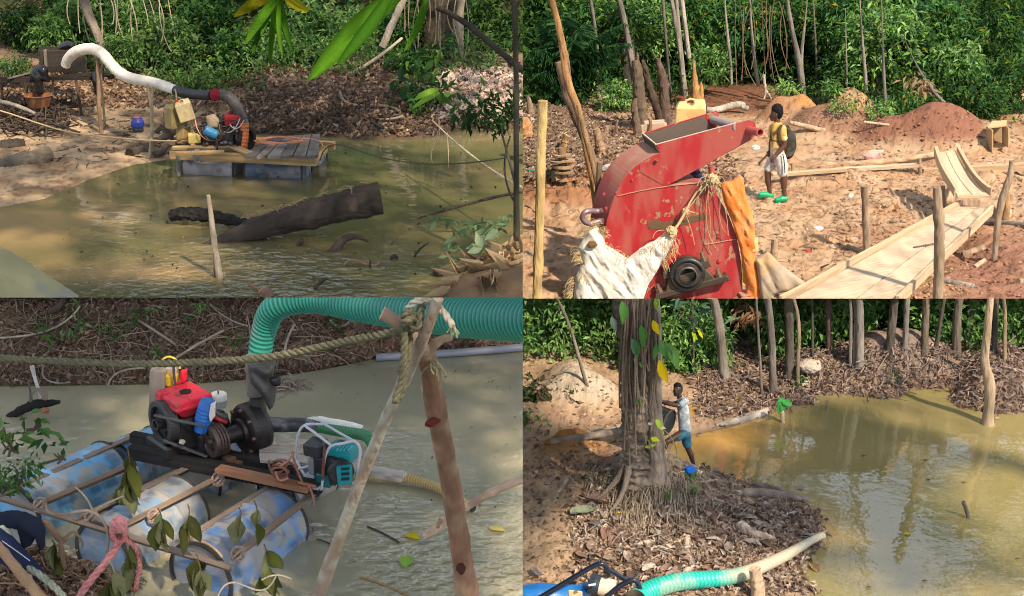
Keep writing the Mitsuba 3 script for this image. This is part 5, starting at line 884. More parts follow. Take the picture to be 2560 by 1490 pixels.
# cream jerrycan behind the trough, on a crate
k = mpp(at(1720, 300, YC+.9)); t = thing('jerrycan', 'cream jerrycan with brown cap standing behind the red feed trough', 'jerrycan'); jerrycan(t, at(1724, 346, YC+.75), rotz(-.12), 101*k, np.array([.66, .47, .20]), (.16, .045, .025), 8, (.5, .3, .1))
t = thing('crate', 'pale pinkish wooden crate behind the left end of the feed trough', 'crate')
for i, (a, b, h) in enumerate([((1604, 330), (1662, 322), 34), ((1612, 312), (1665, 308), 6)]): part(t, 'board', beam(at(*a, YC+.6+.25*i), at(*b, YC+.6+.25*i), .05 if i == 0 else .4, h*k, (.46, .32, .23), n=8), 'matte', False)
part(t, 'peg', pole([(1622, 330, YC+.55, 5), (1626, 305, YC+.55, 4), (1624, 296, YC+.55, 4)], (.25, .14, .1)), 'bark')
# ---- posts, stumps and poles of the clearing
def post(name, lab, cat, pts, c, y=None, capc=None, rough=.14, seed=0, sides=11, fork=None, flat=1.0, shade=.3):
    y = g_TR(pts[0][0], pts[0][1])[1] if y is None else y; t = thing(name, lab, cat)
    part(t, 'shaft', pole([(u, v, y, r) for u, v, r in pts], c, sides, rough, seed, capc=capc, shade=shade).stain(np.asarray(c)*.45, 6, .55, .68, seed+2, .6, (1, 1, .35)), 'bark')
    for f in fork or (): part(t, 'fork', pole([(u, v, y, r) for u, v, r in f], c, sides, rough, seed+1, capc=capc), 'bark')
    return t
post('timber_post', 'yellow timber post standing in the left foreground of the clearing', 'post', [(1341, 780, 12), (1344, 700, 12), (1350, 500, 12), (1356, 275, 12.5), (1357, 252, 13)], (.47, .34, .15), y=20.4, capc=(.35, .22, .1), rough=.05, seed=3, sides=10)
y1 = YC+2.4
post('leaning_pole', 'tall crooked yellow brown pole leaning behind the crusher', 'pole', [(1492, 520, 9), (1476, 420, 9), (1462, 350, 9), (1440, 260, 10), (1418, 200, 9), (1408, 130, 9), (1395, 60, 8), (1376, -10, 8)], (.36, .20, .09), y=y1, rough=.2, seed=4)
post('leaning_pole', 'shorter grey brown pole beside the tall leaning pole', 'pole', [(1505, 470, 9), (1475, 380, 10), (1440, 290, 13), (1412, 210, 13), (1398, 155, 10)], (.20, .13, .09), y=y1+.3, rough=.3, seed=5, fork=[[(1425, 240, 9), (1420, 180, 7), (1414, 128, 6)]])
post('leaning_pole', 'thin pole leaning beside the base of the tall pole', 'pole', [(1504, 520, 6), (1478, 400, 6), (1458, 320, 6), (1446, 262, 6)], (.30, .19, .1), y=y1-.2, rough=.2, seed=6)
post('post', 'dark post behind the left side of the crusher', 'post', [(1492, 560, 7), (1494, 480, 7), (1500, 405, 8)], (.17, .12, .08), y=YC+.7)
CH = (.085, .058, .045)
post('burnt_stump', 'thick burnt tree stump with splintered top, left of three', 'tree stump', [(1606, 322, 18), (1598, 270, 16), (1596, 210, 15), (1592, 172, 14), (1588, 150, 8)], (.13, .10, .07), rough=.28, seed=7, sides=16, fork=[[(1594, 180, 5), (1594, 150, 4), (1593, 130, 2)], [(1583, 180, 5), (1580, 165, 4), (1577, 156, 3)]])
post('burnt_stump', 'thin dark burnt trunk leaning left, middle of three', 'tree stump', [(1648, 322, 12), (1640, 260, 11), (1626, 225, 9), (1612, 170, 7), (1606, 150, 4)], CH, rough=.3, seed=8, sides=14)
post('burnt_stump', 'dark burnt trunk with pale tip, right of three', 'tree stump', [(1668, 320, 14), (1662, 270, 13), (1657, 200, 12), (1650, 170, 9), (1645, 146, 5)], (.10, .07, .055), rough=.28, seed=9, sides=14)
post('burnt_stump', 'short burnt stub at the foot of the thick burnt stump', 'tree stump', [(1592, 340, 11), (1590, 300, 9), (1586, 262, 7), (1590, 246, 3)], (.13, .095, .07), rough=.3, seed=10)
post('split_stump', 'splintered yellow stump behind the cream jerrycan', 'tree stump', [(1742, 275, 16), (1740, 240, 11), (1737, 200, 7), (1735, 152, 3)], (.42, .24, .09), rough=.3, seed=11, fork=[[(1748, 260, 7), (1754, 225, 5), (1752, 205, 2)], [(1740, 240, 4), (1750, 212, 2)]])
post('tree_stump', 'sawn grey stump among the weeds left of the burnt stumps', 'tree stump', [(1505, 275, 11), (1502, 250, 9), (1499, 236, 8)], (.26, .20, .14), capc=(.55, .42, .25), seed=12)
post('tree_stump', 'grey splintered stump at the left edge of the clearing', 'tree stump', [(1328, 285, 9), (1324, 260, 7), (1320, 242, 4)], (.26, .2, .14), seed=13)
post('tree_stump', 'small orange brown chopped stump in front of the leaning poles', 'tree stump', [(1408, 372, 10), (1412, 352, 8), (1418, 338, 9)], (.36, .22, .11), capc=(.5, .33, .17), seed=14)
post('tree_stump', 'forked stump between the leaning poles and the crusher', 'tree stump', [(1502, 385, 12), (1497, 350, 11), (1490, 322, 9)], (.28, .19, .12), seed=15, fork=[[(1500, 350, 7), (1515, 330, 6), (1519, 314, 4)]])
post('tree_stump', 'tiny dark stump on the litter right of the forked stump', 'tree stump', [(1542, 340, 5), (1541, 315, 4), (1543, 300, 3)], (.16, .1, .07), seed=16)
post('tree_stump', 'orange sawn stump at the left edge beside the yellow post', 'tree stump', [(1316, 340, 16), (1313, 318, 17), (1308, 296, 12)], (.42, .22, .10), seed=17, capc=(.5, .28, .13))
post('stick', 'forked white stick standing behind the boy', 'stick', [(1908, 248, 2.5), (1914, 226, 3), (1911, 205, 3.5), (1910, 186, 4)], (.5, .46, .38), fork=[[(1914, 226, 3), (1924, 240, 2.5), (1932, 262, 2)]], seed=18)
yl = g_TR(1800, 285)[1]
log('fallen pale grey trunk lying behind the trough', [(1766, 274, yl, 8), (1810, 270, yl, 8), (1850, 262, yl, 9), (1862, 264, yl, 7)], (.36, .33, .28), 71, .12); log('short broken branch of the fallen grey trunk', [(1852, 266, yl-.1, 6), (1870, 272, yl-.1, 6)], (.36, .34, .3), 72, .12)
rt = thing('rotor', 'rusty stack of worn steel discs standing left of the crusher', 'rotor'); yr = g_TR(1395, 455)[1]-.05; c0 = at(1404, 372, yr); kr = mpp(c0); axr = unit([.06, -.12, -1])
part(rt, 'shaft', lathe([(-.02, .001), (-.02, 10*kr), (75*kr, 10*kr), (82*kr, 14*kr), (82*kr, .001)], c0, axr, (.22, .14, .08), 16).shade(.3, 8), 'matte', False)
for i, (d, r) in enumerate([(14, 24), (28, 32), (42, 30), (56, 27)]): part(rt, 'disc', lathe([(0, .001), (0, r*kr), (5*kr, r*.97*kr), (8*kr, .001)], c0+axr*d*kr, axr, (.33, .23, .145), 15).bumpy(.03, 6, i).shade(.3, 7, i), 'matte', False)
part(rt, 'foot', beam(at(1388, 432, yr-.05), at(1392, 452, yr-.1), .12, .16, (.3, .22, .14)), 'matte', False)
solo('pipe', 'thin teal pipe lying at the left edge of the clearing', 'pipe', tube([at(1300, 421, yr+.1), at(1376, 436, yr+.05)], .018, (.02, .16, .15), 8), 'satin')
solo('plastic_sheet', 'scrap of grey white plastic beside the crusher', 'plastic sheet', sheet([(1500, 425), (1512, 412), (1536, 408), (1545, 414), (1538, 428), (1515, 432)], YC+.9, .03, (.5, .5, .5), .04, .03, 2, .03), 'satin')
# ---- wooden sluices
W1, W2 = (.46, .345, .225), (.50, .395, .28)
zs = zr+.28
sl = thing('long_sluice', 'long pale wooden sluice with low side rails running down to the foreground', 'sluice')
q = lambda u, v, dz=0: on(u, v, zs+dz)
part(sl, 'plank', board([q(1975, 752), q(2402, 512), q(2444, 518), q(2130, 752)], .04, W2, 1, 60, 10, .012).stain((.33, .25, .19), 3, .5, .62, 3, .6), 'matte', False); part(sl, 'plank', board([q(2135, 752), q(2447, 518), q(2474, 523), q(2238, 752)], .04, W2, 2, 60, 8, .012).stain((.33, .25, .19), 3, .48, .62, 5, .6), 'matte', False)
part(sl, 'rail', beam(q(1950, 752, .03), q(2400, 510, .03), .05, .15, W1, n=40, seed=3, jit=.006), 'matte', False); part(sl, 'rail', beam(q(2243, 753, .0), q(2480, 524, .0), .06, .17, W1, n=34, seed=4, jit=.006), 'matte', False)
for u, v, w in ((2140, 690, 100), (2420, 530, 60)): part(sl, 'cross_bar', beam(q(u-w*.6, v, -.08), q(u+w, v+8, -.08), .06, .05, W1, n=6), 'matte', False)
solo('stick', 'dark straight stick lying across the long sluice', 'stick', pole([(2284, 619, q(2284, 617)[1]-.05, 2.5), (2340, 609, q(2340, 609)[1]-.05, 2.5)], (.14, .1, .08)), 'bark')
yb = on(2432, 492, zr+.5)[1]
L = smoothpath([at(2341, 382, yb+1.5), at(2350, 412, yb+1.15), at(2366, 446, yb+.6), at(2392, 488, yb)], 24); R = smoothpath([at(2388, 374, yb+1.5), at(2416, 424, yb+1.1), at(2444, 462, yb+.5), at(2472, 486, yb)], 24)
ch = thing('curved_sluice', 'short curved wooden chute above the long sluice', 'sluice')
for i, (a, b) in enumerate(((.02, .47), (.50, .98))): m = grid_solid(np.stack([L*(1-t)+R*t for t in np.linspace(a, b, 6)], 1), np.array([0, 0, .035]), W2); m.c = np.clip(m.c*(1+.5*(nfbm(np.stack([pix(m.v)[0]*.12, m.v[:, 1]*1.5, m.v[:, 2]], 1), 3, i)-.5))[:, None], 0, 1); part(ch, 'plank', m, 'matte', False)
for e, s in ((L, -1), (R, 1)): part(ch, 'rail', grid_solid(np.stack([e+[s*.03, 0, -.03], e+[s*.03, 0, .13], e+[-s*.015, 0, .13]], 1), np.array([0, 0, .0])+np.array([s*-.02, 0, .0]), W1), 'matte', False)
part(ch, 'lip', beam(L[-1]+[0, -.02, -.03], R[-1]+[0, -.02, -.03], .06, .05, W1, n=6), 'matte', False)
yw = g_TR(2430, 520)[1]
log('thick pale log under the lower end of the curved chute', [(2362, 490, yw+.1, 26), (2420, 512, yw, 30), (2480, 535, yw-.15, 32), (2512, 550, yw-.2, 30)], (.36, .25, .17), 80, .08, sides=20)
PG = (.30, .22, .15)
for i, (lab, pts) in enumerate([('grey upright stake in the middle of the dug clearing', [(2167, 640, 9), (2165, 560, 9), (2161, 465, 9)]), ('thick split post standing in front of the long sluice', [(2344, 775, 13), (2348, 660, 13), (2347, 540, 12), (2342, 468, 9)]), ('thin stake behind the thick split post', [(2362, 540, 7), (2358, 500, 7), (2356, 465, 6)]), ('crooked pole at the right holding the crossbar', [(2485, 655, 6), (2492, 580, 8), (2508, 490, 9), (2525, 440, 8), (2528, 402, 5)]),
    ('short forked stake at the right end of the low plank fence', [(2300, 437, 5), (2299, 415, 5), (2299, 396, 4)]), ('small peg at the left end of the low plank fence', [(1980, 442, 3), (1981, 420, 3), (1979, 408, 4)]), ('short broken stump near the bottom behind the orange sack', [(1935, 645, 9), (1936, 620, 9), (1937, 598, 8)]), ('rough bark tuft at the right of the crooked pole', [(2512, 560, 9), (2516, 520, 9), (2521, 480, 3)])]):
    post('stake', lab, 'post', pts, PG if i != 7 else (.33, .2, .1), seed=90+i, rough=.22)
for i, (lab, a, b, r, c) in enumerate([('horizontal grey crossbar pole at the right edge', (2445, 556, 9), (2580, 572, 10), 0, (.2, .17, .15)), ('grey log lying behind the thick split post', (2340, 702, 8), (2434, 722, 9), 0, (.25, .21, .18)), ('short log by the grey upright stake', (2118, 622, 8), (2160, 637, 8), 0, (.25, .19, .14)), ('pale pole slanting at the right edge behind the crooked pole', (2470, 418, 8), (2562, 458, 8), 0, (.42, .31, .2)),
    ('curved pale branch on the reddish mud', (2408, 640, 8), (2464, 622, 8), 0, (.4, .28, .2)), ('pale wood billet on the reddish mud', (2436, 672, 6), (2462, 654, 5), 0, (.45, .32, .23)), ('short log at the right edge below the crossbar', (2545, 708, 8), (2580, 712, 8), 0, (.35, .25, .17))]):
    ya, yb_ = g_TR(a[0], a[1])[1], g_TR(b[0], b[1])[1]; log(lab, [(a[0], a[1]-4, ya, a[2]), ((a[0]+b[0])/2, (a[1]+b[1])/2-4, (ya+yb_)/2, a[2]), (b[0], b[1]-4, yb_, b[2])], c, 100+i, .15, 'pole', 'pole')
for i, (lab, a, b, r, c) in enumerate([('long round pole lying behind the low plank fence', (1985, 415, 9), (2200, 405, 8), (2345, 384, 6), (.38, .26, .16)), ('bark log lying across the pit edge behind the boy', (1975, 306, 5), (2040, 322, 6), (2110, 335, 6), (.38, .27, .18)), ('thin pole on the heap behind the shrubs', (2160, 305, 3), (2210, 311, 3), (2270, 320, 3), (.45, .35, .25))]):
    y0 = g_TR(b[0], b[1]+6)[1]; log(lab, [(*a[:2], y0+.1, a[2]), (*b[:2], y0, b[2]), (*r[:2], y0+.3, r[2])], c, 110+i, .15)
for i, (lab, a, b, h, c) in enumerate([('long low plank edging the dug clearing behind the boy', (1930, 437), (2115, 424), 9, W1), ('pale plank continuing the edging towards the chute', (2110, 424), (2296, 413), 9, W2), ('brown plank beam left of the curved chute', (2306, 428), (2420, 424), 14, (.4, .27, .17)), ('thick sawn beam running to the right edge behind the chute', (2416, 424), (2580, 416), 18, (.42, .29, .18))]):
    y0 = g_TR((a[0]+b[0])/2, a[1]+6)[1]; pa, pb = at(*a, y0-.05), at(*b, y0+.15); solo('plank', lab, 'plank', beam(pa, pb, .12, h*mpp(pa), c, n=26, seed=120+i, jit=.008), 'matte', False)
wb = thing('wooden_box', 'open pale wooden box standing on end beside the red soil heap', 'box'); yx = g_TR(2490, 378)[1]; X = lambda u, v, d=0: at(u, v, yx+d)
fa, fb, fc, fd = (2470, 318), (2516, 318), (2516, 362), (2470, 376)
part(wb, 'side', slab([X(2470, 318), X(2515, 313), X(2517, 300, .45), X(2480, 303, .45)], .03, (.50, .36, .20)), 'matte', False); part(wb, 'side', slab([X(2470, 378), X(2515, 364), X(2517, 352, .3), X(2480, 358, .3)], .03, (.45, .32, .18)), 'matte', False)
part(wb, 'panel', beam(X(2474, 320, .02), X(2474, 376, .02), .03, .4, (.42, .3, .17), up=(0, 1, 0)), 'matte', False); part(wb, 'panel', beam(X(2514, 314, .02), X(2514, 364, .02), .03, .4, (.42, .3, .17), up=(0, 1, 0)), 'matte', False); part(wb, 'back', slab([X(2472, 376, .38), X(2516, 364, .38), X(2516, 312, .42), X(2474, 316, .42)], .02, (.30, .2, .11)), 'matte', False)
solo('sack', 'crumpled pink and white sack on the mud behind the plank fence', 'sack', join([sheet([(2155, 388), (2170, 378), (2200, 380), (2206, 392), (2190, 404), (2168, 404)], g_TR(2180, 402)[1], .05, (.58, .33, .3), .05, .06, 3, .03), sheet([(2150, 390), (2160, 380), (2180, 374), (2210, 374), (2205, 384), (2175, 384)], g_TR(2180, 402)[1]+.1, .04, (.5, .4, .3), .03, .05, 4, .03)]), 'matte')
solo('bark_slab', 'broad slab of pale bark lying at the bottom beside the orange sack', 'bark', sheet([(1890, 650), (1920, 628), (1955, 665), (2015, 708), (1985, 722), (1935, 735), (1925, 775), (1905, 775)], 20.7, .06, (.42, .33, .25), .07, .03, 5, .03).stain((.52, .36, .2), 4, .5, .6).shade(.2, 5), 'matte')
# ---- stones, clods, sticks and litter
pts = ground_pts(H_TR, 1307, 1900, 255, 470, 6500, 21, 20.0, 42); pts = pts[pts[:, 0] < 4.8]; scatter_leaves('dry_litter', 'dry grey brown leaf litter covering the left of the clearing', pts, [0, 0, 1], .11, [[.28, .19, .13], [.36, .26, .19], [.2, .135, .1], [.46, .36, .28]], 22)
pts = ground_pts(H_TR, 1307, 2250, 250, 640, 700, 23, 20.0, 42); scatter_twigs('dry_twigs', 'dry twigs scattered over the clearing', pts, .32, .007, (.26, .18, .12), 24)
def clods(name, label, pts, size, pal, seed, flat_=.6):
    g = np.random.default_rng(seed); oc = np.array([[1, 0, 0], [-1, 0, 0], [0, 1, 0], [0, -1, 0], [0, 0, 1], [0, 0, -.6]]); of = np.array([[0, 2, 4], [2, 1, 4], [1, 3, 4], [3, 0, 4], [2, 0, 5], [1, 2, 5], [3, 1, 5], [0, 3, 5]])
    n = len(pts); s = size*(.35+1.2*g.random((n, 1, 1))**2.2); v = pts[:, None]+(oc[None]*(.7+.6*g.random((n, 6, 1)))*s)*np.array([1, 1, flat_])+g.normal(size=(n, 6, 3))*s*.18
    c = np.repeat(np.asarray(pal)[g.integers(0, len(pal), n)]*(.7+.6*g.random((n, 1))), 6, 0); m = M(v.reshape(-1, 3), (of[None]+np.arange(n)[:, None, None]*6).reshape(-1, 3), c); k = numbered(name); put(k, m, 'earth', True); labels[k] = {'kind': 'stuff', 'label': label}
ORE = [[.36, .24, .145], [.42, .29, .18], [.28, .17, .10], [.33, .25, .18]]
clods('gravel', 'loose clods and gravel over the dug clearing', ground_pts(H_TR, 1850, 2420, 420, 745, 7000, 25, 20.0, 42), .035, ORE, 26)
clods('clods', 'lumps of soil over the red heaps and mud', ground_pts(H_TR, 2080, 2560, 275, 745, 5000, 27, 20.0, 42), .04, [[.24, .125, .085], [.19, .095, .065], [.3, .17, .12]], 28)
clods('gravel', 'dry crumbs on the tan heaps', ground_pts(H_TR, 1307, 2200, 290, 440, 2500, 29, 20.0, 42), .03, ORE, 30)
g = np.random.default_rng(31); pts = ground_pts(H_TR, 1960, 2330, 470, 735, 60, 32, 20.0, 42)
for i, q in enumerate(pts[:46]): r = g.uniform(.035, .085); solo('stone', 'lump of pale ore lying in the dug clearing', 'stone', blob(q+[0, 0, r*.2], np.array([r*1.2, r, r*.75]), np.array([.40, .29, .19])*g.uniform(.7, 1.15), i, .5, 1.6, 2), 'earth', False, 'ore lumps in the clearing')
pts = ground_pts(H_TR, 1960, 2340, 460, 720, 60, 33, 20.0, 42)
for i, q in enumerate(pts[:34]): d = unit([g.normal(), g.normal()*.6, .1*g.normal()])*g.uniform(.12, .35); solo('stick', 'short dry stick lying on the dug clearing', 'stick', tube([q-d, q+[0, 0, .03], q+d], g.uniform(.008, .017), np.array([.33, .23, .15])*g.uniform(.5, 1.3), 6, .2, i), 'bark', True, 'sticks on the dug clearing')
for lab, u, v, c, rx in (('white plastic bottle scrap with yellow cap in the middle of the clearing', 2046, 574, (.72, .72, .68), 12), ('white plastic scrap behind the boy', 1890, 372, (.75, .73, .7), 9), ('white plastic bag scrap by the plank at the boy', 1945, 441, (.78, .76, .72), 9), ('white cup lying in the middle of the clearing', 2128, 493, (.7, .68, .64), 7), ('red plastic scrap in the middle of the clearing', 2020, 632, (.6, .06, .07), 5), ('red plastic scrap by the grey stake', 2144, 645, (.55, .08, .07), 6), ('red rag at the bottom edge under the long sluice', 2248, 742, (.4, .03, .04), 9)):
    y0 = g_TR(u, v)[1]; solo('litter_scrap', lab, 'litter', pblob(u, v-3, y0, rx, 6, c, u, .45, 2), 'satin', False)
# ---- boy with rucksack
SKIN = (.10, .045, .031); yo = g_TR(1945, 500)[1]; kb = mpp(at(1945, 400, yo))
by = thing('person', 'boy in yellow shirt, light shorts and green clogs carrying a dark rucksack', 'person')
hd = [(1940, 279, 0, 13.5), (1936, 288, 0, 12)]
chs = [chain(yo, [(1942, 276, 0, 13.5), (1937, 287, 0, 11.5)]), chain(yo, [(1937, 287, 0, 10.5), (1931, 297, 0, 6)]), chain(yo, [(1930, 286, 0, 5), (1926, 292, 0, 3.4)]), chain(yo, [(1942, 292, 0, 8), (1943, 312, 0, 8)]),
       chain(yo, [(1943, 312, 0, 9), (1945, 330, 0, 15), (1944, 360, 0, 14), (1944, 388, 0, 15)]), chain(yo, [(1932, 319, .14, 8), (1944, 318, 0, 10), (1955, 320, -.14, 8)]),
       chain(yo, [(1956, 322, -.15, 8), (1960, 344, -.17, 7), (1961, 362, -.18, 6.5), (1950, 377, -.2, 5.8), (1938, 390, -.22, 4.2)]), chain(yo, [(1932, 322, .15, 7.5), (1930, 345, .16, 6.5), (1927, 362, .12, 6), (1925, 376, .08, 4.2)]),
       chain(yo, [(1941, 392, .07, 13), (1926, 412, .08, 11), (1919, 427, .08, 8.5), (1920, 450, .08, 8), (1923, 470, .08, 6), (1925, 486, .08, 5.5)]), chain(yo, [(1949, 392, -.07, 13.5), (1956, 420, -.09, 11.5), (1959, 438, -.09, 8.6), (1959, 458, -.09, 8.4), (1960, 476, -.09, 6), (1962, 491, -.09, 5.6)]),
       chain(yo, [(1925, 486, .08, 5.5), (1908, 487, .06, 4.5)]), chain(yo, [(1962, 491, -.09, 5.6), (1948, 496, -.12, 4.5)])]
chs += hand(yo, (1936, 391, -.22), (1931, 397, -.22), [(1926, 404, -.22), (1929, 406, -.22), (1932, 407, -.22), (1935, 406, -.21)], (1928, 396, -.24), 6*kb) + hand(yo, (1925, 376, .08), (1921, 383, .05), [(1916, 387, .05), (1918, 390, .05), (1921, 391, .05), (1924, 390, .05)], (1918, 380, .02), 5*kb)
m = body(chs, SKIN, .028, 4); part(by, 'body', m, 'satin')
m = body([chain(yo, [(1943, 273, 0, 15), (1945, 281, 0, 14)]), chain(yo, [(1945, 281, 0, 13.5), (1946, 289, 0, 10)])], (.008, .007, .008), .03, 2); part(by, 'hair', m.bumpy(.006, 40), 'matte')
part(by, 'ear', body([chain(yo, [(1941, 286, -.083, 3.2), (1941, 291, -.08, 2.2)])], SKIN, .01, 1), 'satin'); part(by, 'eye', body([chain(yo, [(1929.5, 282, -.03, 1.6), (1930, 282, -.02, 1.6)])], (.02, .015, .015), .01, 0), 'gloss'); part(by, 'lips', body([chain(yo, [(1927.5, 296, -.02, 2), (1928, 296, .02, 2)])], (.10, .035, .03), .01, 0), 'satin')
YEL = (.62, .40, .11)
m = body([chain(yo, [(1941, 312, 0, 12), (1944, 330, 0, 17.5), (1943, 360, 0, 17), (1944, 386, 0, 18)]), chain(yo, [(1931, 320, .14, 9.5), (1944, 318, 0, 11), (1956, 321, -.14, 9.5)]), chain(yo, [(1956, 322, -.15, 10), (1959, 345, -.17, 9.5)]), chain(yo, [(1931, 322, .15, 9.5), (1929, 340, .16, 9)])], YEL, .03, 3).bumpy(.008, 10)
part(by, 'shirt', m.stain((.75, .70, .6), 7, .52, .62, 4, .7).stain((.35, .12, .02), 9, .6, .68, 9, .8), 'matte', label='yellow shirt with a faded print')
sh = (.56, .55, .55); m = body([chain(yo, [(1944, 384, 0, 18), (1944, 396, 0, 18)]), chain(yo, [(1940, 394, .07, 16), (1928, 410, .08, 14.5), (1922, 420, .08, 12)]), chain(yo, [(1950, 394, -.07, 16), (1955, 415, -.09, 14.5), (1956, 432, -.09, 12.5)])], sh, .03, 3).bumpy(.01, 9, 4).shade(.12, 10); part(by, 'shorts', m, 'matte')
part(by, 'shorts_stripe', tube(px_path([(1957, 384, yo-.22, 1.6), (1961, 410, yo-.245, 1.6), (1962, 432, yo-.24, 1.6)], 10)[0], .010, (.02, .06, .035), 6), 'matte', label='dark stripe down the side of the shorts')
for (a, b, d) in (((1929, 489), (1901, 486), .07), ((1965, 496), (1942, 500), -.11)):
    m = body([chain(yo, [(a[0], a[1], d, 6), ((a[0]+b[0])/2, (a[1]+b[1])/2-1, d-.01, 7.5), (b[0], b[1], d-.02, 6)]), chain(yo, [(a[0]+1, a[1]+3, d, 4.5), (b[0]-1, b[1]+4, d-.02, 5)])], (.008, .33, .14), .02, 2); part(by, 'clog', m, 'satin', label='green clog')
rk = thing('rucksack', 'dark camouflage rucksack on the back of the boy', 'rucksack')
m = body([chain(yo, [(1966, 322, -.02, 9), (1974, 345, -.02, 15), (1975, 370, -.02, 16), (1972, 386, -.02, 11)]), chain(yo, [(1962, 325, .1, 8), (1968, 372, .1, 12)])], (.045, .045, .038), .03, 3).bumpy(.02, 7); part(rk, 'bag', m.stain((.10, .095, .075), 8, .5, .6).stain((.012, .012, .012), 7, .58, .66, 8), 'matte')
part(rk, 'strap', tube(smoothpath([P3(1962, 322, yo, -.12), P3(1952, 316, yo, -.2), P3(1946, 335, yo, -.25), P3(1950, 358, yo, -.23), P3(1962, 372, yo, -.15)], 18), .026, (.045, .04, .035), 8, flat=.4), 'matte'); part(rk, 'strap', tube(smoothpath([P3(1934, 312, yo, .02), P3(1927, 330, yo, -.02), P3(1928, 350, yo, -.05)], 10), .02, (.05, .045, .04), 8, flat=.5), 'matte'); part(rk, 'chest_strap', tube([P3(1927, 352, yo, -.1), P3(1936, 352, yo, -.21), P3(1948, 355, yo, -.24)], .012, (.03, .03, .03), 6), 'matte')
solo('stick', 'thin dark stick held in the hand of the boy', 'stick', pole([(1922, 381, yo, 2), (1910, 395, yo-.05, 2), (1897, 409, yo-.1, 3)], (.05, .04, .04), 6), 'matte')
# ================================================================== near left: drum raft with diesel pump, hose, ropes and poles
TILE = 'BL'
zf = zb+.40
STEEL, RUST, BLUE = (.19, .145, .115), (.23, .105, .06), (.10, .27, .46)
rf = thing('drum_raft', 'raft of blue drums under a rusty steel frame carrying the red diesel pump', 'raft')
dz = zb+.11
for i, (a, b, r, c, lo) in enumerate([((44, 1292), (276, 1180), .31, (.13, .36, .60), .53), ((256, 1392), (458, 1268), .31, (.15, .24, .36), .46), ((500, 1444), (698, 1300), .315, (.10, .22, .45), .44), ((300, 1172), (395, 1128), .26, (.14, .34, .56), .55), ((500, 1200), (585, 1150), .25, (.06, .14, .24), .5), ((690, 1240), (800, 1180), .24, (.03, .05, .08), .5)]):
    p, q = on(*a, dz), on(*b, dz); add_drum(rf, p, q, r, np.array(c)*.85+np.array([.035, .04, .045]), 50+i, (.37, .33, .27), lo-.01, 'drum', 'satin')
def bar(a, b, w=.05, h=.06, c=STEEL, z=zf, n=24, nm='frame_bar', seed=1, z2=None):
    return part(rf, nm, beam(on(*a, z), on(*b, z if z2 is None else z2), w, h, c, n=n, seed=seed), 'matte', False)
def angle(a, b, c=STEEL, z=zf, seed=1): bar(a, b, .07, .014, c, z, 24, 'frame_bar', seed); bar((a[0]+1, a[1]+4), (b[0]+1, b[1]+4), .012, .06, np.array(c)*.8, z-.035, 24, 'frame_bar', seed+1)
angle((-20, 1236), (578, 1418), seed=2)
for i, (a, b) in enumerate([((-8, 1240), (330, 1092)), ((88, 1262), (330, 1160)), ((185, 1300), (470, 1168)), ((312, 1312), (552, 1190)), ((455, 1352), (672, 1218)), ((588, 1388), (786, 1232))]): angle(a, b, (STEEL, (.21, .15, .11))[i % 2], zf+.012, 10+i)
bar((325, 1128), (800, 1222), .10, .12, (.022, .02, .02), zf+.05, 30, 'beam'); bar((330, 1092), (740, 1175), .08, .1, (.03, .026, .025), zf+.05, 24, 'beam'); bar((545, 1172), (775, 1222), .11, .05, (.25, .12, .065), zf+.12, 20, 'beam')
for u, v, s in ((100, 1262, 1), (595, 1385, 2), (330, 1182, 3), (545, 1198, 4), (228, 1295, 5), (385, 1290, 6)): part(rf, 'lashing', join([twisted(np.array([on(u, v, zf+.02)+[.05*math.cos(t), .05*math.sin(t)*.5, .05*math.sin(t+k)] for t in np.linspace(0, 6.3, 10)]), .011, (.33, .24, .19), s*5+k) for k in range(3)]), 'matte')
pl = zf+.13
for i, q in enumerate([[(650, 1112), (930, 1120), (925, 1138), (648, 1130)], [(648, 1132), (850, 1140), (846, 1160), (650, 1150)], [(845, 1150), (1016, 1180), (1002, 1200), (838, 1172)], [(690, 1095), (790, 1100), (786, 1112), (690, 1108)]]): part(rf, 'plank', board([on(u, v, pl+.01*i) for u, v in q], .03, (.40, .345, .29), 20+i, 24, 5, .01), 'matte', False)
part(rf, 'yellow_can', pblob(702, 1152, on(702, 1152, zf)[1]+.1, 26, 16, (.42, .25, .01), 3, .1), 'satin')
# ---- diesel pump
ax = unit([-.75, -.66, 0]); bx = np.array([.66, -.75, 0]); y0 = on(400, 1125, zf+.1)[1]
dp = thing('diesel_pump', 'oily diesel engine with red tank and black flywheel belted to a round pump', 'engine'); Q = lambda u, v, d=0: at(u, v, y0+d); k = mpp(Q(450, 1060))
IRON = (.035, .034, .036)
fw = Q(400, 1058, -.05)
fk = part(dp, 'flywheel', join([lathe([(-.09, .15), (-.09, 56*k), (0, 57*k), (.01, 55*k), (.01, 44*k), (-.02, 42*k)], fw, ax, (.06, .06, .065), 44), lathe([(-.03, 43*k), (-.03, 15*k)], fw, ax, (.035, .035, .037), 40), lathe([(-.03, 16*k), (.05, 15*k), (.05, 10*k), (0, 9*k), (0, .001)], fw, ax, (.05, .045, .045), 28)]).shade(.2, 9), 'metal', False)
part(fk, 'hole', lathe([(0, .001), (0, 9*k)], fw+ax*-.024+np.array([0, 0, .115])+bx*.03, ax, (.004, .004, .004), 18), 'matte', False); part(fk, 'hole', lathe([(0, .001), (0, 9*k)], fw+ax*-.024+np.array([0, 0, -.10])+bx*.06, ax, (.004, .004, .004), 18), 'matte', False)
R_ = np.stack([bx, -ax, [0, 0, 1.0]], 1)
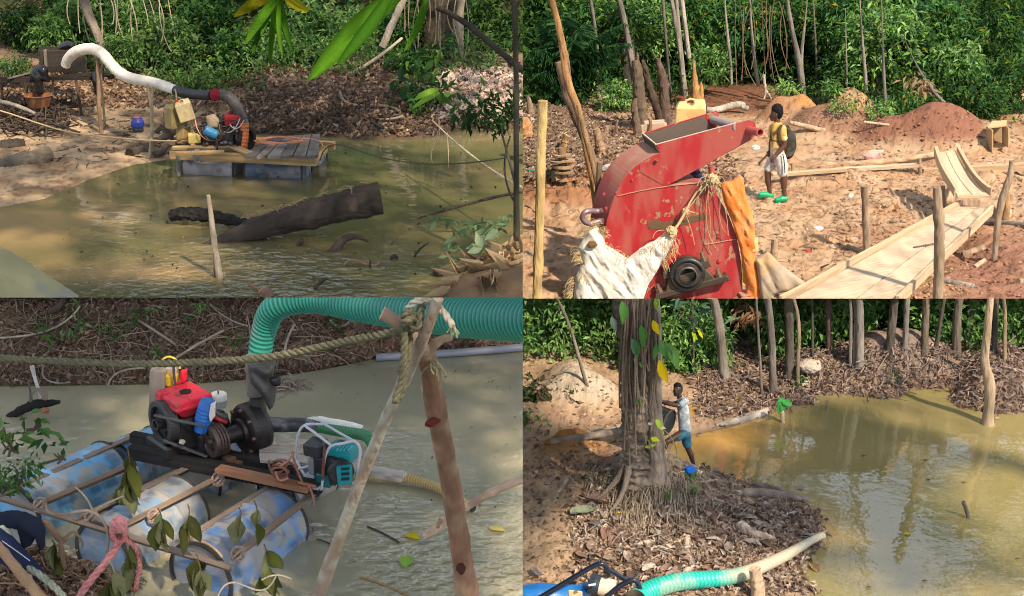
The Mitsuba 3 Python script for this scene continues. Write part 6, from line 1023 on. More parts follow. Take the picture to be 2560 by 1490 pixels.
part(dp, 'block', join([box(Q(478, 1065, .12), (.34, .42, .3), R_, (.016, .015, .016), .03), box(Q(520, 1092, .1), (.28, .3, .22), R_, (.02, .019, .02), .03), box(Q(440, 1105, .1), (.4, .4, .12), R_, (.018, .017, .017), .02), lathe([(0, .001), (0, .1), (.25, .1), (.25, .001)], Q(500, 1072, .05), -ax+[0, 0, .1], (.02, .02, .02), 20)]).bumpy(.012, 9, 4), 'satin', False)
def hexbox(c, top, bot, h, R, col, bev=.02):
    s = [mf.Manifold.sphere(bev, 10).translate([float(x) for x in (sx*a[0]/2, sy*a[1]/2, z)]) for a, z in ((top, h), (top, h*.62), (bot, 0)) for sx in (-1, 1) for sy in (-1, 1)]; return man2M(mf.Manifold.batch_hull(s), col).xf(R, c)
tc = Q(462, 1024, .1); RED = (.56, .022, .045)
tk = part(dp, 'tank', flat(fine(hexbox(tc, (.36, .33), (.22, .16), .155, R_, RED), .03)).stain((.22, .06, .05), 9, .52, .68, 3, .7).stain((.05, .03, .03), 14, .58, .66, 6, .7), 'satin', False, 'bright red tank'); part(tk, 'lid_seam', box(tc+[0, 0, .11], (.405, .375, .012), R_, (.6, .05, .07), .005), 'satin', False); part(tk, 'hatch', lathe([(0, .001), (0, .05), (.012, .055), (.012, .001)], tc+[.02, 0, .172], [0, 0, 1], (.02, .015, .015), 20), 'matte', False); part(tk, 'tab', box(Q(413, 996, .05), (.02, .1, .12), R_, (.5, .03, .05), .008), 'satin', False)
part(dp, 'air_filter', join([lathe([(0, .001), (0, 19*k), (20*k, 21*k), (20*k, .001)], Q(548, 1016, .15), [0, 0, 1], (.26, .28, .29), 28), lathe([(20*k, 21.5*k), (33*k, 21*k), (35*k, 19*k), (35*k, .001)], Q(548, 1016, .15), [0, 0, 1], (.62, .62, .58), 28), lathe([(35*k, 2*k), (42*k, 2*k), (42*k, .001)], Q(548, 1016, .15), [0, 0, 1], (.05, .05, .05), 8)]), 'satin', False, 'white and grey round air filter')
jb = unit(Q(524, 990, -.1)-Q(502, 1076, -.1)); part(dp, 'blue_bottle', lathe([(0, .001), (0, 16*k), (26*k, 18*k), (27*k, 21*k)]+[(s*k, (21.5+(j % 2)*1.2)*k) for j, s in enumerate(range(32, 72, 5))]+[(76*k, 21*k), (86*k, 19*k), (89*k, 15*k), (89*k, .001)], Q(501, 1078, -.12), jb, (.018, .11, .40), 8, .4), 'satin', False, 'ribbed blue plastic bottle'); part(dp, 'bottle_label', sheet([(527, 1010), (540, 1002), (538, 1040), (526, 1055), (522, 1040)], y0-.19, .01, (.5, .47, .47), .01, .004, 3, .02), 'matte', label='pale printed patch on the blue bottle')
part(dp, 'exhaust', join([tube(smoothpath([Q(530, 1022, .1), Q(548, 1036, .08), Q(568, 1042, .08)], 10), 9*k, (.05, .055, .06), 10), tube(smoothpath([Q(532, 1040, .05), Q(550, 1050, .03), Q(566, 1056, .05)], 10), 6*k, (.35, .02, .03), 8)]), 'satin')
pu = Q(528, 1104, -.14)
for nm, prof, c, col, s in (('pulley', [(.02, .001), (.005, 10*k), (.005, 30*k), (.02, 32*k), (.02, 40*k), (0, 41*k), (-.02, 41*k), (-.026, 36*k), (-.032, 41*k), (-.05, 41*k), (-.056, 36*k), (-.062, 41*k), (-.08, 41*k), (-.086, 36*k), (-.092, 41*k), (-.11, 41*k), (-.11, .001)], pu, (.125, .085, .075), 38),
    ('shaft_housing', [(-.1, 20*k), (-.28, 23*k), (-.28, 34*k), (-.31, 36*k), (-.33, 36*k)], pu, (.04, .036, .036), 26), ('pump_casing', [(-.31, 34*k), (-.315, 52*k), (-.33, 62*k), (-.37, 68*k), (-.47, 68*k), (-.52, 60*k), (-.56, 40*k), (-.56, .001)], pu, (.035, .03, .03), 44)):
    part(dp, nm, lathe(prof, c, ax, col, s).shade(.3, 10), 'metal', False)
part(dp, 'pulley_hub', lathe([(0, .001), (.04, .001), (.04, 9*k), (0, 11*k)], pu, ax, (.10, .075, .055), 20), 'metal', False)
for t in np.linspace(0, 6.28, 9)[:-1]: part(dp, 'bolt', lathe([(0, 5*k), (.03, 5*k), (.035, .001)], pu+ax*-.33+bx*57*k*math.cos(t)+np.array([0, 0, 57*k*math.sin(t)]), ax, (.16, .09, .07), 6), 'metal', False)
for t in (.6, 2.2, 3.7, 5.2): part(dp, 'pulley_hole', lathe([(0, .001), (0, 5.5*k)], pu+ax*.008+bx*20*k*math.cos(t)+np.array([0, 0, 20*k*math.sin(t)]), ax, (.015, .012, .01), 12), 'matte', False)
for a, b in (((385, 1038), (515, 1066)), ((408, 1100), (518, 1142))): part(dp, 'belt', beam(Q(*a, -.17), Q(*b, -.19), .03, .02, (.09, .09, .095), n=6), 'matte', False)
po = Q(650, 1140, .17)
part(dp, 'outlet_pipe', tube(smoothpath([Q(640, 1130, .18), Q(653, 1090, .17), Q(648, 1040, .17), Q(645, 990, .17)], 18), [24*k]*4+[21*k]*14, (.16, .095, .065), 20, .06).stain((.05, .045, .04), 4, .45, .6), 'satin', label='rusty brown outlet pipe')
for u, v in ((575, 1150), (600, 1158)): part(dp, 'bracket', box(Q(u, v, -.1), (.09, .12, .08), R_, (.17, .09, .055), .008), 'matte', False)
part(dp, 'belt_scrap', pblob(455, 1105, y0-.22, 8, 6, (.33, .3, .25), 3, .4), 'matte')
g = np.random.default_rng(3)
solo('plastic_wrap', 'black plastic tied round the pump outlet under the green hose', 'plastic sheet', join([sheet([(622, 905), (648, 896), (690, 905), (682, 940), (690, 958), (686, 1008), (676, 1020), (660, 985), (628, 950)], y0-.02, .1, (.035, .034, .034), .10, .07, 5, .02), sheet([(676, 946), (700, 940), (702, 960), (690, 965), (676, 956)], y0-.1, .05, (.015, .016, .02), .03, .03, 6, .02), tube(smoothpath([Q(644, 892, .17), Q(640, 940, .15), Q(640, 985, .15)], 10), [30*k]*4+[24*k]*6, (.15, .13, .11), 16, .2)]), 'satin')
ps = thing('timber_post', 'short grey timber post behind the flywheel', 'post'); part(ps, 'shaft', beam(Q(395, 1012, .35), Q(397, 922, .35), .14, 34*k, (.27, .23, .19), up=(0, 1, 0), n=10), 'matte', False); part(ps, 'shaft', beam(Q(432, 1000, .4), Q(430, 918, .4), .1, 24*k, (.42, .33, .25), up=(0, 1, 0), n=10), 'matte', False)
cn = thing('can', 'yellow can with hoop handle standing behind the red tank', 'can'); part(cn, 'body', lathe([(0, .001), (0, 20*k), (26*k, 20*k), (30*k, 14*k), (30*k, .001)], Q(428, 958, .38), [0, 0, 1], (.62, .40, .04), 20), 'satin', False); part(cn, 'handle', tube(smoothpath([Q(403, 912, .36), Q(408, 898, .36), Q(424, 892, .36), Q(440, 900, .36), Q(450, 922, .34)], 18), 3*k, (.70, .47, .05), 8), 'satin')
t = thing('funnel', 'bright red plastic scoop standing behind the tank', 'funnel'); part(t, 'scoop', sheet([(453, 925), (468, 922), (467, 950), (458, 957), (448, 952)], y0+.3, .03, (.62, .012, .03), .02, .01, 3, .02), 'satin'); part(t, 'handle', tube([Q(438, 960, .28), Q(455, 952, .28)], 4*k, (.55, .02, .04), 8), 'satin')
solo('rod', 'dark lever rod rising behind the red tank', 'rod', tube([Q(438, 965, .25), Q(434, 930, .25), Q(434, 916, .25)], 3.5*k, (.06, .065, .08), 8), 'satin')
# ---- suction side: taped pipe, hoses
tp = thing('suction_hose', 'pipe wrapped in black tape leaving the pump to the right', 'hose'); p, r = px_path([(650, 1058, y0+.35, 20), (700, 1062, y0+.35, 19), (770, 1064, y0+.4, 17), (800, 1070, y0+.4, 15)], 30); part(tp, 'tube', tube(p, r, (.04, .042, .05), 18, .08).stain((.16, .15, .17), 9, .5, .62), 'satin')
p, r = px_path([(800, 1070, y0+.35, 12), (850, 1078, y0+.25, 14), (895, 1085, y0+.15, 14), (925, 1100, y0, 14), (932, 1118, y0-.05, 12)], 24); part(tp, 'green_end', ribbed(p, r, (.05, .24, .10), .03, .03), 'satin', label='green bent end of the hose')
solo('white_sack', 'long white sheet lying over the planks behind the generator', 'sheet', sheet([(768, 1046), (800, 1042), (908, 1064), (890, 1080), (830, 1078), (770, 1066)], y0+.5, .05, (.72, .70, .66), .04, .02, 3, .03), 'matte')
p, r = px_path([(860, 1075, y0+.4, 12), (930, 1069, y0+.35, 12), (1000, 1073, y0+.3, 12), (1060, 1083, y0+.2, 11.5), (1120, 1100, y0+.0, 11), (1180, 1122, y0-.3, 10)], 40); q = p.copy(); q[:, 2] = np.maximum(np.minimum(q[:, 2], zb+.06), zb-.03-.06*np.clip((q[:, 0]+.75)/.6, 0, 1)); solo('yellow_hose', 'pale yellow ribbed hose sinking into the river', 'hose', ribbed(q, r, (.52, .36, .14), .03, .03), 'satin')
# ---- teal generator
gn = thing('generator', 'teal and black petrol engine in a pale tube frame on the raft', 'generator'); yg = on(803, 1223, zf+.05)[1]; G = lambda u, v, d=0: at(u, v, yg+d); kg = mpp(G(840, 1150)); WT = (.46, .46, .48)
for i, pts in enumerate([[(803, 1223, 0), (808, 1180, 0), (815, 1136, 0), (829, 1115, 0), (860, 1108, 0), (887, 1104, 0), (899, 1118, 0), (896, 1160, 0), (893, 1190, 0), (883, 1206, 0), (872, 1200, 0)], [(740, 1155, .35), (742, 1120, .35), (746, 1085, .35), (760, 1064, .35), (785, 1060, .38), (809, 1059, .42)], [(763, 1065, .35), (795, 1088, .18), (826, 1112, 0)], [(809, 1059, .42), (850, 1083, .25), (888, 1104, 0)], [(742, 1150, .35), (760, 1185, .2), (803, 1223, 0)], [(745, 1172, .2), (790, 1160, .1), (812, 1152, .05)]]):
    part(gn, 'frame_tube', tube(smoothpath([G(*q) for q in pts], 7*len(pts)), 3.6*kg, WT, 10), 'satin')
TEAL = (.008, .22, .25)
part(gn, 'fuel_tank', hexbox(G(858, 1146, .12), (.19, .15), (.17, .13), .115, rotz(-.35), TEAL), 'satin', False, 'teal fuel tank'); part(gn, 'tank_ribs', join([box(G(848+9*i, 1120, .02), (.015, .10, .02), rotz(-.35), (.03, .34, .37), .004) for i in range(4)]), 'satin', False, kind='stuff'); part(gn, 'tank_cap', lathe([(0, .001), (0, .03), (.02, .03), (.02, .001)], G(852, 1108, .15), [0, 0, 1], (.05, .05, .06), 16), 'satin', False)
part(gn, 'air_box', box(G(790, 1118, .12), (.17, .18, .12), rotz(-.35), (.03, .03, .034), .015), 'satin', False); part(gn, 'engine', join([box(G(826, 1165, .12), (.22, .24, .26), rotz(-.35), (.016, .018, .02), .02), box(G(790, 1160, .16), (.1, .15, .16), rotz(-.35), (.2, .22, .22), .02), box(G(818, 1190, .1), (.15, .2, .14), rotz(-.3), (.01, .1, .115), .02)]), 'satin', False)
rs = part(gn, 'recoil_starter', join([lathe([(-.08, .001), (-.08, 34*kg), (0, 34*kg), (.02, 28*kg), (.02, .001)], G(852, 1180, -.02), [.25, -.95, .1], (.016, .017, .02), 30)]), 'satin', False); part(rs, 'cover', hexbox(G(862, 1205, -.05), (.11, .05), (.10, .05), .14, rotz(.2), TEAL, .012), 'satin', False, 'teal starter cover')
for i in range(3): part(rs, 'slot', box(G(863, 1172+13*i, -.105), (.07, .01, .02), rotz(.2), (.01, .03, .035)), 'matte', False)
part(gn, 'base_plate', box(G(785, 1200, .12), (.24, .3, .02), rotz(-.35), (.30, .34, .40), .004), 'satin', False); part(gn, 'tie', twisted(np.array([G(806, 1200, -.03), G(809, 1150, -.03), G(812, 1112, -.03)]), .012, (.15, .06, .045), 3), 'matte')
rg = thing('rag_rope', 'knotted reddish brown strips of cloth tied to the raft beam beside the generator', 'rope'); RB = (.27, .12, .085)
for i, pts in enumerate([[(680, 1158), (710, 1150), (735, 1165), (752, 1200), (765, 1215)], [(685, 1165), (715, 1172), (712, 1200), (690, 1215)], [(672, 1150), (700, 1180), (718, 1160), (690, 1150)], [(730, 1130), (740, 1165), (756, 1205)], [(745, 1205), (770, 1212), (790, 1215)], [(770, 1212), (782, 1240), (785, 1262)], [(735, 1130), (722, 1150), (700, 1165)], [(690, 1180), (700, 1200), (720, 1195)]]): part(rg, 'strip', tube(smoothpath([G(u, v, -.03-.02*i) for u, v in pts], 18), .017, np.array(RB)*(.7+.1*i), 7, .2, i, flat=.5), 'matte')
for i in range(3): part(rg, 'coil', tube(np.array([G(700, 1178, -.06)+[.07*math.cos(t), -.05*math.sin(t+i), .06*math.sin(t)*(1+.2*i)] for t in np.linspace(0, 6.2, 20)]), .015, np.array(RB)*(1.1-.2*i), 7, .2, flat=.5), 'matte')
# ---- green hose overhead
gh = thing('green_hose', 'thick ribbed green hose rising from the pump and running to the right edge', 'hose')
p, r = px_path([(648, 895, 11.95, 29), (655, 850, 11.95, 30), (668, 800, 11.9, 32), (700, 762, 11.75, 34), (760, 748, 11.6, 35), (860, 758, 11.2, 38), (1000, 776, 10.6, 45), (1150, 790, 10.0, 52), (1360, 800, 9.2, 58)], 80)
part(gh, 'tube', ribbed(p, r, (.035, .28, .21), .052, .04, 26, (.003, .11, .085)).stain((.26, .24, .19), 1.6, .56, .7, 5, .55), 'satin')
# ---- ropes
GR = (.125, .115, .072)
p = smoothpath([at(-20, 893, 9.2), at(150, 903, 9.0), at(340, 909, 8.8), at(520, 904, 8.5), at(700, 888, 8.2), at(870, 852, 7.9), at(1000, 826, 7.6), at(1038, 815, 7.55)], 60); solo('rope', 'thick laid rope stretched across the river in front of the bank', 'rope', twisted(p, .024, GR, 1), 'matte')
kn = thing('rope', 'knotted end of the thick rope hanging from the pole fork', 'rope'); K = lambda u, v, d=0: at(u, v, 7.5+d)
for i, pts in enumerate([[(1038, 815, 0), (1010, 800, -.1), (1018, 780, -.12), (1040, 790, -.08), (1030, 820, .0), (1008, 835, -.05)], [(1020, 800, -.05), (1022, 770, -.1), (1045, 752, -.12), (1072, 752, -.1), (1098, 770, -.12), (1122, 800, -.14), (1132, 815, -.15)], [(1012, 830, -.08), (1010, 880, -.08), (1006, 930, -.06), (996, 980, -.06), (988, 1004, -.06), (1000, 990, -.02), (1010, 940, -.01), (1020, 880, -.02), (1022, 835, -.03)], [(1030, 820, -.1), (1048, 812, -.12), (1050, 785, -.1), (1058, 765, -.05)], [(1006, 812, -.1), (1020, 800, -.15), (1036, 796, -.12)]]):
    part(kn, 'strand', twisted(smoothpath([K(*q) for q in pts], 30), .021, (GR, (.33, .31, .26))[i == 1], 10+i), 'matte')
part(kn, 'frayed_end', fray([K(1130, 815, -.15)]*16, [np.array([.4+.3*g.normal(), -.2, -.8]) for _ in range(16)], .05, .003, (.3, .33, .2), 4), 'matte', kind='stuff')
BK = (.30, .20, .145)
tpd = thing('pole', 'slim grey pole leaning to the right in front of the river', 'pole'); part(tpd, 'shaft', pole([(785, 1515, 9.6, 18), (850, 1340, 9.2, 15.5), (930, 1130, 8.6, 14.5), (1010, 950, 8.0, 15), (1060, 840, 7.45, 15), (1095, 745, 7.3, 14)], (.27, .205, .16), 14, .12, 5, 40).stain((.36, .33, .28), 6, .52, .64), 'bark')
tk_ = thing('pole', 'thick reddish brown forked pole holding the green hose', 'pole'); part(tk_, 'shaft', pole([(1172, 1515, 9.5, 27), (1150, 1360, 9.2, 25.5), (1112, 1130, 8.7, 25), (1080, 960, 8.3, 25), (1055, 870, 8.05, 24), (1030, 838, 8.0, 21)], (.19, .105, .075), 18, .1, 6, 44).stain((.27, .18, .125), 5, .5, .66), 'bark')
part(tk_, 'fork', pole([(1062, 880, 8.05, 22), (1020, 830, 7.9, 17), (978, 795, 7.9, 17), (955, 783, 7.9, 19)], (.33, .22, .155), 14, .12, 7, 20, (.45, .33, .22)), 'bark'); part(tk_, 'fork', pole([(1066, 890, 8.0, 18), (1085, 862, 8.0, 13), (1125, 845, 8.1, 9)], (.28, .19, .12), 10, .15, 8), 'bark'); part(tk_, 'scar', pole([(1066, 1062, 8.42, 6), (1082, 1054, 8.40, 11), (1098, 1046, 8.44, 6)], (.10, .018, .015), 9, .4, 3), 'bark'); part(tk_, 'knot', pole([(1152, 1418, 9.15, 10), (1153, 1424, 9.1, 11), (1154, 1432, 9.12, 6)], (.05, .02, .015), 10, .2), 'bark')
part(tk_, 'hanging_bark', fray([at(1078, 880+4*i, 8.0) for i in range(9)], [np.array([.35, -.2, -.9])]*9, .11, .004, (.22, .24, .13), 3), 'matte', kind='stuff')
log('pale branch slanting out of the water to the right edge', [(1062, 1340, 9.9, 8), (1090, 1320, 9.9, 12), (1140, 1285, 9.9, 10), (1220, 1235, 9.8, 10), (1320, 1195, 9.7, 11)], (.33, .235, .17), 130, .12, 'branch', 'branch'); solo('branch', 'short twig stub on the pale slanting branch', 'branch', pole([(1095, 1318, 9.88, 6), (1100, 1296, 9.86, 4)], (.3, .2, .14)), 'bark')
for lab, u, v, c, L, a in (('bright green leaf floating in the river by the thick pole', 1015, 1402, (.26, .42, .08), 34, -1.5), ('small yellow leaf at the waterline of the pale branch', 1030, 1340, (.55, .44, .03), 26, -.4), ('thin yellow leaf floating near the right edge of the river', 1240, 1322, (.55, .46, .15), 26, -.3), ('yellow leaf floating in front of the far bank', 732, 926, (.52, .33, .05), 24, .1)):
    q = on(u, v, zb+.012); kk = mpp(q); d = np.array([math.cos(a), math.sin(a)*2.0, .02]); solo('floating_leaf', lab, 'leaf', leaf8(q-unit(d)*L*kk*.8, d, L*kk*1.9, c, .6, (0, 0, 1.0), .1, -.02), 'leaf')
for lab, pts, rr in (('thin dark twig lying in the water near the drum', [(792, 1348), (815, 1355), (840, 1370)], 2), ('long thin twig in the water left of the pale branch', [(918, 1316), (955, 1332), (998, 1356)], 2.4), ('tuft of brown roots under the water at the bottom', [(900, 1442), (960, 1462), (1020, 1488)], 2.4)): solo('twig', lab, 'twig', tube(smoothpath([on(u, v, zb+.01) for u, v in pts], 12), rr*.0034, (.06, .055, .045) if rr < 2.4 or 'long' in lab else (.3, .17, .07), 5), 'matte')
solo('pipe', 'long grey pipe lying at the foot of the far bank', 'pipe', tube(smoothpath([on(940, 893, zb+.05), on(1100, 884, zb+.05), on(1330, 866, zb+.06)], 14), .045, (.20, .20, .24), 12), 'satin')
solo('debris', 'clump of sticks and litter drifting left of the pump outlet', 'debris', join([fray([on(715, 968, zb+.02)+g.normal(size=3)*[.1, .08, .01]]*1, [np.array([g.normal(), g.normal()*.3, .3])], .25, .008, (.26, .2, .17), i) for i in range(40)]), 'matte')
dl = thing('driftwood', 'black snag of driftwood with upright dead sticks in the river at the left', 'driftwood'); yd = on(90, 1040, zb)[1]
part(dl, 'log', pole([(-5, 1052, yd+.05, 5), (45, 1030, yd, 10), (80, 1014, yd, 12), (120, 1008, yd, 9), (150, 1004, yd, 4)], (.018, .016, .015), 12, .35, 3), 'bark'); part(dl, 'stick', pole([(108, 1005, yd+.05, 6), (92, 960, yd+.05, 4), (80, 915, yd+.05, 6)], (.46, .42, .40), 9, .2, 4), 'bark', label='pale upright stick'); part(dl, 'stick', pole([(78, 1010, yd, 6), (76, 985, yd, 3), (70, 950, yd, 2)], (.12, .1, .09), 8, .2, 5), 'bark'); part(dl, 'branch', pole([(112, 1000, yd, 4), (108, 982, yd, 8), (98, 975, yd, 5), (80, 990, yd, 2)], (.22, .17, .13), 8, .3, 6), 'bark'); part(dl, 'dead_leaf', pblob(112, 1026, yd-.1, 11, 7, (.30, .13, .06), 4, .5), 'matte')
# ---- wilted leaves, pink rope and rubbish at the lower left
WILT = np.array([[.075, .085, .022], [.10, .11, .035], [.05, .055, .02], [.16, .17, .09]])
def wilted(lab, u, v0, v1, w, y, n, seed, L=.24):
    g = np.random.default_rng(seed); t = thing('wilted_leaves', lab, 'leaves'); a, b = at(u, v0, y), at(u+g.uniform(-8, 8), v0+(v1-v0)*.6, y); p = smoothpath([a, (a+b)/2+[.02, 0, 0], b], 10); part(t, 'twig', tube(p, .006, (.12, .08, .05), 5), 'matte')
    for j in range(n):
        q = p[int(g.integers(2, 10))]; kk = mpp(q); d = np.array([(g.random()-.5)*w*kk/L*1.5, g.normal()*.25, -1]); part(t, 'leaf', leaf8(q, d, L*g.uniform(.6, 1.15), WILT[g.integers(0, 4)], g.uniform(.32, .55), (g.normal()*.8, -1, .2), g.uniform(.1, .6), g.uniform(-.3, .4), seed+j), 'leaf')
wilted('big bunch of wilted olive leaves hanging over the leftmost drum', 318, 1118, 1262, 70, 10.5, 13, 1, .30)
for i, (lab, u, a, b, w, n) in enumerate([('wilted leaves hanging in front of the middle drum', 395, 1270, 1370, 55, 8), ('small wilted leaves at the far end of the middle drum', 470, 1262, 1335, 36, 5), ('dry leaf bunch hanging on the right drum', 598, 1270, 1320, 22, 4), ('dry curled leaves on top of the right drum', 635, 1250, 1360, 30, 4), ('bunch of wilted leaves at the near end of the right drum', 660, 1360, 1480, 70, 9), ('grey green dead leaves hanging below the pink knot', 320, 1340, 1490, 70, 9), ('wilted leaves at the bottom left of the middle drum', 275, 1410, 1490, 50, 6), ('grey wilted leaves on the dead twigs at the lower left', 130, 1350, 1420, 50, 7), ('pale dead leaves on the front bar of the right drum', 490, 1385, 1440, 46, 5), ('dark wilted leaves on the near lid of the right drum', 495, 1400, 1490, 40, 5)]): wilted(lab, u, a, b, w, 9.55+.12*(i % 3), n, 10+i)
pk = thing('pink_rope', 'faded pink rope knotted round the front bar of the raft', 'rope'); PK = (.50, .20, .20); yp = 9.75
part(pk, 'line', twisted(px_path([(195, 1500, yp-.2, 9), (240, 1435, yp-.1, 9), (280, 1385, yp, 9), (300, 1340, yp, 9)], 20)[0], .03, PK, 2), 'matte')
for i in range(5): part(pk, 'turn', twisted(np.array([at(297+16*math.cos(t), 1336+18*math.sin(t)*(1+.1*i)-4*i, yp-.08+.03*i+.05*math.sin(t)) for t in np.linspace(0, 6.3, 16)]), .022, np.array(PK)*(.85+.07*i), 5+i), 'matte')
part(pk, 'tail', twisted(px_path([(312, 1350, yp, 6), (345, 1380, yp, 6), (348, 1420, yp, 6), (340, 1470, yp, 6)], 16)[0], .02, np.array(PK)*.7, 9), 'matte')
sd = thing('sack', 'dark blue rag and trousers hung on dead branches at the lower left', 'clothes'); part(sd, 'rag', sheet([(-10, 1284), (60, 1284), (100, 1300), (112, 1325), (110, 1370), (100, 1372), (92, 1335), (80, 1360), (60, 1368), (45, 1320), (-10, 1306)], 9.5, .07, (.012, .016, .032), .06, .06, 3, .02), 'matte'); part(sd, 'trousers', sheet([(-10, 1320), (30, 1345), (70, 1385), (108, 1430), (100, 1445), (60, 1420), (20, 1410), (-10, 1400)], 9.35, .07, (.016, .022, .06), .06, .05, 5, .02), 'matte'); part(sd, 'seam', tube([at(u, v, 9.22) for u, v in ((5, 1352), (45, 1380), (75, 1402))], .004, (.5, .5, .55), 5), 'matte', label='white stitched seam'); part(sd, 'pale_cloth', sheet([(-10, 1300), (12, 1310), (28, 1338), (10, 1345), (-10, 1330)], 9.45, .05, (.55, .58, .45), .03, .03, 6, .02), 'matte')
for lab, pts, c, r0 in (('brown stick rising across the lower left corner', [(-15, 1352, 9.1, 11), (40, 1420, 9.1, 13), (105, 1500, 9.1, 15)], (.28, .18, .115), 0), ('dead branch arching behind the dark rag', [(100, 1310, 9.7, 6), (140, 1338, 9.7, 8), (156, 1352, 9.7, 7), (180, 1330, 9.7, 4), (200, 1345, 9.7, 3), (204, 1370, 9.7, 2)], (.22, .145, .095), 0), ('bare twig with two forks in front of the left drum', [(115, 1262, 9.8, 2), (118, 1278, 9.8, 3), (180, 1282, 9.8, 3.5), (232, 1280, 9.8, 4), (262, 1310, 9.8, 4), (270, 1340, 9.8, 4), (268, 1380, 9.8, 4)], (.27, .225, .17), 0), ('thin twig rising to the left drum', [(188, 1218, 9.8, 2), (215, 1245, 9.8, 2.5), (232, 1280, 9.8, 3)], (.3, .25, .19), 0), ('twig from the bare fork to the wilted leaves', [(232, 1280, 9.8, 3), (262, 1262, 9.8, 2.5), (310, 1240, 9.8, 2)], (.27, .22, .17), 0), ('thin pale stem hanging below the pink rope', [(272, 1400, 9.6, 3), (290, 1440, 9.6, 3), (315, 1495, 9.6, 3)], (.3, .3, .2), 0), ('upright dead branch among litter at the lower left', [(152, 1350, 9.6, 5), (155, 1385, 9.6, 6), (162, 1420, 9.6, 4)], (.18, .12, .08), 0), ('thin twig in front of the right drum', [(545, 1490, 9.4, 2), (600, 1460, 9.4, 2.5), (625, 1470, 9.4, 2), (690, 1440, 9.4, 2)], (.33, .28, .22), 0), ('twig sloping over the bottom edge by the right drum', [(655, 1450, 9.4, 2), (690, 1438, 9.4, 2), (728, 1448, 9.4, 2)], (.36, .3, .24), 0)):
    solo('branch', lab, 'branch', pole(pts, c, 9, .2, len(lab)), 'bark')
solo('rope', 'grey green rope coming up at the lower left corner', 'rope', twisted(px_path([(70, 1420, 9.2, 7), (110, 1445, 9.15, 7), (165, 1500, 9.1, 7)], 16)[0], .026, (.22, .24, .19), 4), 'matte')
solo('wire', 'coil of brown hose lying on the near end of the right drum', 'hose', tube(smoothpath([at(440, 1352, 9.9), at(480, 1350, 9.85), at(520, 1360, 9.8), at(545, 1380, 9.75), at(555, 1392, 9.75)], 20), .012, (.30, .21, .14), 7), 'satin')
pts = ground_pts(H_BL, -20, 430, 1380, 1490, 2200, 3, 8.4, 13); scatter_leaves('near_litter', 'dry reddish leaf litter at the lower left of the river', pts, [0, -.3, 1], .075, [[.24, .14, .09], [.33, .21, .14], [.16, .09, .06], [.4, .33, .27]], 4); scatter_twigs('near_twigs', 'small dead twigs in the litter at the lower left', pts[:260]+[0, 0, .06], .22, .005, (.22, .15, .1), 5, up=.8)
# ---- far bank: roots, leaves and sprigs
pts = on_land(ground_pts(H_BL, -20, 1307, 735, 968, 9000, 6, 12.8, 17), wl_BL, .02); scatter_leaves('bank_litter', 'dry brown leaves clinging to the steep far bank', pts, [0, -.8, .7], .062, [[.26, .165, .12], [.33, .22, .165], [.17, .10, .075], [.40, .29, .22]], 7)
g = np.random.default_rng(8); ms = []
for q in on_land(ground_pts(H_BL, -20, 1307, 735, 960, 900, 9, 12.8, 17), wl_BL, .02):
    L = g.uniform(.12, .5); d = np.array([g.normal()*.55, -.3, -.55-.3*g.random()]) if g.random() < .7 else np.array([g.choice([-1, 1]), -.2, .3*g.normal()]); o = q+[0, -.04, .03]; ms.append(tube(smoothpath([o, o+unit(d)*L*.5+g.normal(size=3)*.05, o+unit(d)*L+g.normal(size=3)*.04], 6), g.uniform(.0025, .006), np.array([.19, .14, .10])*g.uniform(.5, 1.9), 4, caps=False))
k_ = numbered('bank_roots'); put(k_, join(ms), 'matte'); labels[k_] = {'kind': 'stuff', 'label': 'fine roots and dead twigs hanging down the far river bank'}
clods('bank_soil', 'clods of dark soil on the far river bank', pts[:3200], .04, [[.16, .10, .07], [.21, .14, .10], [.11, .07, .05]], 9, .9)
for i, (lab, pts, c, r) in enumerate([('pale dead branch lying across the top of the bank', [(345, 800), (400, 835), (440, 862)], (.28, .22, .18), 3.2), ('straight tan stick leaning on the bank above the engine', [(440, 895), (500, 858), (560, 826)], (.34, .25, .17), 3.2), ('long thin root curving down the left of the bank', [(0, 845), (70, 838), (145, 815), (180, 790), (200, 765)], (.33, .28, .21), 2.4), ('thick dark root at the top left of the bank', [(125, 778), (145, 768), (158, 750), (163, 740)], (.07, .052, .04), 9), ('thin root loop at the foot of the left bank', [(108, 918), (112, 945), (140, 957), (175, 955)], (.25, .22, .19), 2), ('curved dead twig in front of the bank below the rope', [(270, 965), (290, 935), (330, 922), (362, 920)], (.3, .24, .18), 2.4), ('curved root hanging from the bank right of the hose', [(712, 880), (718, 850), (736, 812)], (.34, .28, .25), 3), ('forked dead branch under the green hose', [(825, 800), (845, 815), (880, 795)], (.28, .22, .17), 3), ('pale long root on the right part of the bank', [(525, 760), (560, 790), (620, 815)], (.3, .25, .2), 2), ('thin upright root left of the green hose', [(622, 880), (625, 830), (618, 790)], (.28, .22, .17), 2)]):
    y1 = [groundhit(H_BL, u, min(v, 955), 13, 17)[1]-.12 for u, v in pts]; solo('root', lab, 'root', pole([(u, v, y, r) for (u, v), y in zip(pts, y1)], c, 7, .2, 140+i), 'bark')
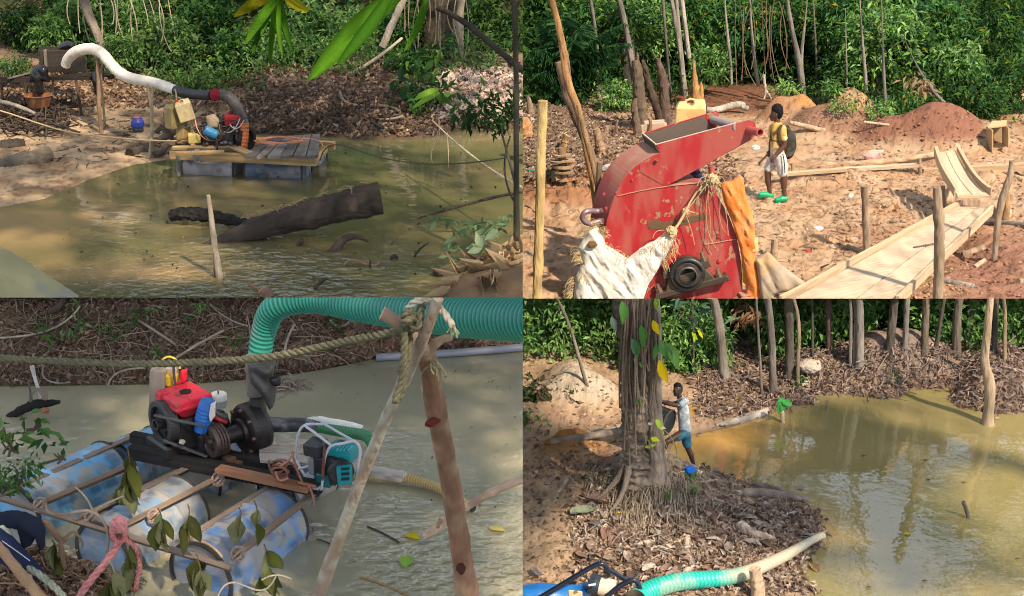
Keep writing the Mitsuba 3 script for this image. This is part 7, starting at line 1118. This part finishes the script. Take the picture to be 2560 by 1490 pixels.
for i, (u, v, rp) in enumerate([(195, 752, 24), (110, 815, 14), (180, 830, 12), (345, 785, 18), (385, 780, 14), (300, 832, 9), (272, 828, 9), (510, 765, 16), (470, 795, 9), (395, 880, 9), (120, 842, 10), (590, 850, 7), (205, 802, 9), (845, 812, 7)]):
    bush('sprig', ['top of the bank, under the photo edge', 'upper left of the bank', 'left of the bank below the thick root', 'top of the bank left of the pale branch', 'top of the bank above the pale branch', 'middle of the bank above the left rope', 'tiny one left of the middle', 'top of the bank right of centre', 'yellowish one in the middle of the bank', 'low on the bank above the timber post', 'left, just above the rope', 'low and right, beside the green hose', 'left, right of the thick root', 'under the bend of the green hose'][i]+': small green sprig', u, v, groundhit(H_BL, u, v, 13, 17)[1]-.15, (rp, rp*.7), 26, .075, SUNNY, 500+i, 'sprigs on the far bank', cat='plant', stems=0)
for i, (lab, u, v, rp, n, L) in enumerate([('leafy green sprig in front of the river at the left edge', 20, 1090, (36, 44), 34, .13), ('low pale green plant at the left edge beside the leftmost drum', 60, 1175, (46, 34), 130, .06), ('green leaves with white undersides reaching over the river', 95, 1050, (28, 22), 14, .13), ('grassy weed at the left end of the front bar', 20, 1210, (40, 16), 60, .08), ('thin stem with two leaves beside the leftmost drum', 150, 1138, (30, 12), 8, .09)]): bush('plant', lab, u, v, 10.2, rp, n, L, SUNNY*1.1, 520+i, cat='plant', stems=5, width=.45, shell=.2)
pts = np.array([on(u, v, zb+.008) for u, v in zip(760+540*g.random(120), 930+540*g.random(120))]); scatter_leaves('floating_bits', 'leaf bits and foam drifting on the river', pts-[0, 0, .012], [0, 0, 1], .028, [[.16, .12, .07], [.3, .25, .16], [.08, .07, .05]], 20)
# ================================================================== near right: the flooded pit, the viny tree and the man with the drum
TILE = 'BR'
BTK = np.array([.20, .165, .135])
pb_ = g_BR(1600, 1185); yt = pb_[1]
vt = thing('viny_tree', 'big grey tree wrapped in creepers on a root mound beside the pit', 'tree')
for nm, pts, c, sd, rg_ in (('trunk', [(1604, 1225, yt, 58), (1602, 1165, yt+.05, 49), (1598, 1060, yt+.05, 43), (1591, 940, yt+.05, 40), (1584, 840, yt+.05, 38), (1573, 735, yt+.05, 37)], BTK, 1, .26), ('second_trunk', [(1640, 1205, yt-.1, 30), (1640, 1120, yt-.12, 22), (1637, 1020, yt-.1, 18), (1637, 900, yt-.1, 18), (1630, 735, yt-.1, 16)], BTK*1.05, 2, .1)):
    m = pole(pts, c, 72, rg_, sd, 110, shade=.3, ridge=.12).stain(c*.4, 4, .52, .66, sd, .8, (1, 1, .25)).stain(c*1.4, 6, .56, .66, sd+5, .5, (1, 1, .3)); part(vt, nm, m, 'bark')
g = np.random.default_rng(21)
for i in range(26):
    u0 = 1552+g.random()*70; w = g.normal(size=5)*6; pts = [(u0+w[0]+12, 735, yt-.24, 2.4), (u0+w[1]+10, 830, yt-.27, 2.6), (u0+w[2]+8, 930, yt-.30, 2.8), (u0+w[3]+6, 1020, yt-.33, 2.6), (u0+w[4]+10, 1080+90*g.random(), yt-.38, 2.2)][:int(3+3*g.random())]
    p, r = px_path(pts, 26); part(vt, 'creeper', tube(p+g.normal(size=3)*[.04, .03, 0], r, np.array([.20, .145, .11])*g.uniform(.55, 1.35), 6, .3, i), 'matte')
for i in range(4):
    a = (-1.5, -1.1, 1.1, 1.4)[i]; p0 = at(1605, 1165, yt-.05); e = p0+np.array([math.sin(a)*g.uniform(.5, .9), -abs(math.cos(a))*g.uniform(.3, .9)-.2, -.3]); e[2] = H_BR(e[0:1], e[1:2])[0]+.01; part(vt, 'root', tube(smoothpath([p0+[math.sin(a)*.2, -.2*abs(math.cos(a)), .05], (p0+e)/2+[0, 0, -.03], e], 12), np.linspace(.05, .012, 12), BTK*g.uniform(.6, 1), 8, .25, i), 'bark')
GL, YL = (.075, .19, .045), (.62, .46, .015)
for i, (a, b, w, c) in enumerate([((1555, 752), (1560, 812), .42, GL), ((1530, 790), (1540, 830), .4, (.13, .2, .15)), ((1578, 845), (1595, 895), .4, (.10, .19, .12)), ((1592, 850), (1594, 892), .45, GL), ((1602, 812), (1610, 870), .4, GL), ((1632, 800), (1648, 838), .42, YL), ((1638, 742), (1642, 775), .45, (.2, .3, .03)), ((1650, 850), (1680, 905), .42, (.10, .24, .07)), ((1668, 858), (1698, 922), .4, (.10, .22, .06)), ((1648, 900), (1668, 960), .36, YL), ((1640, 860), (1636, 900), .4, GL), ((1600, 1000), (1606, 1015), .6, (.2, .33, .05)), ((1640, 1048), (1655, 1075), .55, (.25, .38, .06)), ((1642, 1062), (1664, 1072), .5, (.55, .60, .25)), ((1628, 1095), (1648, 1101), .6, (.42, .50, .03)), ((1606, 1000), (1590, 1008), .5, GL), ((1655, 1078), (1660, 1085), .6, (.3, .4, .05)), ((1620, 1058), (1630, 1060), .6, (.55, .55, .4)), ((1612, 1118), (1640, 1112), .3, (.3, .42, .08)), ((1730, 830), (1744, 850), .35, (.45, .62, .03)), ((1744, 825), (1758, 845), .35, (.6, .55, .02)), ((1738, 832), (1735, 856), .35, (.4, .6, .05)), ((1598, 905), (1605, 920), .5, GL)]):
    p, q = at(*a, yt-.42), at(*b, yt-.46); part(vt, 'leaf', leaf8(p, q-p, np.linalg.norm(q-p)*1.05, c, w, (.4*(-1)**i, -1, .3), .25, .12, i), 'leaf')
for i, pts in enumerate([[(1660, 1075), (1690, 1120), (1690, 1165)], [(1650, 1080), (1670, 1130), (1675, 1160)], [(1585, 895), (1600, 1000), (1615, 1110)], [(1620, 1100), (1640, 1140)]]): part(vt, 'vine_stem', tube(smoothpath([at(u, v, yt-.46) for u, v in pts], 14), .007, (.20, .18, .10), 5), 'matte')
bush('palm_leaves', 'large pale drooping leaves hanging at the top right of the viny tree', 1720, 775, 20.4, (62, 26), 60, .24, np.array([[.14, .22, .16], [.09, .17, .12], [.06, .14, .06]]), 540, cat='leaves', stems=3, droop=.9, width=.28)
bush('dead_vine', 'bunch of dry brown leaves hanging from the top edge right of the trunks', 1878, 775, 20.8, (40, 26), 60, .16, np.array([[.26, .15, .09], [.18, .12, .07]]), 541, cat='dead leaves', stems=2, droop=1.2)
# ---- man with drum
ym = on(1736, 1168, zp)[1]; SK = (.040, .021, .018)
mn = thing('person', 'man in patterned grey shirt and blue shorts wading and hugging a black drum', 'person'); km = mpp(at(1700, 1050, ym))
chs = [chain(ym, [(1694, 971, 0, 10.8), (1692, 979, -.01, 9.6)]), chain(ym, [(1692, 979, -.01, 9), (1690, 986, -.02, 6)]), chain(ym, [(1690.5, 977, -.055, 2.6), (1689.5, 981, -.062, 2.4)]), chain(ym, [(1696, 984, 0, 6.4), (1702, 1000, 0, 7)]),
       chain(ym, [(1704, 1002, 0, 10), (1708, 1025, 0, 13), (1710, 1055, 0, 12.5), (1711, 1078, 0, 13)]), chain(ym, [(1700, 1002, .14, 6), (1704, 1002, 0, 8), (1713, 1003, -.12, 7)]),
       chain(ym, [(1712, 1005, -.14, 7), (1696, 1014, -.22, 6), (1672, 1010, -.2, 5), (1650, 1005, -.12, 3.8)]), chain(ym, [(1700, 1004, .14, 6), (1682, 1010, .16, 5.2), (1664, 1005, .1, 4.6), (1652, 1003, .02, 3.6)]),
       chain(ym, [(1712, 1082, .02, 11.5), (1717, 1104, .02, 9.6), (1720, 1121, .02, 7.2), (1728, 1138, .02, 7.4), (1733, 1158, .02, 4.8), (1736, 1172, .02, 4.4)]), chain(ym, [(1707, 1082, -.06, 11), (1686, 1094, -.1, 9.2), (1666, 1105, -.14, 7.4), (1661, 1122, -.1, 6.8), (1664, 1140, -.06, 4.6)]), chain(ym, [(1664, 1140, -.06, 4.4), (1652, 1144, -.08, 3.6)]), chain(ym, [(1736, 1172, .02, 4.4), (1726, 1176, -.03, 3.4)])]
chs += hand(ym, (1650, 1005, -.12), (1644, 1008, -.12), [(1637, 1012, -.12), (1637, 1009, -.14), (1637, 1006, -.15), (1639, 1003, -.14)], (1647, 1001, -.15), 5*km) + hand(ym, (1652, 1003, .02), (1647, 1003, .0), [(1641, 1006, -.02), (1641, 1004, -.03), (1641, 1001, -.03), (1643, 999, -.02)], (1648, 999, -.03), 5*km)
part(mn, 'body', body(chs, SK, .024, 4), 'satin')
part(mn, 'hair', body([chain(ym, [(1694, 966, .012, 10.6), (1697, 971, .03, 10.4)]), chain(ym, [(1697, 971, .03, 10), (1699, 977, .035, 7.5)])], (.006, .006, .006), .02, 2).bumpy(.006, 40), 'matte')
for u in (1688.6, 1695.4): part(mn, 'eye', body([chain(ym, [(u-.5, 973, -.052, 1.2), (u+.5, 973, -.052, 1.2)])], (.16, .14, .13), .01, 0), 'gloss')
part(mn, 'lips', body([chain(ym, [(1688, 984.6, -.048, 1.3), (1692.5, 984.6, -.05, 1.3)])], (.075, .032, .03), .01, 0), 'satin'); part(mn, 'ear', body([chain(ym, [(1703.5, 974, .0, 2.2), (1703, 979, .0, 1.6)])], SK, .01, 0), 'satin')
m = body([chain(ym, [(1703, 1000, 0, 10.5), (1708, 1025, 0, 15), (1710, 1055, 0, 14.8), (1711, 1075, 0, 15.5)]), chain(ym, [(1700, 1003, .14, 8), (1704, 1001, 0, 9), (1713, 1003, -.12, 8.8)]), chain(ym, [(1713, 1004, -.14, 9), (1704, 1011, -.2, 8)]), chain(ym, [(1700, 1004, .14, 8), (1690, 1008, .16, 7)])], (.20, .24, .29), .022, 3).bumpy(.01, 10)
part(mn, 'shirt', m.stain((.42, .45, .47), 12, .5, .58, 4, .75).stain((.13, .16, .2), 10, .55, .64, 8, .7), 'matte', label='grey shirt with a pale mottled print')
part(mn, 'shorts', body([chain(ym, [(1711, 1076, 0, 15), (1711, 1086, 0, 15)]), chain(ym, [(1712, 1084, .02, 13.5), (1718, 1110, .02, 12)]), chain(ym, [(1707, 1084, -.06, 13), (1697, 1091, -.08, 11.5)])], (.010, .06, .11), .024, 3).bumpy(.008, 10, 4).stain((.03, .11, .16), 8, .55, .65), 'matte')
c0 = at(1674, 1057, ym-.20); dd = unit([-.8, .55, .10]); bdk = thing('drum', 'black plastic drum held by the man', 'drum'); add_drum(bdk, c0, c0+dd*.62, 33*km, np.array([.012, .015, .019]), 91, (.04, .045, .05), .6, 'body', 'satin')
solo('cloth', 'bright blue cloth lying on the mud at the feet of the man', 'cloth', join([pblob(1726, 1176, g_BR(1726, 1186)[1]-.05, 16, 10, (.008, .10, .45), 3, .4), pblob(1744, 1180, g_BR(1744, 1186)[1], 11, 5, (.62, .5, .38), 4, .5)]), 'matte')
# ---- logs, stakes, mounds' dressing
for i, (lab, pts, c) in enumerate([('forked grey log lying on the sand spit right of the man', [(1790, 1066, 5), (1840, 1056, 8), (1890, 1042, 9), (1918, 1030, 10)], (.28, .245, .21)), ('upper fork of the grey log on the sand spit', [(1830, 1054, 5), (1870, 1040, 6), (1895, 1030, 5)], (.26, .225, .19)), ('long dark plank log left of the viny tree', [(1378, 1110, 9), (1460, 1096, 9), (1572, 1078, 10)], (.20, .165, .135)), ('second log lying above the dark plank log', [(1385, 1098, 5), (1480, 1082, 5), (1572, 1068, 6)], (.24, .2, .16)), ('thick rotting log at the water edge right of the blue cloth', [(1840, 1240, 9), (1890, 1238, 13), (1950, 1244, 13), (2035, 1262, 8)], (.23, .18, .145)), ('upper dark log behind the rotting log', [(1872, 1212, 7), (1920, 1222, 9), (1975, 1240, 8)], (.18, .14, .12)), ('grey log half buried in leaves near the green hose', [(1850, 1320, 14), (1890, 1342, 12), (1936, 1352, 9)], (.31, .245, .2)), ('crooked stick standing in the leaf litter above the hose', [(1722, 1345, 8), (1716, 1375, 8), (1724, 1405, 9), (1735, 1430, 10)], (.28, .22, .17)), ('long pale stick lying in the leaf litter', [(1655, 1372, 5), (1690, 1358, 5), (1718, 1348, 5)], (.40, .30, .2)), ('straight grey stick leaning on the root mound', [(1582, 1245, 4), (1596, 1278, 4), (1609, 1312, 4)], (.36, .31, .27)), ('thin stick crossing the root mound', [(1515, 1305, 3), (1545, 1325, 4), (1568, 1345, 4)], (.34, .27, .2)), ('pale branch at the far waterline by the low spit', [(2005, 965, 4), (2020, 960, 6), (2036, 958, 5)], (.4, .33, .26)), ('slanting dark branch at the left foot of the brown mound', [(2108, 978, 4), (2122, 950, 5), (2134, 925, 4)], (.12, .1, .09)), ('leaning stick at the left of the pale ground', [(1388, 1255, 4), (1402, 1225, 5), (1418, 1200, 5)], (.3, .25, .2))]):
    log(lab, [(u, v-r*.4, g_BR(u, v)[1], r) for u, v, r in pts], c, 150+i, .22)
for i, (lab, pts, c, yy) in enumerate([('weathered stake standing in the left foreground of the pit', [(1403, 1465, 9), (1392, 1400, 9), (1382, 1330, 8), (1376, 1268, 8)], (.36, .28, .18), None), ('leaning stake at the left end of the dark plank log', [(1373, 1118, 6), (1362, 1070, 7), (1354, 1028, 6)], (.3, .25, .2), None), ('short stake in the sand above the dark plank log', [(1418, 1092, 4), (1414, 1070, 4), (1410, 1048, 3)], (.28, .23, .19), None), ('small stump with green shoots in the water at the spit', [(1957, 1056, 5), (1955, 1030, 5), (1954, 1012, 4)], (.33, .26, .19), on(1957, 1056, zp)[1]), ('tiny stump standing in the pond', [(2069, 1025, 3), (2068, 1012, 3), (2067, 1002, 3)], (.3, .22, .15), on(2069, 1025, zp)[1]), ('dark stub leaning out of the pond at the right', [(2420, 1295, 4), (2416, 1275, 5), (2408, 1255, 5)], (.10, .085, .075), on(2420, 1295, zp)[1]), ('short thick post holding up the green hose', [(1896, 1500, 18), (1892, 1455, 16), (1887, 1422, 15)], (.36, .27, .19), g_BR(1893, 1480)[1]-.1), ('thin twig rising at the water edge', [(1785, 1186, 2), (1790, 1165, 2), (1796, 1150, 2)], (.2, .14, .1), None)]):
    post('stake', lab, 'post', pts, c, y=yy, seed=170+i, rough=.18)
t = thing('seedling', 'bright green seedling growing from the small stump in the water', 'plant')
for i, (a, b) in enumerate([((1955, 1000), (1950, 1025)), ((1957, 995), (1948, 1002)), ((1958, 1000), (1974, 1010)), ((1958, 998), (1966, 1012)), ((1956, 1005), (1956, 1022)), ((1950, 998), (1946, 1012))]): p, q = at(*a, on(1957, 1056, zp)[1]-.05), at(*b, on(1957, 1056, zp)[1]-.08); part(t, 'leaf', leaf8(p, q-p, np.linalg.norm(q-p)*1.5, (.06, .30, .07), .6, (.3, -1, .3), .2, .15, i), 'leaf')
for i, (lab, u, v, rp, n) in enumerate([('green seedling on the yellowish trunk foot by the spit', 2003, 945, (10, 12), 16), ('weeds at the foot of the slim trunk on the spit', 1998, 965, (12, 6), 16), ('green weed in front of the viny tree roots', 1672, 1225, (14, 10), 18), ('small fresh weed right of the root mound', 1728, 1232, (16, 10), 22), ('tiny weed near the blue cloth', 1722, 1198, (14, 6), 16), ('green weed on the sand left of the viny tree', 1422, 980, (10, 12), 12), ('weed on the pale sand heap', 1372, 1075, (8, 6), 10), ('weed on the left shoulder of the brown mound', 2235, 928, (14, 8), 24), ('dark leaning fern stump at the left edge', 1345, 985, (26, 26), 120), ('weed at the left edge below the fern stump', 1318, 1040, (16, 12), 40)]): bush('weed', lab, u, v, g_BR(u, v+8)[1]-.05, rp, n, .11 if n < 100 else .16, SUNNY if n != 120 else np.array([[.07, .055, .035], [.04, .07, .025]]), 560+i, cat='plant', stems=2)
solo('rock', 'pale rounded rock behind the low spit', 'rock', pblob(2024, 915, g_BR(2024, 930)[1]-.02, 30, 18, (.36, .31, .26), 5, .2), 'earth')
# ---- ground cover
MUD = [[.20, .14, .10], [.27, .19, .135], [.14, .095, .07], [.34, .25, .18]]
LP = [[.30, .225, .18], [.22, .155, .125], [.38, .31, .26], [.16, .11, .09], [.42, .36, .31]]
pts = on_land(ground_pts(H_BR, 1320, 2060, 1170, 1490, 9000, 41, 11.5, 29), wl_BR, -.08); pu = pix(pts); kp = (pts[:, 0] > .72)&((pu[1] > 1262)|(rng.random(len(pts)) < .22)); scatter_leaves('leaf_carpet', 'dry grey brown leaf litter round the root mound', pts[kp], [0, -.2, 1], .085, LP, 42)
pts = on_land(ground_pts(H_BR, 1740, 2560, 860, 1045, 10500, 43, 11.5, 29), wl_BR, .0); scatter_leaves('mound_litter', 'dead leaves over the brown mound and far banks', pts, [0, -.4, 1], .085, [[.22, .16, .13], [.3, .22, .18], [.15, .105, .085], [.36, .29, .25]], 44); scatter_twigs('mound_twigs', 'dead twigs over the brown mound and far banks', pts[::6], .4, .007, (.2, .15, .125), 45, up=.35)
clods('ground_crumbs', 'crumbs of soil over the pit ground', ground_pts(H_BR, 1307, 2000, 940, 1490, 8000, 46, 11.5, 29), .035, MUD, 47); clods('sand_crumbs', 'loose clods on the orange soil heap', ground_pts(H_BR, 1330, 1520, 1110, 1190, 700, 48, 11.5, 29), .03, [[.30, .14, .05], [.24, .11, .04]], 49)
pts = on_land(ground_pts(H_BR, 1420, 1980, 1190, 1400, 420, 50, 11.5, 29), wl_BR, .1); scatter_twigs('roots_and_twigs', 'dead grass and twigs on the root mound', pts, .34, .006, (.30, .245, .19), 51, up=.8)
g = np.random.default_rng(52); ms = []
for q in on_land(ground_pts(H_BR, 1470, 1740, 1165, 1330, 900, 53, 11.5, 29), wl_BR, .1): o = q+[0, -.03, .05]; ms.append(tube(smoothpath([o, o+[g.normal()*.04, -.12, -.06], o+[g.normal()*.08, -.2, -.22-.1*g.random()]], 6), g.uniform(.003, .008), np.array([.27, .22, .165])*g.uniform(.5, 1.4), 4, caps=False))
k_ = numbered('root_fringe'); put(k_, join(ms), 'matte'); labels[k_] = {'kind': 'stuff', 'label': 'fringe of fine roots hanging from the eroded root mound'}
def big_leaf(lab, u, v, L, ang, c, w=.42, curl=.25, group=None, seed=0):
    g = np.random.default_rng(seed); q = g_BR(u, v)+[0, -.01, .05]; k = mpp(q); n = 7; s = np.linspace(0, 1, n); d = np.array([math.cos(ang), -math.sin(ang)*1.9, 0]); d = d/np.linalg.norm(d[:2]); nn = np.array([-d[1], d[0], 0])
    hw = w/2*np.sin(np.pi*np.clip(s*.88+.1, 0, 1))**.8; Lk = L*k*1.15; rows = []
    for t, h in zip(s, hw): b = q+d*(t-.5)*Lk+[0, 0, curl*Lk*.5*math.cos(5*t+seed)*.5]; rows.append([b+nn*h*Lk*e+[0, 0, abs(e)*h*Lk*(.5+.4*math.sin(3*t+seed))] for e in (-1, -.5, 0, .5, 1)])
    v_ = np.array(rows).reshape(-1, 3); i, j = np.meshgrid(np.arange(n-1), np.arange(4), indexing='ij'); f = np.stack([i*5+j, i*5+j+1, (i+1)*5+j+1, (i+1)*5+j], -1).reshape(-1, 4); v_[:, 2] = np.maximum(v_[:, 2], H_BR(v_[:, 0], v_[:, 1])+.012)
    m = M(v_, np.vstack([f[:, [0, 1, 2]], f[:, [0, 2, 3]]]), c).shade(.3, 12, seed).stain(np.asarray(c)*.5, 9, .58, .66, seed+2, .7); return solo('dead_leaf', lab, 'dead leaf', m, 'dry', True, group)
PU = (.20, .125, .115)
for i, (lab, u, v, L, a, c, w) in enumerate([('large purple brown dead leaf with ragged tail on the root mound', 1510, 1262, 75, .15, PU, .4), ('purple leaf tip curling up the root mound', 1557, 1228, 50, .9, PU, .35), ('pale grey green dead leaf at the left of the litter', 1462, 1285, 66, -.15, (.27, .32, .22), .5), ('rusty brown rolled leaf below the grey green leaf', 1478, 1308, 62, .7, (.27, .12, .08), .25), ('broad purple brown leaf lying in the middle of the litter', 1545, 1348, 82, -.9, (.25, .155, .135), .45), ('narrow red brown leaf pointing down beside the broad purple leaf', 1512, 1338, 66, -1.35, (.26, .15, .12), .3), ('slate grey dead leaf in the middle of the litter', 1490, 1322, 36, .3, (.12, .115, .12), .6), ('reddish bark strip leaf at the right of the root mound', 1775, 1296, 60, .95, (.29, .17, .155), .35), ('second reddish leaf near the rotting log', 1826, 1268, 42, 1.1, (.30, .17, .15), .3), ('silver grey leaf lying at the front of the litter', 1655, 1380, 56, -.1, (.46, .43, .41), .4), ('round grey leaf left of the silver leaf', 1605, 1372, 40, .2, (.38, .35, .35), .5), ('yellow scrap of leaf under the big purple leaf', 1554, 1290, 18, 0, (.7, .52, .02), .5), ('dark purple twisted leaf right of the straight stick', 1655, 1302, 54, .6, (.13, .08, .09), .3), ('long narrow slate leaf alone on the sand at the lower left', 1340, 1440, 40, .75, (.22, .2, .21), .35), ('grey white leaf pair near the long stick', 1645, 1345, 40, .3, (.42, .37, .34), .55), ('pale curled leaf right of the litter', 1870, 1300, 36, .2, (.42, .36, .3), .5), ('dark grey leaf beside the crooked stick', 1742, 1412, 34, -.9, (.13, .13, .15), .5), ('blue grey leaf floating at the mud edge', 2018, 1346, 44, .2, (.16, .17, .2), .25), ('pale broad leaf on the wet mud', 1880, 1365, 40, .2, (.40, .36, .33), .5), ('brown leaf under shallow water at the mud edge', 2035, 1430, 36, 1.2, (.30, .17, .08), .6)]): big_leaf(lab, u, v, L, a, c, w, .2, seed=i)
for i in range(64): u, v = 1440+520*g.random(), 1290+170*g.random(); big_leaf('dry curled leaf in the thick litter in front of the root mound', u, v, 24+22*g.random(), 6.28*g.random(), np.array(LP[int(g.integers(0, 5))])*g.uniform(.7, 1.15), .45, .3, 'dry leaves before the root mound', 100+i)
for i, (lab, u, v, c, L) in enumerate([('grey leaf floating off the rotting log', 2002, 1220, (.25, .22, .2), 30), ('yellow leaf floating in the middle of the pond', 2270, 1336, (.5, .36, .03), 24), ('dark speck of leaf at the upper middle of the pond', 2158, 1138, (.08, .07, .05), 12), ('dark clump floating right of the pond centre', 2314, 1150, (.09, .06, .05), 12), ('black leaf right of the pond centre', 2322, 1200, (.06, .05, .05), 12), ('dark leaf floating toward the right edge', 2410, 1205, (.09, .07, .06), 14), ('reddish leaf floating at the bottom of the pond', 2312, 1452, (.2, .1, .06), 16), ('pale twig floating near the right tree', 2495, 1047, (.4, .35, .27), 18), ('pale leaf floating before the far bank', 2380, 985, (.45, .38, .28), 16), ('dark leaf at the bottom left of the pond', 2172, 1468, (.07, .07, .04), 18), ('brown leaf near the right edge of the pond', 2545, 1397, (.1, .07, .05), 12)]):
    q = on(u, v, zp+.012); kk = mpp(q); solo('floating_leaf', lab, 'leaf', leaves((q-np.array([L*kk*.5, 0, 0]))[None], np.array([[1, .3*math.sin(i*2.1), .03]]), L*kk, np.array([c]), .5, .3, up=np.array([0, 0, 1.0])), 'dry', False)
# ---- pump and hose in the foreground
pm = thing('water_pump', 'blue pump with black tube frame and cream cap at the bottom left of the pit', 'pump'); yq = 13.75; Z = lambda u, v, d=0: at(u, v, yq+d); kq = mpp(Z(1450, 1460)); BF = (.010, .016, .032)
for i, pts in enumerate([[(1345, 1497, 0), (1400, 1464, 0), (1460, 1428, 0), (1488, 1413, 0), (1504, 1409, 0), (1516, 1419, .02), (1520, 1440, .05)], [(1514, 1419, .02), (1540, 1435, .05), (1575, 1455, .1)], [(1505, 1500, -.1), (1540, 1472, -.1), (1568, 1454, -.1), (1584, 1450, -.1), (1596, 1462, -.1), (1602, 1500, -.1)]]): part(pm, 'frame_tube', tube(smoothpath([Z(*q) for q in pts], 7*len(pts)), 6.5*kq, BF, 12), 'gloss')
part(pm, 'tank', tube(smoothpath([Z(1280, 1500, .2), Z(1360, 1492, .2), Z(1430, 1490, .2), Z(1470, 1470, .15)], 24), np.interp(np.linspace(0, 1, 24), [0, .35, .75, 1], [26, 36, 30, 18])*kq, (.012, .15, .46), 20, .04).stain((.30, .30, .32), 3, .55, .7), 'satin', label='blue plastic body')
part(pm, 'collar', lathe([(0, .001), (0, 24*kq), (.06, 26*kq), (.12, 25*kq), (.12, .001)], Z(1474, 1458, .1), [.9, -.25, -.12], (.02, .03, .05), 24), 'satin', False); part(pm, 'cap', lathe([(.10, 22*kq), (.26, 25*kq), (.29, 22*kq), (.29, .001)], Z(1474, 1458, .1), [.9, -.25, -.12], (.56, .51, .40), 26), 'satin', False, 'cream round cap'); part(pm, 'clamp', box(Z(1480, 1462, -.1), (.09, .02, .02), rotz(.3), (.6, .55, .45), .004), 'satin', False); part(pm, 'tab', box(Z(1438, 1484, -.12), (.16, .02, .08), rotz(-.2), (.6, .47, .28), .01), 'satin', False, 'cream lug with rusty hole'); part(pm, 'tab_hole', lathe([(0, .001), (0, .02)], Z(1440, 1479, -.145), [0, -1, .2], (.2, .1, .04), 12), 'matte', False)
hz = thing('green_hose', 'turquoise ribbed hose fading to mud beige and running into the pond', 'hose'); hp = [(1590, 1500, 27), (1625, 1476, 25), (1680, 1458, 23), (1740, 1450, 22), (1810, 1445, 20), (1865, 1432, 18), (1915, 1412, 16), (1965, 1388, 14), (2010, 1362, 11), (2058, 1338, 9)]
P_ = np.array([at(u, v, g_BR(u, v+r)[1]-.02) for u, v, r in hp]); rr = np.array([r*mpp(q) for (u, v, r), q in zip(hp, P_)]); q = smoothpath(np.hstack([P_, rr[:, None]]), 80)
m = ribbed(q[:, :3], q[:, 3], (.012, .40, .33), .05, .03, 22, (.008, .27, .23)); uu = pix(m.v)[0]; t = (sstep(1790, 1900, uu)*.92+.35*sstep(.5, .65, nfbm(m.v*4, 3, 4)))[:, None]; m.c = m.c*(1-np.clip(t, 0, .93))+np.array([.40, .34, .24])*np.clip(t, 0, .93); part(hz, 'tube', m, 'satin')
